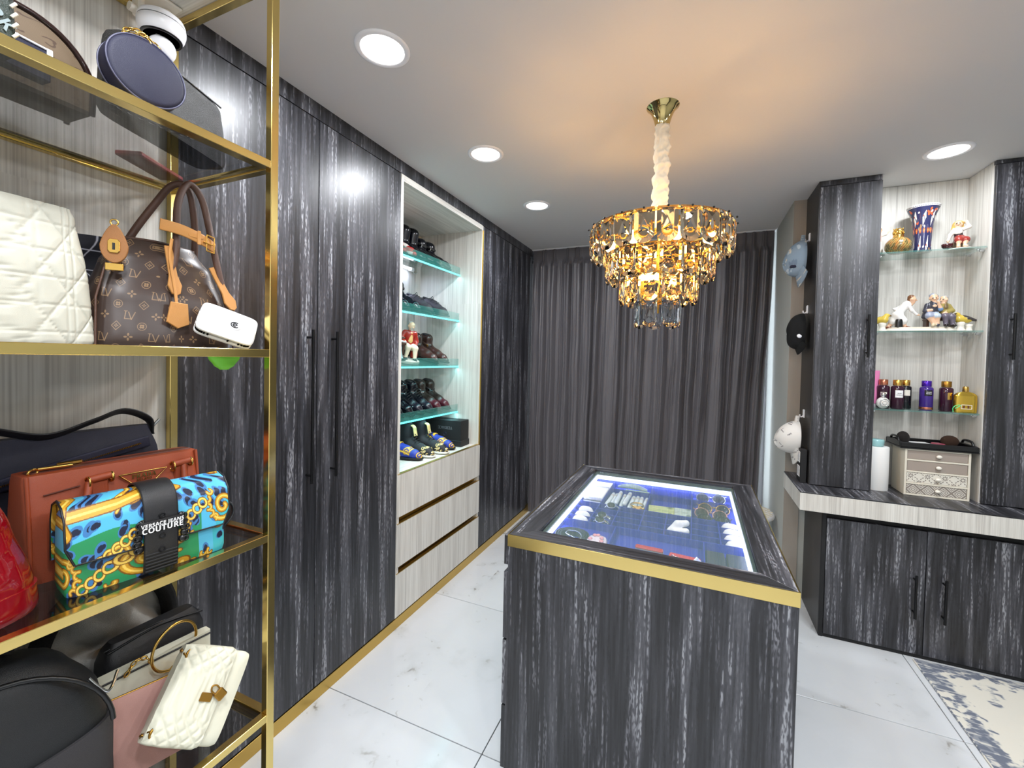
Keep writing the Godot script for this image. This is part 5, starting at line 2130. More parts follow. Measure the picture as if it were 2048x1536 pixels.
	soft(st, 0.215, 0.232, 0.10, [[0.0, 0.96, 0.96], [0.05, 1.0, 1.0], [0.8, 0.98, 0.8], [0.95, 0.9, 0.55], [1.0, 0.8, 0.35]], 5.0, 16, 56)
	put("body", st, black, t)
	st = mb()
	for z in [0.012, 0.026]:
		tube(st, curve([Vector3(-0.10, 0.222, z), Vector3(0.0, 0.232, z), Vector3(0.10, 0.214, z)], 6), 0.0025, 8)
	put("zip", st, M.black_metal, t)
	for x in [-0.062, 0.066]:
		st = mb()
		torus(st, Vector3(x, 0.150, 0.051), 0.013, 0.002, Basis(Vector3.UP, 0.5), 20, 6)
		put("ring", st, M.gold_small, t)
		st = mb()
		slab(st, Vector3(x - 0.01, 0.155, 0.044), Vector3(x + 0.012, 0.185, 0.051), 0.003)
		put("tab", st, black, t)
	st = mb()
	chain(st, PackedVector3Array([Vector3(0.073, 0.18, 0.05), Vector3(0.085, 0.155, 0.05)]), 0.006, 0.0011)
	put("bead_chain", st, M.gold_small, t)
	text("lettering", "COACH", 0.0135, M.gold_small, t, Transform3D(Basis(), Vector3(0.002, 0.160, 0.0485)), "Droid Serif", 0.0012)
	st = mb()
	slab(st, Vector3(-0.012, 0.173, 0.046), Vector3(0.012, 0.1745, 0.0485), 0.0005)
	slab(st, Vector3(-0.002, 0.175, 0.046), Vector3(0.010, 0.182, 0.0485), 0.001)
	torus(st, Vector3(-0.006, 0.177, 0.0475), 0.003, 0.0008, Basis(), 10, 5)
	put("carriage_emblem", st, M.gold_small, t)
	# fluffy white and black bag
	t = thing("plush_bag", "fluffy white bag edged with black fur crammed behind the black satchel", "bag", Vector3(-1.322, y4, -0.555), T)
	st = mb()
	soft(st, 0.27, 0.36, 0.075, [[0.0, 1.0, 1.0], [0.5, 0.95, 1.0], [0.8, 0.75, 0.9], [0.95, 0.5, 0.6], [1.0, 0.2, 0.3]], 2.6, 30, 80, "fluff", -0.0)
	put("body", st, skin("white_fur", Color8(196, 194, 188), 0.95, 0.5, 30.0), t)
	st = mb()
	for s in [-1.0, 1.0]:
		tube(st, curve([Vector3(s * 0.132, 0.12, 0.02), Vector3(s * 0.128, 0.22, 0.022), Vector3(s * 0.105, 0.29, 0.02), Vector3(s * 0.05, 0.345, 0.015), Vector3(0.0, 0.36, 0.01)], 8), 0.019, 12)
	put("fur_edging", st, skin("black_fur", Color8(10, 10, 11), 0.95, 0.6, 30.0), t)
	t = thing("handbag", "flat cream leather flap bag with black edging and a gold ring handle", "handbag", Vector3(-1.150, y4, -0.576), T - 0.10)
	st = mb()
	soft(st, 0.225, 0.196, 0.035, [[0.0, 1.0, 1.0], [0.5, 1.0, 1.0], [1.0, 1.0, 0.8]], 10.0, 8, 48)
	put("body", st, cream, t)
	st = mb()
	tube(st, PackedVector3Array([Vector3(-0.11, 0.19, 0.016), Vector3(0.11, 0.19, 0.016)]), 0.0022, 8)
	put("edging", st, black, t)
	st = mb()
	torus(st, Vector3(0.03, 0.205, 0.022), 0.052, 0.0032, Basis(Vector3.UP, 0.25), 40, 8)
	put("ring_handle", st, M.gold_small, t)
	st = mb()
	chain(st, curve([Vector3(-0.06, 0.194, 0.022), Vector3(-0.045, 0.214, 0.024), Vector3(-0.028, 0.212, 0.026), Vector3(-0.018, 0.198, 0.026)], 6), 0.010, 0.0018)
	put("chain", st, M.gold_small, t)
	t = thing("pouch", "flat dusty pink leather pouch with a zipped top leaning on the cream flap bag", "pouch", Vector3(-1.072, y4 + 0.004, -0.530), T - 0.20)
	t.basis = Basis(Vector3.UP, T - 0.30) * Basis(Vector3.RIGHT, -0.16)
	st = mb()
	soft(st, 0.17, 0.165, 0.028, [[0.0, 1.0, 0.8], [0.2, 1.0, 1.0], [0.9, 1.0, 0.5], [1.0, 1.0, 0.22]], 8.0, 12, 48)
	put("body", st, skin("pink_leather", Color8(196, 148, 138), 0.45), t)
	st = mb()
	tube(st, PackedVector3Array([Vector3(-0.082, 0.165, 0.0), Vector3(0.082, 0.165, 0.0)]), 0.0026, 8)
	put("zip", st, M.old_brass, t)
	st = mb()
	tube(st, curve([Vector3(0.07, 0.165, 0.0), Vector3(0.082, 0.186, 0.01), Vector3(0.092, 0.182, 0.014), Vector3(0.09, 0.15, 0.014)], 6), 0.003, 8, false, -1.0, 0.011, Vector3.BACK)
	put("wrist_loop", st, M.pink_leather, t)
	st = mb()
	torus(st, Vector3(0.045, 0.177, 0.006), 0.008, 0.0018, Basis(), 16, 6)
	torus(st, Vector3(0.06, 0.18, 0.008), 0.007, 0.0018, Basis(Vector3.UP, 1.0), 16, 6)
	put("gold_ring", st, M.gold_small, t)
	# quilted cream bag
	t = thing("handbag", "small quilted cream flap bag with a gold padlock and chain, tipped sideways", "handbag", Vector3(-1.010, y4 + 0.118, -0.612), 0.0)
	t.basis = Basis(Vector3.UP, T - 0.22) * Basis(Vector3.RIGHT, -0.42) * Basis(Vector3.BACK, 0.98)
	st = mb()
	xf = Transform3D(Basis(), Vector3(0, -0.045, 0))
	soft(st, 0.178, 0.135, 0.075, [[0.0, 0.96, 0.92], [0.08, 1.0, 1.0], [0.7, 0.96, 0.85], [1.0, 0.92, 0.55]], 5.0, 16, 56)
	put("body", st, cream, t)
	st = mb()
	soft(st, 0.186, 0.105, 0.088, [[0.0, 0.97, 0.9], [0.1, 1.0, 0.98], [0.6, 0.98, 0.88], [0.9, 0.95, 0.62], [1.0, 0.92, 0.35]].map(func(q): return q), 6.0, 60, 160, "quilt")
	var qf := put("quilted_flap", st, cream, t)
	qf.position = Vector3(0, 0.036, 0.003)
	xf = Transform3D()
	st = mb()
	slab(st, Vector3(-0.012, 0.008, 0.046), Vector3(0.004, 0.032, 0.050), 0.001)
	put("lock_plate", st, M.old_brass, t)
	st = mb()
	xf = Transform3D(Basis(Vector3.BACK, -0.5), Vector3(0.008, 0.004, 0.053))
	slab(st, Vector3(-0.010, -0.020, -0.005), Vector3(0.010, 0.0, 0.005), 0.002)
	tube(st, curve([Vector3(-0.006, 0.0, 0), Vector3(-0.006, 0.010, 0), Vector3(0.0, 0.0155, 0), Vector3(0.006, 0.010, 0), Vector3(0.006, 0.0, 0)], 5), 0.0018, 8)
	xf = Transform3D()
	put("padlock", st, M.old_brass, t)
	for x in [-0.068, 0.068]:
		st = mb()
		torus(st, Vector3(x, 0.082, 0.022), 0.009, 0.0028, Basis(Vector3.RIGHT, 0.6), 18, 8)
		chain(st, curve([Vector3(x, 0.09, 0.02), Vector3(x * 1.1, 0.096, 0.0), Vector3(x * 1.05, 0.08, -0.03)], 5), 0.009, 0.0022)
		put("chain", st, M.old_brass, t)
	t = thing("handbag", "plain black bag with a pink round charm at the back left of the lowest shelf", "handbag", Vector3(-1.29, y4, -0.30), T)
	st = mb()
	soft(st, 0.20, 0.33, 0.10, [[0.0, 0.96, 1.0], [0.5, 1.0, 0.9], [0.9, 0.9, 0.6], [1.0, 0.8, 0.4]], 4.0, 12, 40)
	put("body", st, black, t)
	st = mb()
	xf = Transform3D(Basis(Vector3.RIGHT, PI / 2 - 0.2), Vector3(0.045, 0.29, 0.05))
	lathe(st, [[0.0, -0.004], [0.026, -0.004], [0.028, 0.0], [0.026, 0.004], [0.0, 0.005]], 28)
	xf = Transform3D()
	put("round_charm", st, skin("pink_charm", Color8(196, 132, 162), 0.4, 0.3, 60.0), t)


# ---------------------------------------------------------------- shoes and what stands with them

func shoe_outline(L: float, w: float) -> PackedVector2Array:
	var out := PackedVector2Array()
	for i in 28:
		var a := TAU * i / 28
		var x := L * 0.5 - L * 0.5 * cos(a)
		var t := x / L
		var hw := w * (0.36 + 0.14 * smoothstep(0.35, 0.7, t)) * pow(maxf(absf(sin(a)), 0.0001), 0.62)
		out.append(Vector2(x, hw * signf(sin(a) + 0.00001)))
	return out


# kind: "ankle", "low", "high", "slip"; toe along +x, heel at the origin
func make_shoe(called: String, kind: String, m: Material, solem: Material, c: Color, c2: Color, label: String, group: String) -> Node3D:
	var t := thing(called, label, "shoe", Vector3.ZERO, 0.0, group)
	var B := []
	var s := 0.012
	B.append([Vector3(0.04, 0.04 + s, 0), Vector3(0.10, 0.045 + s, 0), 0.035, 0.036, c])
	B.append([Vector3(0.09, 0.05 + s, 0), Vector3(0.17, 0.036 + s, 0), 0.038, 0.034, c])
	B.append([Vector3(0.16, 0.026 + s, -0.006), Vector3(0.225, 0.022 + s, 0), 0.029, 0.024, c2])
	B.append([Vector3(0.16, 0.026 + s, 0.008), Vector3(0.225, 0.022 + s, 0.006), 0.029, 0.024, c2])
	B.append([Vector3(0.22, 0.019 + s, 0.002), Vector3(0.262, 0.012 + s, 0.004), 0.022, 0.014, c2])
	B.append([Vector3(0.036, 0.02 + s, 0), Vector3(0.12, 0.018 + s, 0), 0.030, 0.028, c])
	var top := 0.082
	if kind == "ankle" or kind == "high":
		top = 0.155 if kind == "ankle" else 0.195
		B.append([Vector3(0.042, 0.06, 0), Vector3(0.034, top - 0.02, 0), 0.034, 0.036, c])
		B.append([Vector3(0.075, 0.07, 0), Vector3(0.068, top - 0.02, 0), 0.035, 0.036, c])
	elif kind == "low":
		B.append([Vector3(0.04, 0.06, 0), Vector3(0.036, 0.066, 0), 0.034, 0.030, c])
		B.append([Vector3(0.10, 0.065, 0), Vector3(0.13, 0.062, 0), 0.03, 0.027, c])
	hang("upper", blob(B, 0.0052, 0.02), m, t)
	var st := mb()
	xf = Transform3D(Basis(Vector3.RIGHT, PI / 2), Vector3(0, 0, 0))
	prism(st, shoe_outline(0.278, 0.092), -0.017, -0.006, 0.002)
	var heel := PackedVector2Array()
	for p in shoe_outline(0.278, 0.088):
		heel.append(Vector2(minf(p.x, 0.07), p.y))
	xf = Transform3D()
	for i in 1:
		slab(st, Vector3(0.004, 0.0, -0.028), Vector3(0.07, 0.010, 0.028), 0.004)
		if kind != "slip":
			slab(st, Vector3(0.12, 0.002, -0.03), Vector3(0.24, 0.010, 0.03), 0.004)
	put("sole", st, solem, t)
	# the dark opening
	st = mb()
	if kind == "ankle" or kind == "high":
		lathe(st, [[0.0, top + 0.0155], [0.022, top + 0.015], [0.031, top + 0.0125], [0.034, top + 0.006]], 20, Vector3(0.05, 0, 0))
	else:
		xf = Transform3D(Basis(Vector3.BACK, -0.12).scaled(Vector3(1.5, 1, 0.8)), Vector3(0.062, 0.018, 0))
		lathe(st, [[0.0, top - 0.002], [0.018, top - 0.002], [0.026, top + 0.003], [0.030, top - 0.004]], 20)
		xf = Transform3D()
	put("opening", st, M.black_matt, t)
	return t


func laces(t: Node3D, m: Material, x0: float, x1: float, y0: float, y1: float, n: int) -> void:
	var st := mb()
	for i in n:
		var f := i / float(n - 1)
		var p := Vector3(lerpf(x0, x1, f), lerpf(y0, y1, f), 0)
		tube(st, curve([p + Vector3(-0.006, -0.012, -0.026), p + Vector3(0, 0.004, 0), p + Vector3(-0.006, -0.012, 0.026)], 4), 0.0022, 6)
	tube(st, curve([Vector3(x1, y1 + 0.006, 0), Vector3(x1 + 0.02, y1 + 0.016, 0.018), Vector3(x1 + 0.035, y1 - 0.002, 0.028), Vector3(x1 + 0.02, y1 - 0.02, 0.034)], 5), 0.0018, 6)
	put("laces", st, m, t)


func buckle(t: Node3D, y: float, m: Material, strap: Material) -> void:
	var st := mb()
	var pts := []
	for i in 17:
		var a := TAU * i / 16.0
		pts.append(Vector3(0.056 + 0.056 * cos(a), y + 0.018 - 0.018 * cos(a), 0.0415 * sin(a)))
	tube(st, PackedVector3Array(pts), 0.0018, 8, false, -1.0, 0.014)
	put("strap", st, strap, t)
	st = mb()
	for z in [0.036]:
		slab(st, Vector3(0.084, y - 0.008, z - 0.006), Vector3(0.104, y + 0.010, z), 0.002)
	put("buckle", st, m, t)


func set_shoe(o: Node3D, shelf: int, z: float, turn := 0.0, dx := 0.0) -> void:
	var y: float = 0.8025
	var x := -1.745 + dx
	if shelf >= 0:
		var slope := 0.2269
		x = -1.862 + dx
		y = 2.004 - 0.3255 * shelf + 0.0085 + (-1.568 - x) * tan(slope) + 0.0005
		o.basis = Basis(Vector3.BACK, -0.2275) * Basis(Vector3.UP, turn)
	else:
		o.basis = Basis(Vector3.UP, turn)
	o.position = Vector3(x, y, z)


func vc(called: String, rough: float) -> StandardMaterial3D:
	var m := mat(called, Color.WHITE, rough)
	m.vertex_color_use_as_albedo = true
	return m


func lin(r: int, g: int, b: int) -> Color:
	return Color8(r, g, b).srgb_to_linear()


func harlequin_image() -> Image:
	var im := blank(128, 128, Color8(188, 28, 34))
	im.fill_rect(Rect2i(0, 0, 42, 40), Color8(232, 228, 222))
	im.fill_rect(Rect2i(64, 64, 46, 34), Color8(228, 224, 218))
	im.fill_rect(Rect2i(80, 0, 40, 30), Color8(232, 120, 40))
	im.fill_rect(Rect2i(0, 96, 40, 32), Color8(232, 176, 60))
	im.fill_rect(Rect2i(36, 44, 10, 60), Color8(24, 22, 26))
	im.fill_rect(Rect2i(84, 100, 44, 28), Color8(38, 90, 170))
	return im


func gold_leaf_image() -> Image:
	var im := blank(192, 192, Color8(20, 20, 24))
	var r := RandomNumberGenerator.new()
	r.seed = 5
	for k in 26:
		var q := Vector2(r.randf() * 192, r.randf() * 192)
		var a := r.randf() * TAU
		stroke(im, arc_pts(q, r.randf_range(10, 22), a, a + 3.6, 14, -6.0), 5.0, Color8(206, 178, 112))
		stroke(im, arc_pts(q, r.randf_range(10, 20), a + 1.0, a + 3.0, 10, -4.0), 2.0, Color8(244, 232, 196))
	return im


func build_shoes() -> void:
	var blk := vc("black_shoe_leather", 0.22)
	var sole := mat("rubber_sole", Color8(18, 17, 17), 0.7)
	var kb := lin(20, 20, 23)
	var o: Node3D
	# shelf 0, at the top
	var hm := printed("harlequin_print", harlequin_image(), 0.3)
	hm.uv1_scale = Vector3(9, 9, 1)
	o = make_shoe("boot", "high", hm, sole, Color.WHITE, Color.WHITE, "red and white patchwork boot at the left end of the top glass shelf", "patchwork boots")
	set_shoe(o, 0, -2.165)
	set_shoe(copy(o, "red and white patchwork boot half hidden by the wardrobe edge on the top glass shelf", Vector3.ZERO, 0), 0, -2.065)
	var plainb := make_shoe("boot", "high", blk, sole, kb, kb, "plain tall black boot next to the red patchwork boot", "plain black boots")
	set_shoe(plainb, 0, -2.265)
	set_shoe(copy(plainb, "plain tall black boot, second from the red patchwork boot", Vector3.ZERO, 0), 0, -2.355)
	var bk := make_shoe("ankle_boot", "ankle", blk, sole, kb, kb, "black ankle boot with silver buckles, left of its pair on the top glass shelf", "buckled black ankle boots")
	buckle(bk, 0.085, M.chrome, sole)
	buckle(bk, 0.12, M.chrome, sole)
	set_shoe(bk, 0, -2.455)
	o = copy(bk, "black ankle boot with silver buckles, rightmost on the top glass shelf", Vector3.ZERO, 0)
	set_shoe(o, 0, -2.56)
	# shelf 1
	o = copy(bk, "black ankle boot with silver buckles, leftmost on the second glass shelf", Vector3.ZERO, 0)
	set_shoe(o, 1, -2.105)
	o = copy(bk, "black ankle boot with silver buckles beside the lace-up shoes of the second glass shelf", Vector3.ZERO, 0)
	set_shoe(o, 1, -2.215)
	var derby := make_shoe("shoe", "low", vc("dark_suede", 0.6), sole, lin(40, 36, 44), lin(34, 30, 38), "dark lace-up shoe, left of its pair on the second glass shelf", "dark lace-up shoes")
	laces(derby, M.black_matt, 0.17, 0.105, 0.085, 0.105, 5)
	set_shoe(derby, 1, -2.36)
	o = copy(derby, "dark lace-up shoe with a trailing lace, right of its pair on the second glass shelf", Vector3.ZERO, 0)
	set_shoe(o, 1, -2.545)
	# shelf 2
	var bm := vc("brown_shoe_leather", 0.25)
	var chel := make_shoe("ankle_boot", "ankle", bm, sole, lin(58, 38, 32), lin(66, 42, 36), "brown strapped ankle boot beside the old man figurine", "brown ankle boots")
	buckle(chel, 0.09, M.old_brass, M.brown_leather)
	set_shoe(chel, 2, -2.425)
	set_shoe(copy(chel, "brown strapped ankle boot at the right end of the third glass shelf", Vector3.ZERO, 0), 2, -2.555)
	# shelf 3
	var sm := vc("patent_shoe", 0.08)
	var pat := make_shoe("shoe", "low", sm, sole, kb, kb, "shiny black patent shoe at the left end of the lowest glass shelf", "black patent shoes")
	laces(pat, M.black_matt, 0.17, 0.105, 0.085, 0.105, 4)
	set_shoe(pat, 3, -2.06)
	set_shoe(copy(pat, "shiny black patent shoe beside the studded boots on the lowest glass shelf", Vector3.ZERO, 0), 3, -2.16)
	var stud := make_shoe("ankle_boot", "ankle", blk, sole, kb, lin(26, 26, 34), "black laced ankle boot covered in small studs, left of its pair", "studded laced boots")
	laces(stud, M.black_plastic, 0.165, 0.10, 0.088, 0.14, 6)
	var st := mb()
	for i in 46:
		var f := fposmod(i * 0.618, 1.0)
		var g := (i % 7) / 6.0
		ball(st, Vector3(lerpf(0.15, 0.235, f), lerpf(0.052, 0.035, f) + 0.020 * sin(PI * g), lerpf(-0.030, 0.034, g)), Vector3(0.003, 0.003, 0.003), 6)
	put("stud", st, M.chrome, stud).set_meta("kind", "stuff")
	set_shoe(stud, 3, -2.265)
	set_shoe(copy(stud, "black laced ankle boot covered in small studs, right of its pair", Vector3.ZERO, 0), 3, -2.375)
	var mk := make_shoe("ankle_boot", "ankle", bm, sole, lin(44, 36, 32), lin(72, 26, 34), "dark brown ankle boot with a burgundy toe and small buckle, left of its pair", "burgundy toed boots")
	buckle(mk, 0.10, M.chrome, M.black_leather)
	set_shoe(mk, 3, -2.475)
	set_shoe(copy(mk, "dark brown ankle boot with a burgundy toe, rightmost on the lowest glass shelf", Vector3.ZERO, 0), 3, -2.585)
	# floor of the niche
	var slm := printed("blue_baroque", baroque_image(false), 0.45)
	slm.uv1_scale = Vector3(5.0, 6.0, 1)
	var slip := make_shoe("slipper", "slip", slm, sole, Color.WHITE, Color.WHITE, "blue and gold patterned slipper at the front left of the niche floor", "blue and gold slippers")
	st = mb()
	tube(st, curve([Vector3(0.105, 0.03, -0.045), Vector3(0.118, 0.085, -0.022), Vector3(0.122, 0.098, 0.0), Vector3(0.118, 0.085, 0.022), Vector3(0.105, 0.03, 0.045)], 6), 0.003, 10, false, -1.0, 0.024, Vector3.RIGHT)
	put("gold_band", st, mat("gold_cloth", Color8(214, 164, 52), 0.5), slip)
	set_shoe(slip, -1, -2.075, 0.05)
	o = copy(slip, "blue and gold patterned slipper before the black shoe box", Vector3.ZERO, 0)
	set_shoe(o, -1, -2.43, 0.0, 0.015)
	var hi := make_shoe("sneaker", "high", printed("black_suede", gold_leaf_image(), 0.6), mat("white_sole", Color8(226, 222, 212), 0.5), Color.WHITE, Color.WHITE, "black high-top sneaker with gold leaf pattern and lettering, left of its pair", "gold and black sneakers")
	(hi.get_node("upper") as MeshInstance3D).material_override = vc("black_knit", 0.7)
	(hi.get_node("upper") as MeshInstance3D).material_override.albedo_color = Color8(26, 26, 32)
	st = mb()
	var hb := [[Vector3(0.175, 0.036, -0.004), Vector3(0.225, 0.034, 0.002), 0.034, 0.028, Color.WHITE], [Vector3(0.175, 0.036, 0.008), Vector3(0.225, 0.034, 0.006), 0.034, 0.028, Color.WHITE], [Vector3(0.22, 0.030, 0.004), Vector3(0.258, 0.024, 0.005), 0.026, 0.019, Color.WHITE]]
	hang("toe_cap", blob(hb, 0.005, 0.015), M.black_suede, hi)
	M.black_suede.uv1_scale = Vector3(11, 11, 1)
	st = mb()
	tube(st, curve([Vector3(0.105, 0.185, 0.0), Vector3(0.122, 0.175, 0.0), Vector3(0.128, 0.150, 0.0), Vector3(0.135, 0.122, 0.0)], 5), 0.005, 10, false, -1.0, 0.030, Vector3.BACK)
	put("gold_tongue", st, mat("pale_gold_cloth", Color8(214, 190, 130), 0.5), hi)
	laces(hi, M.black_matt, 0.165, 0.125, 0.085, 0.12, 4)
	text("lettering", "VERSACE", 0.011, M.gold_small, hi, Transform3D(Basis(Vector3.BACK, -0.1), Vector3(0.095, 0.062, 0.0425)), "Droid Serif", 0.0006)
	set_shoe(hi, -1, -2.185, -0.02, 0.025)
	set_shoe(copy(hi, "black high-top sneaker with gold leaf pattern, right of its pair by the slipper", Vector3.ZERO, 0), -1, -2.30, 0.02, 0.045)
	# shoe box, upside down
	var t := thing("shoe_box", "black lidded shoe box with upside-down lettering at the right of the niche floor", "box", Vector3(-1.612, 0.8025, -2.582), 0.02)
	st = mb()
	slab(st, Vector3(-0.146, 0.038, -0.056), Vector3(0.146, 0.178, 0.056), 0.002)
	put("base", st, M.black_matt, t)
	st = mb()
	slab(st, Vector3(-0.15, 0.0, -0.06), Vector3(0.15, 0.042, 0.06), 0.002)
	put("lid", st, mat("box_card", Color8(24, 24, 28), 0.6), t)
	text("lettering", "VERSACE", 0.019, mat("grey_print", Color8(120, 120, 126), 0.5), t, Transform3D(Basis(Vector3.BACK, PI), Vector3(0.02, 0.125, 0.0563)), "Droid Serif", 0.0005, 400)
	st = mb()
	torus(st, Vector3(0.02, 0.082, 0.0565), 0.014, 0.0012, Basis(), 24, 5)
	torus(st, Vector3(0.02, 0.082, 0.0565), 0.009, 0.0012, Basis(), 20, 5)
	put("round_emblem", st, mat("dark_blue_print", Color8(30, 34, 58), 0.5), t)
	# the old man figurine on the third glass shelf
	t = thing("figurine", "painted porcelain figurine of an old man in a red robe seated at a keyboard", "figurine", Vector3.ZERO)
	set_shoe(t, 2, -2.205, 0.0, 0.165)
	t.basis = Basis(Vector3.BACK, -0.2275) * Basis(Vector3.UP, PI * 0.34)
	t.position.y += 0.0128
	var skinc := lin(222, 178, 146)
	var red := lin(150, 42, 30)
	var cr := lin(224, 214, 190)
	var body := [
		[Vector3(0, 0.085, 0), Vector3(0, 0.155, 0.0), 0.034, 0.030, red], [Vector3(-0.03, 0.165, 0), Vector3(0.03, 0.165, 0), 0.018, 0.018, red],
		[Vector3(0, 0.12, 0.022), Vector3(0, 0.165, 0.016), 0.016, 0.012, lin(206, 168, 110)],
		[Vector3(0, 0.175, 0.003), Vector3(0, 0.19, 0.006), 0.011, 0.011, skinc], [Vector3(0, 0.208, 0.006), Vector3(0, 0.216, 0.008), 0.020, 0.019, skinc],
		[Vector3(0, 0.196, 0.016), Vector3(0, 0.186, 0.018), 0.011, 0.005, lin(190, 184, 176)], [Vector3(0, 0.208, 0.025), Vector3(0, 0.205, 0.029), 0.004, 0.004, skinc],
		[Vector3(0, 0.222, -0.004), Vector3(0, 0.206, -0.010), 0.018, 0.012, lin(176, 170, 164)], [Vector3(-0.019, 0.208, 0.004), Vector3(-0.020, 0.212, 0.004), 0.004, 0.004, skinc], [Vector3(0.019, 0.208, 0.004), Vector3(0.020, 0.212, 0.004), 0.004, 0.004, skinc],
		[Vector3(-0.034, 0.163, 0), Vector3(-0.055, 0.125, 0.015), 0.016, 0.014, red], [Vector3(-0.055, 0.125, 0.015), Vector3(-0.05, 0.115, 0.055), 0.013, 0.011, red], [Vector3(-0.05, 0.115, 0.058), Vector3(-0.048, 0.113, 0.072), 0.008, 0.006, skinc],
		[Vector3(0.034, 0.163, 0), Vector3(0.052, 0.12, 0.005), 0.016, 0.015, red], [Vector3(0.052, 0.12, 0.005), Vector3(0.038, 0.095, 0.035), 0.013, 0.011, red], [Vector3(0.036, 0.094, 0.038), Vector3(0.028, 0.092, 0.05), 0.008, 0.006, skinc],
		[Vector3(-0.016, 0.08, 0.01), Vector3(-0.022, 0.085, 0.068), 0.022, 0.018, cr], [Vector3(0.018, 0.08, 0.01), Vector3(0.026, 0.083, 0.066), 0.022, 0.018, cr],
		[Vector3(-0.022, 0.083, 0.068), Vector3(-0.024, 0.022, 0.062), 0.017, 0.011, cr], [Vector3(0.026, 0.08, 0.066), Vector3(0.03, 0.022, 0.078), 0.017, 0.011, cr],
		[Vector3(-0.024, 0.012, 0.06), Vector3(-0.026, 0.009, 0.085), 0.010, 0.007, lin(34, 28, 28)], [Vector3(0.03, 0.012, 0.076), Vector3(0.032, 0.009, 0.1), 0.010, 0.007, lin(34, 28, 28)],
		[Vector3(0.04, 0.13, -0.01), Vector3(0.052, 0.03, 0.005), 0.02, 0.026, red]]
	hang("man", blob(body, 0.0032, 0.008), vc("porcelain", 0.25), t)
	st = mb()
	lathe(st, [[0.095, 0.0], [0.10, 0.004], [0.097, 0.010], [0.10, 0.014], [0.094, 0.02], [0.0, 0.022]].map(func(p): return [p[0], p[1] - 0.012]), 36, Vector3(-0.02, 0, 0.03))
	put("base", st, M.cream_plastic, t)
	st = mb()
	slab(st, Vector3(-0.13, 0.095, 0.035), Vector3(-0.045, 0.112, 0.085), 0.003)
	slab(st, Vector3(-0.13, 0.01, 0.04), Vector3(-0.118, 0.1, 0.08), 0.002)
	slab(st, Vector3(-0.06, 0.01, 0.04), Vector3(-0.05, 0.1, 0.08), 0.002)
	slab(st, Vector3(-0.13, 0.112, 0.035), Vector3(-0.045, 0.14, 0.046), 0.002)
	put("keyboard_table", st, M.brown_leather, t)
	st = mb()
	for i in 9:
		slab(st, Vector3(-0.127 + 0.009 * i, 0.112, 0.05), Vector3(-0.1195 + 0.009 * i, 0.119, 0.083), 0.001)
	put("white_key", st, M.white_plastic, t).set_meta("kind", "stuff")
	st = mb()
	ball(st, Vector3(0.0, 0.055, -0.012), Vector3(0.04, 0.04, 0.03), 16)
	put("stool", st, M.plain_dark, t)
	var teal := [[Vector3(-0.105, 0.02, 0.10), Vector3(-0.09, 0.075, 0.075), 0.014, 0.02, lin(120, 168, 172)], [Vector3(-0.075, 0.015, 0.112), Vector3(-0.09, 0.07, 0.08), 0.011, 0.018, lin(150, 190, 190)], [Vector3(-0.07, 0.012, 0.115), Vector3(-0.05, 0.010, 0.118), 0.009, 0.006, lin(70, 60, 54)]]
	hang("teal_drapery", blob(teal, 0.004, 0.01), M.porcelain, t)


# ---------------------------------------------------------------- what lies in the island's trays

func banknote_image(a: Color, b: Color) -> Image:
	var im := blank(128, 64, a)
	var r := RandomNumberGenerator.new()
	r.seed = int(a.r * 999)
	im.fill_rect(Rect2i(3, 3, 122, 2), b)
	im.fill_rect(Rect2i(3, 59, 122, 2), b)
	disc(im, Vector2(40, 32), 18, a.lerp(b, 0.5))
	disc(im, Vector2(40, 28), 8, b)
	disc(im, Vector2(40, 44), 12, b, 1.4)
	for k in 12:
		stroke(im, [Vector2(70, 10 + k * 4), Vector2(70 + 44 * r.randf(), 10 + k * 4)], 0.9, a.lerp(b, 0.7))
	return im


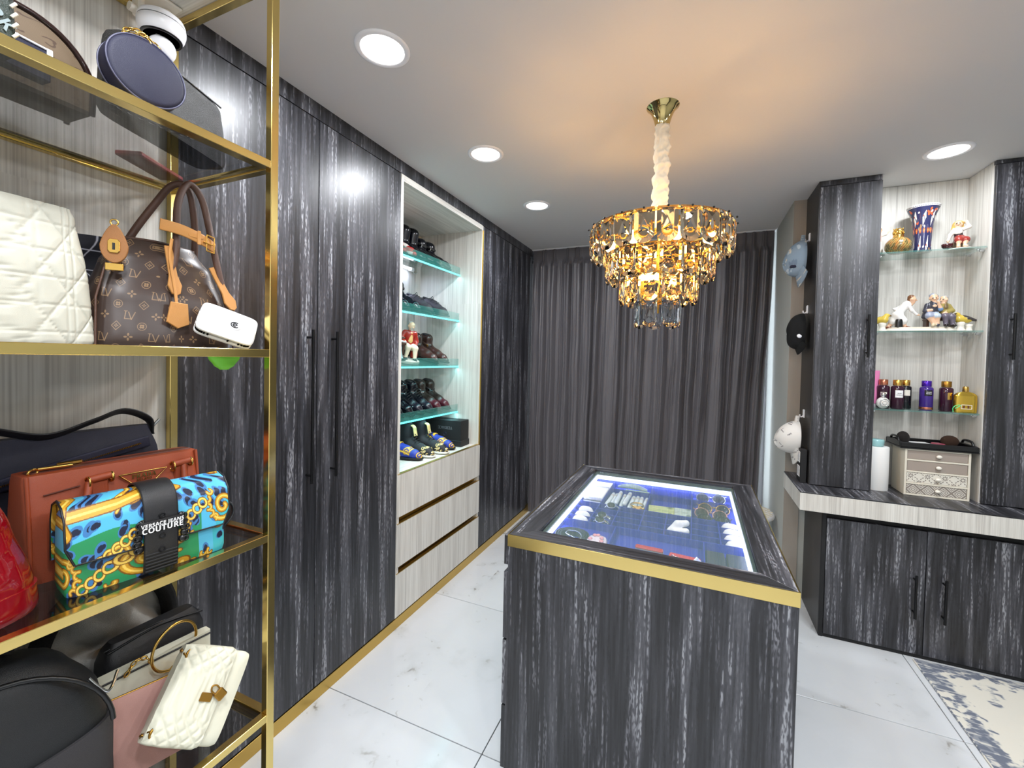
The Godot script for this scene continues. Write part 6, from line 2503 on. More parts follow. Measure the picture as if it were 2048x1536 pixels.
func build_island_contents() -> void:
	var fy := 0.7725
	var st: SurfaceTool
	var t: Node3D
	# folded white packets
	t = thing("packet", "flat white paper packet at the very back left of the lit tray", "packet", Vector3(-0.4085, fy, -2.135), 0.0)
	st = mb()
	slab(st, Vector3(-0.047, 0.0, -0.035), Vector3(0.047, 0.026, 0.035), 0.004)
	put("paper", st, M.white_paper, t)
	t = thing("packet", "large white folded packet in the left compartment of the lit tray", "packet", Vector3(-0.4095, fy, -1.975), 0.0)
	st = mb()
	slab(st, Vector3(-0.044, 0.014, -0.085), Vector3(0.044, 0.030, 0.075), 0.003)
	slab(st, Vector3(-0.044, 0.0, -0.085), Vector3(0.044, 0.0125, 0.078), 0.003)
	put("paper", st, M.white_paper, t)
	st = mb()
	tube(st, PackedVector3Array([Vector3(-0.043, 0.013, 0.0785), Vector3(0.047, 0.013, 0.0785), Vector3(0.047, 0.013, -0.08)]), 0.0014, 6)
	put("dark_fold", st, M.navy_leather, t)
	t = thing("spectacles_case", "grey-teal curved case lying at the back of the second compartment", "case", Vector3(-0.265, fy, -2.128), -0.06)
	st = mb()
	var rings := []
	for j in 13:
		var u := j / 12.0
		var r := 0.020 * pow(sin(PI * clampf(u, 0.04, 0.96)), 0.4)
		var ring := PackedVector3Array()
		for i in 14:
			var a := TAU * i / 14
			ring.append(Vector3(-0.07 + 0.14 * u, 0.024 + 0.010 * sin(PI * u) + r * 0.62 * sin(a), r * 1.1 * cos(a)))
		rings.append(ring)
	loft(st, rings)
	put("shell", st, mat("teal_grey", Color8(150, 170, 178), 0.3), t)
	t = thing("card", "pale green card beside the curved case in the lit tray", "card", Vector3(-0.238, fy, -2.098), 0.02)
	st = mb()
	slab(st, Vector3(-0.055, 0.0, -0.012), Vector3(0.055, 0.022, 0.012), 0.001)
	put("paper", st, mat("pale_green", Color8(168, 190, 130), 0.7), t)
	# a row of pale tubes
	var pt: Node3D = null
	for i in 9:
		var lab: String = ["pale glass tube leftmost in the row of tubes", "pale glass tube second from the left in the row of tubes", "pale glass tube third from the left in the row of tubes", "pale glass tube fourth from the left in the row of tubes", "pale glass tube in the middle of the row of tubes", "pale glass tube sixth from the left in the row of tubes", "pale glass tube just left of the gold trinkets", "pale glass tube behind the gold trinkets", "pale glass tube rightmost, against the divider"][i]
		if pt == null:
			pt = thing("tube", lab, "tube", Vector3.ZERO, 0.0, "pale tubes in a row")
			st = mb()
			xf = Transform3D(Basis(Vector3.RIGHT, PI / 2), Vector3.ZERO)
			lathe(st, [[0.003, -0.085], [0.0085, -0.08], [0.009, -0.07], [0.009, 0.06], [0.0085, 0.08], [0.003, 0.086]], 14)
			put("glass", st, mat("milky_tube", Color8(206, 216, 220), 0.2), pt)
			st = mb()
			lathe(st, [[0.0094, -0.052], [0.0096, -0.050], [0.0096, -0.036], [0.0094, -0.034]], 14)
			put("label_band", st, mat("tube_band", Color8(176, 168, 160), 0.4), pt)
			xf = Transform3D()
		else:
			pt = copy(pt, lab, Vector3.ZERO, 0)
		pt.position = Vector3(-0.342 + 0.0192 * i, fy + 0.0095 + (0.014 if i in [2, 4] else 0.0), -1.965 + 0.004 * (i % 3))
		pt.rotation.y = 0.02 * ((i * 5) % 4 - 1.5)
	# trinkets: bracelets and rings
	t = thing("bracelet", "pink gold bracelet lying on the pale tubes", "bracelet", Vector3(-0.215, fy + 0.024, -1.895), 0.2)
	st = mb()
	torus(st, Vector3.ZERO, 0.026, 0.0035, Basis(Vector3.RIGHT, PI / 2), 28, 8)
	put("band", st, M.gold_small, t)
	t = thing("brooch", "gold and white jewelled cluster beside the pink gold bracelet", "brooch", Vector3(-0.205, fy + 0.021, -1.852), 0.0)
	st = mb()
	for i in 14:
		var a := i * 2.4
		ball(st, Vector3(cos(a) * 0.0042 * sqrt(i) * 1.6, 0.002 * (i % 3), sin(a) * 0.0035 * sqrt(i) * 1.1), Vector3(0.005, 0.005, 0.005), 8)
	put("stone_cluster", st, M.gold_small, t).set_meta("kind", "stuff")
	# watches
	var labs := ["rose steel watch with a pale strap in the compartment behind the others", "silver watch with a dark dial, middle of the three watches", "silver and rose watch nearest the front of the three watches"]
	var w0: Node3D = null
	for i in 3:
		if w0 == null:
			w0 = thing("watch", labs[i], "watch", Vector3.ZERO, 0.0, "watches in the lit tray")
			st = mb()
			var sr := []
			for k in 29:
				var a := TAU * k / 28
				sr.append(Vector3(cos(a) * 0.030, 0.017 + sin(a) * 0.015, 0))
			tube(st, PackedVector3Array(sr), 0.0022, 8, false, -1.0, 0.016, Vector3.BACK)
			put("bracelet", st, M.chrome, w0)
			st = mb()
			xf = Transform3D(Basis(Vector3.RIGHT, 0.35), Vector3(-0.004, 0.029, 0.006))
			lathe(st, [[0.0175, 0.0], [0.019, 0.002], [0.019, 0.006], [0.0165, 0.0085]], 28)
			put("case", st, M.chrome, w0)
			st = mb()
			lathe(st, [[0.0, 0.0082], [0.016, 0.0082], [0.0162, 0.0086], [0.0, 0.0088]], 24)
			put("dial", st, M.black_plastic, w0)
			xf = Transform3D()
		else:
			w0 = copy(w0, labs[i], Vector3.ZERO, 0)
		w0.position = Vector3([-0.305, -0.318, -0.316][i], fy + [0.004, 0.001, 0.001][i], [-1.803, -1.683, -1.630][i])
		w0.rotation.y = [0.1, -0.12, -0.08][i]
	# pale ring pads in the small compartments
	var pads := [[-0.402, -1.742, "pale ring pad behind two others in the left small compartments"], [-0.402, -1.684, "pale ring pad in the middle of the left small compartments"], [-0.398, -1.630, "pale round ring pad, foremost of the left small compartments"], [0.140, -1.802, "white ring pad rearmost of the four by the right light strip"], [0.142, -1.742, "white ring pad second from the back by the right light strip"], [0.143, -1.684, "white ring pad third from the back by the right light strip"], [0.144, -1.630, "white ring pad foremost of the four by the right light strip"]]
	var p0: Node3D = null
	for q in pads:
		if p0 == null:
			p0 = thing("ring_pad", q[2], "pad", Vector3.ZERO, 0.0, "white ring pads")
			st = mb()
			soft(st, 0.062, 0.036, 0.032, [[0.0, 1.0, 1.0], [0.5, 1.0, 0.95], [0.85, 0.8, 0.6], [1.0, 0.45, 0.25]], 2.6, 10, 28)
			put("cushion", st, M.white_paper, p0)
		else:
			p0 = copy(p0, q[2], Vector3.ZERO, 0)
		p0.position = Vector3(q[0], fy, q[1])
	# crumpled white cloth
	t = thing("cloth", "crumpled white cloth in a small compartment of the lit tray", "cloth", Vector3(-0.042, fy + 0.004, -1.690), 0.2)
	hang("fabric", blob([[Vector3(-0.03, 0.012, 0.0), Vector3(0.0, 0.035, -0.008), 0.010, 0.014, Color.WHITE], [Vector3(0.0, 0.035, -0.008), Vector3(0.03, 0.04, -0.012), 0.014, 0.012, Color.WHITE], [Vector3(-0.012, 0.014, 0.010), Vector3(0.026, 0.018, 0.012), 0.012, 0.012, Color.WHITE]], 0.0035, 0.006), M.white_paper, t)
	# banknotes
	t = thing("banknote", "green and ochre banknote left of another in the lit tray", "banknote", Vector3(-0.112, fy + 0.012, -1.868), 0.0)
	t.basis = Basis(Vector3.RIGHT, 0.45) * Basis(Vector3.UP, 0.04)
	st = mb()
	planar = 0.0
	xf = Transform3D(Basis(Vector3.RIGHT, -PI / 2), Vector3.ZERO)
	st = mb()
	for k in 3:
		slab(st, Vector3(-0.052, -0.026, 0.006 * k), Vector3(0.050, 0.026, 0.006 * k + 0.0045), 0.001)
	xf = Transform3D()
	var nm := printed("green_note", banknote_image(Color8(176, 184, 128), Color8(96, 108, 62)), 0.8)
	nm.uv1_scale = Vector3(9.6, 19.0, 1)
	put("paper", st, nm, t)
	t = thing("banknote", "grey-green banknote right of the ochre one in the lit tray", "banknote", Vector3(-0.040, fy + 0.012, -1.868), 0.0)
	t.basis = Basis(Vector3.RIGHT, 0.45) * Basis(Vector3.UP, 0.02)
	st = mb()
	xf = Transform3D(Basis(Vector3.RIGHT, -PI / 2), Vector3.ZERO)
	for k in 4:
		slab(st, Vector3(-0.022, -0.024, 0.006 * k), Vector3(0.042, 0.024, 0.006 * k + 0.0045), 0.001)
	xf = Transform3D()
	nm = printed("grey_note", banknote_image(Color8(170, 182, 172), Color8(104, 118, 110)), 0.8)
	nm.uv1_scale = Vector3(9.6, 19.0, 1)
	put("paper", st, nm, t)
	# sunglasses
	var gl: Array = [["sparkling headband-like glasses at the very back right of the lit tray", Vector3(0.082, fy + 0.022, -2.14), 0.1, M.chrome], ["thin gold rimmed round glasses in the right compartment", Vector3(0.09, fy + 0.020, -2.000), 0.05, M.gold_small], ["rose gold sunglasses lying before the round glasses", Vector3(0.075, fy + 0.020, -1.925), -0.08, mat("rose_gold", Color8(226, 170, 156), 0.25, 0.9)], ["black framed glasses foremost in the right compartment", Vector3(0.085, fy + 0.016, -1.873), -0.05, M.black_plastic]]
	var lens := mat("dark_lens", Color(0.05, 0.04, 0.06, 0.7), 0.03)
	lens.transparency = BaseMaterial3D.TRANSPARENCY_ALPHA
	for q in gl:
		t = thing("glasses", q[0], "glasses", q[1], q[2])
		st = mb()
		for s in [-1.0, 1.0]:
			torus(st, Vector3(s * 0.034, 0.0, 0), 0.026, 0.0018, Basis(Vector3.RIGHT, -0.7), 24, 6, 0.84)
			tube(st, curve([Vector3(s * 0.060, 0.010, -0.004), Vector3(s * 0.066, 0.012, -0.012), Vector3(s * 0.05, 0.0, -0.03), Vector3(-s * 0.03, -0.008, -0.034)], 5), 0.0018, 6)
		tube(st, curve([Vector3(-0.009, 0.006, 0.002), Vector3(0, 0.010, 0.003), Vector3(0.009, 0.006, 0.002)], 4), 0.0018, 6)
		put("frame", st, q[3], t)
		for s in [-1.0, 1.0]:
			st = mb()
			xf = Transform3D(Basis(Vector3.RIGHT, PI / 2 - 0.7), Vector3(s * 0.034, 0, 0))
			lathe(st, [[0.0, -0.0006], [0.0255, -0.0004], [0.0255, 0.0004], [0.0, 0.0008]], 24)
			xf = Transform3D()
			put("lens", st, lens, t)
	# belt
	t = thing("belt", "coiled dark leather belt with a silver buckle at the front left of the lit tray", "belt", Vector3(-0.385, fy + 0.0135, -1.470), 0.0)
	st = mb()
	var sp := PackedVector3Array()
	for i in 100:
		var a := i * 0.2
		var r := 0.064 - 0.00026 * i
		sp.append(Vector3(cos(a) * r * 1.02, 0.0, sin(a) * r))
	tube(st, sp, 0.0016, 8, false, -1.0, 0.026, Vector3.UP)
	put("strap", st, M.navy_leather, t)
	st = mb()
	tube(st, curve([Vector3(-0.02, 0.012, -0.026), Vector3(0.012, 0.016, -0.018), Vector3(0.034, 0.012, 0.006), Vector3(0.028, 0.008, 0.028), Vector3(0.005, 0.006, 0.012), Vector3(-0.024, 0.01, 0.0), Vector3(-0.02, 0.012, -0.026)], 6), 0.0026, 8)
	put("buckle", st, M.chrome, t)
	# see-through pouch
	t = thing("pouch", "milky plastic pouch with pink contents at the front of the lit tray", "pouch", Vector3(-0.295, fy, -1.430), 0.03)
	st = mb()
	soft(st, 0.072, 0.034, 0.15, [[0.0, 0.95, 0.95], [0.4, 1.0, 1.0], [0.8, 0.9, 0.9], [1.0, 0.55, 0.6]], 3.5, 8, 28)
	put("film", st, mat("milky_film", Color8(214, 202, 210), 0.2), t)
	st = mb()
	for i in 8:
		var a := i * 2.4
		ball(st, Vector3(cos(a) * 0.020, 0.035 + 0.001 * (i % 2), sin(a) * 0.045), Vector3(0.008, 0.004, 0.010), 8)
	put("pink_contents", st, mat("pink_paper", Color8(206, 140, 146), 0.5), t).set_meta("kind", "stuff")
	# knife, cutter, tag, scrap
	t = thing("pocket_knife", "red handled pocket knife at the front of the lit tray", "knife", Vector3(-0.125, fy + 0.012, -1.480), -0.04)
	st = mb()
	for y in [-0.008, 0.008]:
		slab(st, Vector3(-0.045, y - 0.004, -0.011), Vector3(0.045, y + 0.004, 0.011), 0.0035)
	put("red_scale", st, mat("red_plastic", Color8(176, 22, 30), 0.25), t)
	st = mb()
	slab(st, Vector3(-0.044, -0.0042, -0.010), Vector3(0.046, 0.0042, 0.010), 0.001)
	put("steel_liner", st, M.chrome, t)
	t = thing("cutter", "yellow snap-off cutter in front of the red pocket knife", "cutter", Vector3(-0.125, fy + 0.012, -1.425), -0.03)
	st = mb()
	slab(st, Vector3(-0.068, -0.008, -0.010), Vector3(0.068, 0.008, 0.010), 0.003)
	put("handle", st, mat("yellow_plastic", Color8(232, 204, 40), 0.35), t)
	st = mb()
	slab(st, Vector3(-0.086, -0.001, -0.007), Vector3(-0.06, 0.001, 0.007), 0.0004)
	put("blade", st, M.chrome, t)
	st = mb()
	slab(st, Vector3(-0.004, 0.008, -0.006), Vector3(0.014, 0.012, 0.006), 0.001)
	put("slider", st, M.black_plastic, t)
	t = thing("key_tag", "red woven tag with small metal charms beside the yellow cutter", "tag", Vector3(-0.012, fy + 0.006, -1.470), -0.1)
	st = mb()
	slab(st, Vector3(-0.05, 0.0, -0.016), Vector3(0.045, 0.012, 0.016), 0.003)
	put("red_strip", st, mat("red_cloth", Color8(184, 24, 40), 0.6), t)
	st = mb()
	chain(st, curve([Vector3(-0.035, 0.014, 0.018), Vector3(0.0, 0.012, 0.026), Vector3(0.03, 0.014, 0.02)], 6), 0.008, 0.0016)
	put("charms", st, M.chrome, t)
	t = thing("paper_scrap", "torn white paper scrap by the red tag in the lit tray", "paper", Vector3(0.018, fy, -1.430), 0.4)
	st = mb()
	prism(st, PackedVector2Array([Vector2(-0.022, 0.0), Vector2(0.02, 0.0), Vector2(0.016, 0.03), Vector2(0.004, 0.042), Vector2(-0.008, 0.028)]), -0.004, 0.004, 0.001)
	put("paper", st, M.white_paper, t)
	for q in [["plain dark leather wallet left of another at the front right of the lit tray", 0.077, 0], ["dark leather wallet with a tiny silver emblem in the tray's front right corner", 0.140, 1]]:
		t = thing("wallet", q[0], "wallet", Vector3(q[1], fy, -1.465), 0.0)
		st = mb()
		slab(st, Vector3(-0.029, 0.0, -0.10), Vector3(0.029, 0.016, 0.10), 0.003)
		put("leather", st, M.navy_leather, t)
		if q[2] == 1:
			st = mb()
			torus(st, Vector3(0.01, 0.0175, 0.07), 0.006, 0.0014, Basis(Vector3.RIGHT, PI / 2), 14, 6)
			put("emblem", st, M.chrome, t)


# ---------------------------------------------------------------- what stands on the dressing unit

func imari_image() -> Image:
	var w := 256
	var h := 256
	var im := blank(w, h, Color8(44, 46, 82))
	var r := RandomNumberGenerator.new()
	r.seed = 12
	for k in 60:
		var q := Vector2(r.randf() * w, 40 + r.randf() * (h - 40))
		disc(im, q, r.randf_range(6, 13), [Color8(196, 88, 52), Color8(214, 206, 196), Color8(150, 118, 84), Color8(70, 70, 96)][k % 4], 1.3, r.randf() * 3.0)
	for k in 4:
		for q in [Vector2(20 + k * 64, 90), Vector2(52 + k * 64, 190)]:
			for y in range(-34, 35):
				var half := int(14.0 * (1.0 - absf(y) / 40.0)) + 3
				for x in range(-half, half):
					im.set_pixel(posmod(int(q.x + x + y * 0.25), w), posmod(int(q.y + y), h), Color8(222, 218, 212) if absi(x) < half - 3 else Color8(34, 34, 62))
			stroke(im, [q + Vector2(-6, 16), q + Vector2(2, -4), q + Vector2(8, -18)], 1.6, Color8(70, 76, 100))
			disc(im, q + Vector2(4, -8), 4, Color8(188, 92, 66))
			disc(im, q + Vector2(-4, 6), 4, Color8(92, 104, 120))
	for k in 8:
		disc(im, Vector2(16 + k * 32, 140), 9, Color8(206, 92, 50))
		disc(im, Vector2(16 + k * 32, 140), 4, Color8(226, 150, 90))
	im.fill_rect(Rect2i(0, 0, w, 30), Color8(224, 222, 220))
	for k in 26:
		stroke(im, arc_pts(Vector2(k * 10, 16), 5, 0.5, 4.4, 8), 1.4, Color8(40, 44, 80))
	im.fill_rect(Rect2i(0, 28, w, 5), Color8(40, 40, 76))
	im.fill_rect(Rect2i(0, 250, w, 6), Color8(224, 222, 220))
	return im


func mosaic_image() -> Image:
	var w := 192
	var h := 128
	var im := blank(w, h, Color8(70, 54, 34))
	var n := FastNoiseLite.new()
	n.seed = 3
	n.frequency = 0.02
	for y in range(0, h, 4):
		for x in range(0, w, 4):
			var v := n.get_noise_2d(x, y)
			var c := Color8(214, 146, 70) if v > 0.12 else (Color8(196, 168, 92) if v > -0.12 else Color8(122, 112, 66))
			if (x * 7 + y * 13) % 5 == 0:
				c = c.darkened(0.55)
			im.fill_rect(Rect2i(x, y, 3, 3), c)
	return im


func star_tile_image() -> Image:
	var im := blank(128, 128, Color8(222, 218, 206))
	var c := Color8(132, 124, 116)
	for q in [Vector2(64, 64), Vector2(0, 0)]:
		for k in 8:
			var a := TAU * k / 8
			disc(im, q + Vector2(cos(a), sin(a)) * 16, 9, c, 2.2, a)
			disc(im, q + Vector2(cos(a + 0.39), sin(a + 0.39)) * 38, 8, c, 2.0, a + 0.39)
	return im


func greek_image() -> Image:
	var im := blank(128, 128, Color8(140, 132, 124))
	var c := Color8(222, 218, 208)
	for q in [Vector2(64, 64), Vector2(0, 0)]:
		for r in [48.0, 28.0, 9.0]:
			stroke(im, [q + Vector2(0, -r), q + Vector2(r, 0), q + Vector2(0, r), q + Vector2(-r, 0), q + Vector2(0, -r)], 3.0, c)
	return im


func bottle(x: float, z: float, label: String, prof: Array, glass: Material, capprof: Array, capm: Material, lab: Array, text_: Array = []) -> Node3D:
	var t := thing("bottle", label, "bottle", Vector3(x, 1.1975, z))
	var st := mb()
	lathe(st, prof, 28)
	put("body", st, glass, t)
	st = mb()
	lathe(st, capprof, 24)
	put("cap", st, capm, t)
	if lab.size():
		st = mb()
		var r: float = lab[0]
		var a0: float = PI / 2 + lab[3]
		var pts := []
		var rows := []
		for y in [lab[1], lab[2]]:
			var row := PackedVector3Array()
			for i in 9:
				var a: float = a0 - lab[4] + 2.0 * lab[4] * i / 8.0
				row.append(Vector3(cos(a) * r, y, sin(a) * r))
			rows.append(row)
		smooth(st)
		for i in 8:
			quad(st, rows[0][i + 1], rows[0][i], rows[1][i], rows[1][i + 1])
		for e in [0, 8]:
			pass
		put("label", st, lab[5], t)
		for q in text_:
			text("lettering", q[0], q[1], q[3], t, Transform3D(Basis(Vector3.UP, -lab[3]), Vector3(cos(a0) * (r + 0.0006), q[2], sin(a0) * (r + 0.0006))), "Droid Sans", 0.0003)
	return t


func figure(t: Node3D, called: String, bones: Array, k := 0.007) -> void:
	hang(called, blob(bones, 0.0026, k), M.porcelain, t)


# head with face, hair and neck at p, looking along d (unit), size s
func head(p: Vector3, d: Vector3, s: float, sk: Color, hair: Color, up := Vector3.UP) -> Array:
	var side := d.cross(up).normalized()
	return [[p, p + up * 0.006 * s, 0.0125 * s, 0.0118 * s, sk], [p - up * 0.010 * s + d * 0.004 * s, p - up * 0.012 * s + d * 0.006 * s, 0.007 * s, 0.0055 * s, sk],
		[p + d * 0.0125 * s, p + d * 0.016 * s - up * 0.002 * s, 0.0028 * s, 0.003 * s, sk],
		[p + up * 0.009 * s - d * 0.004 * s, p - d * 0.008 * s - up * 0.004 * s, 0.0125 * s, 0.009 * s, hair],
		[p + side * 0.0125 * s, p + side * 0.013 * s, 0.003 * s, 0.003 * s, sk], [p - side * 0.0125 * s, p - side * 0.013 * s, 0.003 * s, 0.003 * s, sk],
		[p + d * 0.0122 * s + side * 0.0045 * s + up * 0.003 * s, p + d * 0.0123 * s + side * 0.005 * s + up * 0.003 * s, 0.0016 * s, 0.0016 * s, lin(40, 30, 28)],
		[p + d * 0.0122 * s - side * 0.0045 * s + up * 0.003 * s, p + d * 0.0123 * s - side * 0.005 * s + up * 0.003 * s, 0.0016 * s, 0.0016 * s, lin(40, 30, 28)],
		[p - up * 0.010 * s, p - up * 0.022 * s - d * 0.002 * s, 0.006 * s, 0.007 * s, sk]]


func build_dressing_things() -> void:
	var st: SurfaceTool
	var t: Node3D
	var zc := -2.875
	# --- top glass shelf --------------------------------------------------------
	var y := 2.0125
	t = thing("vase", "tall flared porcelain vase with blue, orange and white panels on the top glass shelf", "vase", Vector3(1.062, y, zc))
	st = mb()
	lathe(st, [[0.036, 0.0], [0.038, 0.004], [0.036, 0.03], [0.0375, 0.10], [0.042, 0.15], [0.050, 0.19], [0.062, 0.222], [0.067, 0.236]], 40)
	var im := printed("imari", imari_image(), 0.15)
	im.uv1_scale = Vector3(2, 1, 1)
	put("body", st, im, t)
	st = mb()
	lathe(st, [[0.067, 0.236], [0.0645, 0.238], [0.058, 0.222], [0.046, 0.19], [0.038, 0.15], [0.034, 0.10], [0.033, 0.02], [0.0, 0.018]], 40)
	put("inside", st, M.white_plastic, t)
	t = thing("oil_lamp", "round mosaic glass fragrance lamp with a gold crown top beside the vase", "lamp", Vector3(0.958, y, zc + 0.02))
	st = mb()
	lathe(st, [[0.030, 0.0], [0.040, 0.004], [0.053, 0.022], [0.056, 0.038], [0.052, 0.056], [0.040, 0.072], [0.026, 0.081], [0.020, 0.084]], 36)
	var mo := printed("mosaic", mosaic_image(), 0.25)
	mo.uv1_scale = Vector3(3, 1, 1)
	put("body", st, mo, t)
	st = mb()
	lathe(st, [[0.022, 0.083], [0.0225, 0.09], [0.020, 0.094], [0.0215, 0.118], [0.020, 0.124], [0.012, 0.13], [0.0, 0.131]], 28)
	for i in 8:
		var a := TAU * i / 8
		torus(st, Vector3(cos(a) * 0.0215, 0.107, sin(a) * 0.0215), 0.006, 0.0016, Basis(Vector3.UP, PI / 2 - a), 12, 5, 1.4)
		ball(st, Vector3(cos(a) * 0.0195, 0.127, sin(a) * 0.0195), Vector3(0.003, 0.004, 0.003), 6)
	put("crown", st, M.gold_small, t)
	var sk := lin(226, 184, 152)
	# seated girl with a basket
	t = thing("figurine", "porcelain figurine of a seated blonde girl with raised arm and red skirt", "figurine", Vector3(1.205, y + 0.006, -2.87), -0.15)
	var wh := lin(214, 206, 196)
	var skirt := lin(142, 52, 44)
	var dk := lin(58, 40, 44)
	var B := [[Vector3(0, 0.05, -0.005), Vector3(-0.006, 0.088, 0.0), 0.017, 0.016, dk], [Vector3(-0.006, 0.085, 0.004), Vector3(-0.008, 0.098, 0.004), 0.015, 0.013, wh],
		[Vector3(0.0, 0.048, 0.0), Vector3(-0.008, 0.042, 0.028), 0.022, 0.018, skirt], [Vector3(0.010, 0.046, 0.0), Vector3(0.016, 0.04, 0.026), 0.020, 0.017, skirt],
		[Vector3(-0.010, 0.038, 0.034), Vector3(-0.012, 0.006, 0.038), 0.0095, 0.006, sk], [Vector3(0.016, 0.036, 0.03), Vector3(0.010, 0.010, 0.04), 0.0095, 0.006, sk], [Vector3(-0.012, 0.005, 0.04), Vector3(-0.014, 0.004, 0.05), 0.006, 0.004, sk], [Vector3(0.010, 0.008, 0.042), Vector3(0.018, 0.005, 0.05), 0.006, 0.004, sk],
		[Vector3(0.010, 0.098, 0.0), Vector3(0.034, 0.108, 0.0), 0.009, 0.008, wh], [Vector3(0.034, 0.108, 0.0), Vector3(0.022, 0.136, 0.002), 0.008, 0.006, wh], [Vector3(0.022, 0.136, 0.002), Vector3(0.010, 0.140, 0.004), 0.0055, 0.004, sk],
		[Vector3(-0.022, 0.096, 0.0), Vector3(-0.036, 0.072, 0.006), 0.009, 0.008, wh], [Vector3(-0.036, 0.072, 0.006), Vector3(-0.044, 0.046, 0.012), 0.008, 0.006, wh], [Vector3(-0.044, 0.044, 0.013), Vector3(-0.045, 0.036, 0.016), 0.005, 0.004, sk],
		[Vector3(0, 0.025, -0.012), Vector3(0.006, 0.015, -0.01), 0.026, 0.02, lin(120, 104, 84)]]
	B += head(Vector3(-0.008, 0.122, 0.006), Vector3(-0.25, 0.05, 0.96).normalized(), 1.05, sk, lin(198, 158, 84))
	B += [[Vector3(-0.018, 0.128, -0.002), Vector3(-0.026, 0.104, 0.0), 0.009, 0.006, lin(198, 158, 84)], [Vector3(0.006, 0.13, -0.004), Vector3(0.010, 0.108, -0.004), 0.009, 0.006, lin(198, 158, 84)]]
	M["porcelain"] = vc("porcelain", 0.25)
	figure(t, "girl", B)
	st = mb()
	lathe(st, [[0.012, 0.004], [0.02, 0.012], [0.022, 0.026], [0.0205, 0.0265], [0.018, 0.014], [0.0, 0.012]], 20, Vector3(-0.048, 0.0, 0.018))
	put("basket", st, mat("dark_glaze", Color8(60, 24, 26), 0.12), t)
	st = mb()
	lathe(st, [[0.055, -0.006], [0.056, -0.003], [0.05, 0.0], [0.0, 0.001]], 28)
	put("base", st, M.cream_plastic, t)
	# white figure at the left edge
	t = thing("figurine", "white porcelain figurine with pink flowers half hidden behind the narrow cupboard", "figurine", Vector3(0.889, y, zc - 0.03), 0.3)
	B = [[Vector3(0, 0.026, 0), Vector3(0, 0.07, 0), 0.022, 0.015, wh], [Vector3(0, 0.07, 0), Vector3(0, 0.112, 0), 0.014, 0.014, lin(214, 178, 168)], [Vector3(0.012, 0.11, 0.0), Vector3(0.032, 0.118, 0.01), 0.007, 0.005, wh], [Vector3(0.032, 0.118, 0.01), Vector3(0.044, 0.132, 0.012), 0.005, 0.003, sk], [Vector3(-0.012, 0.11, 0), Vector3(-0.026, 0.09, 0.012), 0.007, 0.006, wh], [Vector3(-0.026, 0.09, 0.012), Vector3(-0.012, 0.08, 0.022), 0.005, 0.004, sk]]
	B += head(Vector3(0, 0.14, 0.002), Vector3(0.5, 0, 0.86).normalized(), 1.0, sk, lin(190, 150, 110))
	figure(t, "lady", B)
	st = mb()
	slab(st, Vector3(-0.024, 0.0, -0.024), Vector3(0.024, 0.010, 0.024), 0.003)
	put("base", st, M.black_plastic, t)
	# --- middle glass shelf: the group ------------------------------------------
	y = 1.6045
	t = thing("figurine", "porcelain group of a nurse leaning towards an old couple seated on a bench", "figurine", Vector3(1.065, y, -2.872), 0.0)
	st = mb()
	soft(st, 0.285, 0.012, 0.115, [[0.0, 0.99, 0.98], [0.3, 1.0, 1.0], [1.0, 0.97, 0.94]], 2.6, 4, 48)
	put("base", st, M.cream_plastic, t)
	st = mb()
	soft(st, 0.27, 0.020, 0.10, [[0.0, 1.0, 1.0], [0.8, 0.99, 0.98], [1.0, 0.95, 0.92]], 2.6, 4, 48)
	put("ground", st, mat("stone_glaze", Color8(196, 186, 168), 0.4), t)
	var coat := lin(222, 220, 216)
	# nurse, leaning to the right
	B = [[Vector3(-0.088, 0.09, 0), Vector3(-0.058, 0.142, 0.0), 0.019, 0.017, coat], [Vector3(-0.092, 0.086, 0.004), Vector3(-0.075, 0.055, 0.008), 0.022, 0.023, coat], [Vector3(-0.098, 0.084, -0.004), Vector3(-0.105, 0.055, -0.006), 0.020, 0.021, coat],
		[Vector3(-0.072, 0.048, 0.01), Vector3(-0.062, 0.024, 0.010), 0.011, 0.007, sk], [Vector3(-0.110, 0.048, -0.008), Vector3(-0.128, 0.024, -0.010), 0.011, 0.007, sk], [Vector3(-0.060, 0.022, 0.012), Vector3(-0.046, 0.021, 0.016), 0.0065, 0.005, lin(120, 70, 50)], [Vector3(-0.128, 0.022, -0.008), Vector3(-0.118, 0.021, -0.002), 0.0065, 0.005, lin(120, 70, 50)],
		[Vector3(-0.052, 0.138, 0.010), Vector3(-0.040, 0.108, 0.018), 0.0095, 0.008, coat], [Vector3(-0.040, 0.108, 0.018), Vector3(-0.022, 0.088, 0.02), 0.008, 0.006, coat], [Vector3(-0.020, 0.086, 0.02), Vector3(-0.008, 0.082, 0.02), 0.005, 0.0035, sk],
		[Vector3(-0.066, 0.138, -0.012), Vector3(-0.096, 0.118, -0.014), 0.0095, 0.008, coat], [Vector3(-0.096, 0.118, -0.014), Vector3(-0.106, 0.12, -0.006), 0.008, 0.006, coat]]
	B += head(Vector3(-0.036, 0.166, 0.004), Vector3(0.9, -0.15, 0.35).normalized(), 1.15, sk, lin(116, 78, 50))
	figure(t, "nurse", B)
	# old woman
	var dark := lin(58, 56, 68)
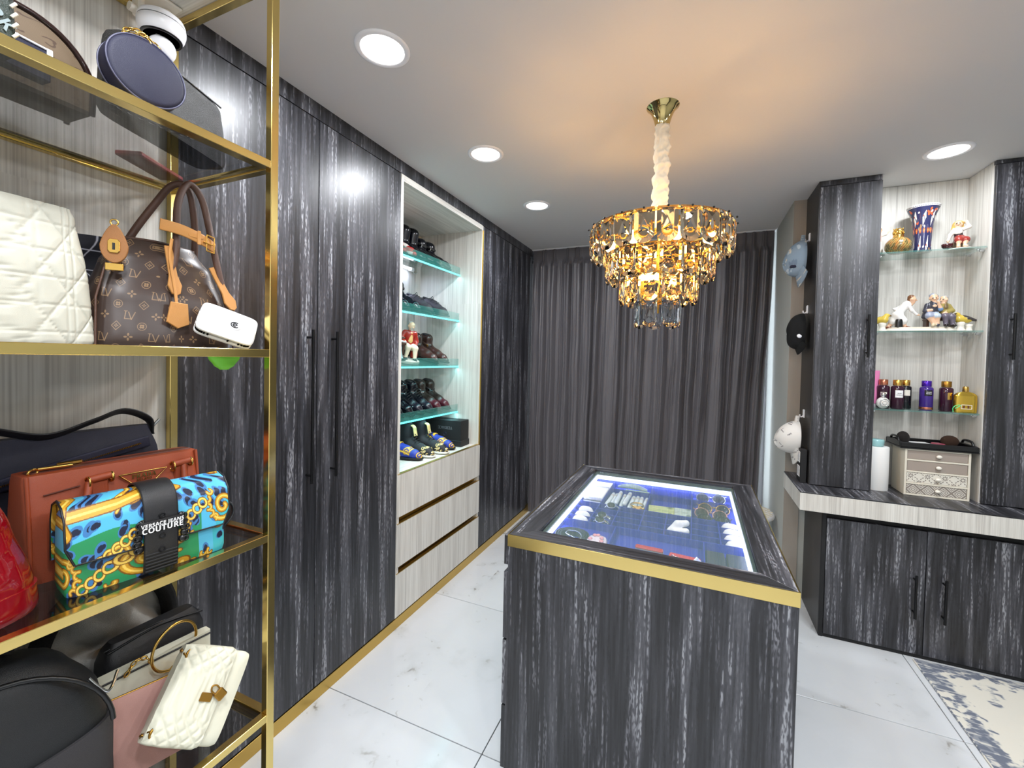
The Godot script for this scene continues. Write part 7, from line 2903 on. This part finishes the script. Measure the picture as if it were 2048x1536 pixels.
	B = [[Vector3(0.048, 0.085, 0), Vector3(0.048, 0.135, 0.002), 0.022, 0.020, dark], [Vector3(0.048, 0.128, 0.014), Vector3(0.050, 0.142, 0.012), 0.010, 0.008, sk], [Vector3(0.04, 0.08, 0.006), Vector3(0.024, 0.078, 0.036), 0.02, 0.017, lin(150, 158, 178)], [Vector3(0.058, 0.08, 0.006), Vector3(0.052, 0.076, 0.036), 0.02, 0.017, lin(176, 188, 200)],
		[Vector3(0.024, 0.074, 0.038), Vector3(0.040, 0.036, 0.040), 0.013, 0.008, sk], [Vector3(0.052, 0.072, 0.038), Vector3(0.056, 0.036, 0.038), 0.013, 0.008, sk], [Vector3(0.040, 0.030, 0.042), Vector3(0.032, 0.026, 0.052), 0.008, 0.006, lin(196, 180, 150)], [Vector3(0.056, 0.030, 0.04), Vector3(0.054, 0.026, 0.05), 0.007, 0.005, dark],
		[Vector3(0.026, 0.135, 0.004), Vector3(0.016, 0.104, 0.012), 0.011, 0.010, dark], [Vector3(0.016, 0.104, 0.012), Vector3(0.036, 0.108, 0.026), 0.008, 0.006, sk], [Vector3(0.068, 0.135, 0.004), Vector3(0.074, 0.112, 0.016), 0.011, 0.010, lin(110, 140, 176)], [Vector3(0.074, 0.112, 0.016), Vector3(0.060, 0.150, 0.026), 0.008, 0.005, sk], [Vector3(0.03, 0.10, -0.004), Vector3(0.014, 0.074, 0.004), 0.016, 0.010, dark]]
	B += head(Vector3(0.050, 0.168, 0.006), Vector3(-0.2, -0.15, 0.95).normalized(), 1.2, sk, lin(176, 170, 160))
	B += [[Vector3(0.046, 0.184, 0.0), Vector3(0.062, 0.180, -0.004), 0.012, 0.011, lin(150, 156, 168)]]
	figure(t, "old_woman", B)
	# old man
	var ol := lin(150, 136, 76)
	var tr := lin(98, 92, 104)
	B = [[Vector3(0.100, 0.082, -0.004), Vector3(0.094, 0.13, -0.002), 0.021, 0.019, ol], [Vector3(0.094, 0.12, 0.014), Vector3(0.094, 0.136, 0.012), 0.008, 0.007, lin(110, 92, 60)], [Vector3(0.096, 0.078, 0.002), Vector3(0.086, 0.074, 0.034), 0.018, 0.015, tr], [Vector3(0.110, 0.078, 0.0), Vector3(0.112, 0.072, 0.032), 0.018, 0.015, tr],
		[Vector3(0.086, 0.072, 0.036), Vector3(0.088, 0.034, 0.038), 0.013, 0.009, tr], [Vector3(0.112, 0.07, 0.034), Vector3(0.116, 0.034, 0.034), 0.013, 0.010, tr], [Vector3(0.088, 0.028, 0.04), Vector3(0.086, 0.026, 0.052), 0.0075, 0.006, lin(30, 26, 28)], [Vector3(0.116, 0.028, 0.036), Vector3(0.120, 0.026, 0.046), 0.0075, 0.006, lin(30, 26, 28)],
		[Vector3(0.112, 0.13, 0), Vector3(0.124, 0.104, 0.006), 0.010, 0.009, ol], [Vector3(0.124, 0.104, 0.006), Vector3(0.094, 0.094, 0.024), 0.009, 0.007, ol], [Vector3(0.092, 0.093, 0.025), Vector3(0.080, 0.090, 0.028), 0.006, 0.004, sk], [Vector3(0.080, 0.13, 0.002), Vector3(0.074, 0.108, 0.010), 0.009, 0.008, ol]]
	B += head(Vector3(0.090, 0.160, 0.004), Vector3(-0.85, -0.1, 0.5).normalized(), 1.1, sk, lin(168, 164, 158))
	figure(t, "old_man", B)
	st = mb()
	slab(st, Vector3(0.02, 0.055, -0.03), Vector3(0.135, 0.066, 0.02), 0.003)
	for x in [0.028, 0.128]:
		slab(st, Vector3(x - 0.006, 0.018, -0.026), Vector3(x + 0.006, 0.056, 0.014), 0.002)
	slab(st, Vector3(0.02, 0.09, -0.034), Vector3(0.135, 0.10, -0.026), 0.003)
	put("bench", st, M.brown_leather, t)
	st = mb()
	soft(st, 0.03, 0.045, 0.03, [[0.0, 1.0, 1.0], [0.8, 0.95, 0.9], [1.0, 0.8, 0.7]], 3.0, 6, 24)
	var bag := put("bag", st, M.black_plastic, t)
	bag.position = Vector3(-0.092, 0.018, 0.022)
	# birds
	for q in [["yellow porcelain bird half hidden at the left end of the middle glass shelf", Vector3(0.902, y, zc), 2.6], ["yellow porcelain bird with a dark wing on a cream stump, right of the seated couple", Vector3(1.236, y, zc), 0.0]]:
		t = thing("bird_figurine", q[0], "figurine", q[1], q[2])
		var yl := lin(206, 178, 74)
		var dw := lin(62, 58, 56)
		B = [[Vector3(-0.016, 0.062, 0), Vector3(0.014, 0.058, 0), 0.019, 0.016, yl], [Vector3(-0.022, 0.076, 0.0), Vector3(-0.026, 0.084, 0.004), 0.013, 0.012, yl], [Vector3(-0.038, 0.084, 0.006), Vector3(-0.047, 0.081, 0.008), 0.004, 0.0015, lin(120, 84, 40)], [Vector3(0.0, 0.070, 0.004), Vector3(0.040, 0.056, 0.004), 0.012, 0.005, dw], [Vector3(0.012, 0.064, 0.010), Vector3(0.042, 0.055, 0.008), 0.010, 0.005, dw], [Vector3(-0.034, 0.088, 0.012), Vector3(-0.0345, 0.088, 0.013), 0.0022, 0.0022, lin(20, 18, 18)]]
		figure(t, "bird", B)
		st = mb()
		lathe(st, [[0.020, 0.0], [0.021, 0.004], [0.014, 0.014], [0.013, 0.028], [0.018, 0.040], [0.014, 0.048], [0.0, 0.05]], 20, Vector3(-0.01, 0, 0))
		lathe(st, [[0.016, 0.0], [0.012, 0.012], [0.012, 0.024], [0.016, 0.034], [0.0, 0.038]], 18, Vector3(0.022, 0, -0.002))
		put("stump", st, M.cream_plastic, t)
	# --- lower glass shelf: perfumes ---------------------------------------------
	var plum := mat("plum_glass", Color8(52, 22, 40), 0.08)
	var inkm := mat("black_glass", Color8(18, 16, 22), 0.1)
	var viol := mat("violet_glass", Color8(60, 38, 120), 0.1)
	var rosecap := mat("rose_cap", Color8(196, 126, 100), 0.25, 0.9)
	var std := [[0.024, 0.0], [0.027, 0.003], [0.027, 0.112], [0.024, 0.118], [0.016, 0.121]]
	var cap1 := [[0.019, 0.122], [0.0195, 0.124], [0.0195, 0.150], [0.018, 0.152], [0.0, 0.1525]]
	bottle(0.931, -2.885, "dark bottle with a rose gold cap behind the round silver flacon", std, plum, cap1, rosecap, [0.0273, 0.075, 0.085, 0.2, 0.5, M.cream_plastic])
	bottle(0.984, -2.865, "plum bottle with a pale gold cap and large white label", std, plum, cap1, M.gold_small, [0.0273, 0.060, 0.098, 0.0, 0.62, M.white_paper], [["BARE", 0.005, 0.082, M.grey_print], ["VANILLA", 0.004, 0.073, M.grey_print]])
	bottle(1.030, -2.90, "slim black bottle with a gold cap behind the plum bottle", std.map(func(p): return [p[0] * 0.9, p[1]]), inkm, cap1.map(func(p): return [p[0] * 0.9, p[1]]), M.gold_small, [0.0246, 0.07, 0.10, 0.0, 0.5, M.cream_plastic])
	var vb := bottle(1.100, -2.862, "violet bottle with a purple cap standing alone in the middle of the shelf", std, viol, cap1, mat("purple_cap", Color8(74, 36, 168), 0.2, 0.6), [0.0274, 0.075, 0.105, 0.0, 0.6, M.black_glass], [["VELVET", 0.0042, 0.094, M.white_plastic], ["PETALS", 0.0042, 0.086, M.white_plastic]])
	st = mb()
	lathe(st, [[0.0272, 0.004], [0.0275, 0.005], [0.0275, 0.016], [0.0272, 0.017]], 28)
	put("copper_band", st, rosecap, vb)
	bottle(1.180, -2.868, "dark plum bottle with an amber gold cap left of the gold flask", std, plum, cap1, M.old_brass, [0.0273, 0.06, 0.095, -0.15, 0.32, M.gold_small])
	# gold flask
	t = thing("bottle", "broad gold perfume flask with a domed stopper at the right end", "bottle", Vector3(1.237, 1.1975, -2.83), -0.1)
	st = mb()
	soft(st, 0.082, 0.104, 0.034, [[0.0, 0.94, 0.94], [0.04, 0.98, 1.0], [0.5, 1.0, 1.0], [0.82, 0.98, 0.95], [0.93, 0.78, 0.7], [1.0, 0.32, 0.5]], 5.0, 22, 48)
	put("body", st, mat("gold_glass", Color8(206, 172, 70), 0.16, 0.85), t)
	st = mb()
	lathe(st, [[0.011, 0.103], [0.012, 0.106], [0.0115, 0.124], [0.0095, 0.130], [0.0, 0.1315]], 20)
	put("stopper", st, M.gold_small, t)
	st = mb()
	for q in [[-0.020, 0.018, 0.020, 0.0205], [-0.020, 0.0375, 0.020, 0.040], [-0.020, 0.018, -0.0175, 0.040], [0.0175, 0.018, 0.020, 0.040]]:
		slab(st, Vector3(q[0], q[1], 0.0165), Vector3(q[2], q[3], 0.0195), 0.0005)
	put("label_frame", st, M.cream_plastic, t)
	st = mb()
	for x in [-0.009, 0.007]:
		slab(st, Vector3(x - 0.003, 0.022, 0.0165), Vector3(x + 0.003, 0.036, 0.0185), 0.0005)
	put("label_letter", st, mat("brown_print", Color8(90, 40, 24), 0.5), t)
	t = thing("ribbon", "light green ribbon tied between the plum bottle and the gold flask", "ribbon", Vector3(1.198, 1.1975, -2.815))
	st = mb()
	tube(st, curve([Vector3(0.012, 0.038, 0), Vector3(-0.004, 0.034, 0.004), Vector3(-0.014, 0.02, 0.004), Vector3(-0.012, 0.002, 0.004)], 6), 0.0012, 8, false, -1.0, 0.006, Vector3.BACK)
	tube(st, curve([Vector3(0.016, 0.036, 0.002), Vector3(0.002, 0.026, 0.006), Vector3(-0.006, 0.020, 0.006)], 6), 0.0012, 8, false, -1.0, 0.006, Vector3.BACK)
	put("band", st, mat("mint", Color8(96, 220, 140), 0.5), t)
	# round silver flacon
	t = thing("bottle", "small round silver-white flacon with a ball stopper at the shelf's left end", "bottle", Vector3(0.912, 1.1975, -2.825), 0.2)
	st = mb()
	ball(st, Vector3(0, 0.030, 0), Vector3(0.030, 0.030, 0.018), 24)
	put("body", st, mat("frosted_glass", Color8(214, 212, 206), 0.15), t)
	st = mb()
	torus(st, Vector3(0, 0.030, 0.014), 0.019, 0.003, Basis(), 28, 8)
	torus(st, Vector3(0, 0.030, 0.016), 0.010, 0.002, Basis(), 20, 6)
	put("medallion", st, M.chrome, t)
	st = mb()
	lathe(st, [[0.009, 0.056], [0.010, 0.060], [0.008, 0.063]], 16)
	ball(st, Vector3(0, 0.073, 0), Vector3(0.0125, 0.0125, 0.0125), 16)
	put("stopper", st, M.chrome, t)
	t = thing("tube", "pink squeeze tube standing behind the round silver flacon", "tube", Vector3(0.890, 1.1975, -2.90), 0.1)
	st = mb()
	loft(st, [circle(0.020, 0.02, 24), circle(0.022, 0.06, 24), sring(0.052, 0.026, 0.12, 2.2, 24), sring(0.060, 0.006, 0.186, 3.0, 24), sring(0.060, 0.003, 0.198, 4.0, 24)])
	put("body", st, mat("pink_tube", Color8(222, 128, 176), 0.35), t)
	st = mb()
	lathe(st, [[0.018, 0.0], [0.019, 0.002], [0.019, 0.02], [0.018, 0.021]], 24)
	put("cap", st, M.white_plastic, t)
	# --- counter -----------------------------------------------------------------
	y = 0.7645
	t = thing("jewellery_chest", "small white chest of four patterned drawers with cream knobs on the counter", "chest", Vector3(1.126, y, -2.868))
	st = mb()
	slab(st, Vector3(-0.126, 0.0, -0.075), Vector3(-0.117, 0.238, 0.078), 0.001)
	slab(st, Vector3(0.117, 0.0, -0.075), Vector3(0.126, 0.238, 0.078), 0.001)
	slab(st, Vector3(-0.117, 0.0, -0.075), Vector3(0.117, 0.238, -0.068))
	for yy in [0.0, 0.058, 0.118, 0.177, 0.230]:
		slab(st, Vector3(-0.117, yy, -0.068), Vector3(0.117, yy + 0.008, 0.078), 0.001, 0)
	put("case", st, mat("chest_white", Color8(222, 216, 200), 0.5), t)
	var greek := printed("greek_print", greek_image(), 0.6)
	greek.uv1_scale = Vector3(17, 17, 1)
	var star := printed("star_print", star_tile_image(), 0.6)
	star.uv1_scale = Vector3(15, 15, 1)
	var taupe := mat("taupe_drawer", Color8(158, 146, 136), 0.6)
	var dy := [[0.009, 0.057, greek], [0.067, 0.117, star], [0.127, 0.176, taupe], [0.186, 0.229, taupe]]
	for q in dy:
		st = mb()
		slab(st, Vector3(-0.1155, q[0], -0.06), Vector3(0.1155, q[1], 0.075), 0.001)
		var d := put("drawer", st, q[2], t)
		st = mb()
		ball(st, Vector3(0.004, (q[0] + q[1]) * 0.5, 0.086), Vector3(0.0115, 0.009, 0.008), 16)
		tube(st, PackedVector3Array([Vector3(0.004, (q[0] + q[1]) * 0.5, 0.074), Vector3(0.004, (q[0] + q[1]) * 0.5, 0.082)]), 0.004, 8)
		put("knob", st, M.cream_plastic, d)
	t = thing("tray", "black tray with raised ends on top of the small patterned chest", "tray", Vector3(1.126, y + 0.2385, -2.868))
	st = mb()
	slab(st, Vector3(-0.15, 0.0, -0.095), Vector3(0.15, 0.006, 0.09), 0.001)
	slab(st, Vector3(-0.15, 0.006, 0.078), Vector3(0.15, 0.032, 0.09), 0.003)
	slab(st, Vector3(-0.15, 0.006, -0.095), Vector3(0.15, 0.032, -0.083), 0.003)
	slab(st, Vector3(-0.15, 0.006, -0.083), Vector3(-0.138, 0.034, 0.078), 0.003)
	slab(st, Vector3(0.138, 0.006, -0.083), Vector3(0.15, 0.034, 0.078), 0.003)
	for s in [-1.0, 1.0]:
		tube(st, curve([Vector3(s * 0.144, 0.03, -0.05), Vector3(s * 0.144, 0.05, -0.03), Vector3(s * 0.144, 0.05, 0.03), Vector3(s * 0.144, 0.03, 0.05)], 6), 0.0055, 8)
	put("body", st, M.black_plastic, t)
	t = thing("brush", "dark round hair brush lying in the left end of the black tray", "brush", Vector3(1.022, y + 0.2455, -2.885), 0.3)
	st = mb()
	ball(st, Vector3(0, 0.034, 0), Vector3(0.028, 0.034, 0.026), 18)
	put("head", st, skin("dark_bristle", Color8(44, 38, 36), 0.9, 0.5, 40.0), t)
	t = thing("fur_ball", "brown fluffy hair tie in the right end of the black tray", "hair tie", Vector3(1.215, y + 0.2455, -2.90), 0.0)
	st = mb()
	ball(st, Vector3(0, 0.030, 0), Vector3(0.036, 0.030, 0.028), 18)
	put("fluff", st, skin("brown_fluff", Color8(78, 52, 36), 0.95, 0.6, 40.0), t)
	t = thing("paper", "white paper sheet lying in the black tray", "paper", Vector3(1.085, y + 0.2455, -2.865), 0.1)
	st = mb()
	slab(st, Vector3(-0.035, 0.0, -0.05), Vector3(0.045, 0.014, 0.06), 0.001)
	put("sheet", st, M.white_paper, t)
	t = thing("compact", "rose pink compact in the middle of the black tray", "compact", Vector3(1.152, y + 0.2455, -2.855), 0.2)
	st = mb()
	slab(st, Vector3(-0.018, 0.0, -0.024), Vector3(0.018, 0.022, 0.024), 0.003)
	put("case", st, mat("rose_case", Color8(150, 62, 84), 0.3), t)
	t = thing("paper_roll", "white paper towel roll standing on the counter left of the small chest", "roll", Vector3(0.902, y, -2.852))
	st = mb()
	lathe(st, [[0.052, 0.0], [0.053, 0.003], [0.0535, 0.10], [0.053, 0.226], [0.051, 0.229], [0.02, 0.229], [0.02, 0.21], [0.0, 0.21]], 40)
	put("sheets", st, mat("towel_paper", Color8(228, 228, 226), 0.85), t)
	t = thing("jar", "translucent teal jar on top of the paper towel roll", "jar", Vector3(0.898, y + 0.2295, -2.852))
	st = mb()
	lathe(st, [[0.030, 0.0], [0.034, 0.004], [0.036, 0.03], [0.033, 0.036], [0.0, 0.038]], 28)
	put("body", st, mat("teal_jar", Color8(150, 196, 198), 0.2), t)
	# --- hats on hooks --------------------------------------------------------------
	var hk := [[2.15, -2.935, "white adhesive wall hook holding the blue mottled cap"], [1.735, -2.925, "white adhesive wall hook above the black cap"], [1.135, -2.915, "white adhesive wall hook holding the white printed cap"]]
	for q in hk:
		t = thing("wall_hook", q[2], "hook", Vector3(0.587, q[0], q[1]), 0.0, "white hooks on the cupboard side")
		st = mb()
		slab(st, Vector3(-0.008, -0.022, -0.014), Vector3(0.0, 0.026, 0.014), 0.003)
		put("plate", st, M.white_plastic, t)
		st = mb()
		tube(st, curve([Vector3(-0.004, -0.008, 0), Vector3(-0.014, -0.018, 0), Vector3(-0.022, -0.016, 0), Vector3(-0.024, -0.004, 0)], 5), 0.004, 8)
		put("peg", st, M.white_plastic, t)
	var denim := blank(64, 64, Color8(130, 148, 164))
	var rr := RandomNumberGenerator.new()
	rr.seed = 2
	for k in 26:
		disc(denim, Vector2(rr.randf() * 64, rr.randf() * 64), rr.randf_range(2, 6), [Color8(176, 188, 196), Color8(108, 126, 146), Color8(196, 190, 176)][k % 3], 1.5, rr.randf() * 3)
	var marks := blank(64, 64, Color8(214, 212, 208))
	for k in 16:
		var p := Vector2(rr.randf() * 64, rr.randf() * 64)
		stroke(marks, [p, p + Vector2(rr.randf_range(-6, 6), rr.randf_range(3, 6))], 0.8, Color8(120, 116, 118))
	hat("blue mottled baseball cap with a dark patch hanging from the topmost hook", Vector3(0.558, 2.035, -2.93), printed("mottled_denim", denim, 0.85), 0.10, 0.105, true, 0)
	hat("black soft cap with a white round badge hanging from the middle hook", Vector3(0.564, 1.61, -2.92), skin("black_wool", Color8(14, 14, 15), 0.95, 0.2), 0.075, 0.105, false, 1)
	hat("white printed baseball cap hanging from the lowest hook by its strap", Vector3(0.558, 1.00, -2.91), printed("white_printed_cotton", marks, 0.85), 0.115, 0.095, true, 2)
	t = thing("box", "slim black box with two white labels standing beside the narrow cupboard", "box", Vector3(0.566, y, -2.835))
	st = mb()
	slab(st, Vector3(-0.015, 0.0, -0.045), Vector3(0.015, 0.185, 0.045), 0.002)
	put("carton", st, M.black_matt, t)
	for yy in [0.028, 0.108]:
		st = mb()
		slab(st, Vector3(-0.0162, yy, -0.028), Vector3(-0.0148, yy + 0.060, 0.032), 0.0003)
		var lb := put("label", st, M.white_paper, t)
		st = mb()
		for k in 7:
			slab(st, Vector3(-0.0168, yy + 0.01 + 0.007 * k, -0.022), Vector3(-0.0161, yy + 0.0125 + 0.007 * k, 0.026 - 0.006 * (k % 3)))
		put("print_line", st, M.grey_print, lb).set_meta("kind", "stuff")


# a cap hanging by its back strap: crown towards -x, peak pointing down
func hat(label: String, at: Vector3, m: Material, depth: float, tall: float, peaked: bool, kind: int) -> void:
	var t := thing("cap", label, "cap", at)
	var st := mb()
	var rings := []
	for j in 15:
		var u := j / 14.0
		var ring := PackedVector3Array()
		var r := cos(u * PI / 2 * 0.995)
		if kind == 1:
			r = pow(r, 0.55)
		for i in 36:
			var a := TAU * i / 36
			var droop := 0.02 * u * (1.0 - sin(a) * 0.3)
			ring.append(Vector3(-depth * sin(u * PI / 2) - 0.004 * sin(a * 3.0) * u, tall * r * sin(a) - droop * (1.4 if kind != 1 else 0.5), 0.082 * r * cos(a) * (1.0 + 0.04 * sin(a * 2.0))))
		rings.append(ring)
	loft(st, rings, false, true, Vector2(2.0, 1.0))
	put("crown", st, m, t)
	st = mb()
	rings = []
	for j in 9:
		var u := j / 8.0
		var row := PackedVector3Array()
		for sgn in [1, -1]:
			for i in 13:
				var v := (i / 12.0) * 2.0 - 1.0
				if sgn < 0:
					v = -v
				var arc := 0.030 * (1.0 - v * v)
				row.append(Vector3(-0.012 - arc * 0.9 + 0.018 * u - 0.0015 * sgn, -tall * 0.80 * sqrt(1.0 - 0.5 * v * v) - u * (0.085 if kind != 1 else 0.05) * sqrt(maxf(0.03, 1.0 - v * v * 0.85)), v * 0.075))
		rings.append(row)
	loft(st, rings)
	put("peak", st, m, t)
	if kind == 0:
		st = mb()
		slab(st, Vector3(-0.075, -0.062, 0.030), Vector3(-0.045, -0.048, 0.062), 0.003)
		put("dark_patch", st, M.navy_leather, t)
	if kind == 1:
		st = mb()
		xf = Transform3D(Basis(Vector3.RIGHT, PI / 2), Vector3(-0.028, -0.028, 0.072))
		lathe(st, [[0.0, -0.004], [0.012, -0.004], [0.013, 0.0], [0.010, 0.004], [0.0, 0.005]], 20)
		xf = Transform3D()
		put("badge", st, M.white_plastic, t)
	if kind != 1:
		st = mb()
		tube(st, curve([Vector3(-0.012, tall * 0.86, -0.012), Vector3(-0.006, tall + 0.022, -0.004), Vector3(-0.006, tall + 0.022, 0.006), Vector3(-0.012, tall * 0.86, 0.014)], 6), 0.0018, 8, false, -1.0, 0.02, Vector3.RIGHT)
		put("back_strap", st, m, t)
		st = mb()
		ball(st, Vector3(-depth - 0.001, -0.028, 0), Vector3(0.006, 0.006, 0.006), 8)
		put("top_button", st, m, t)
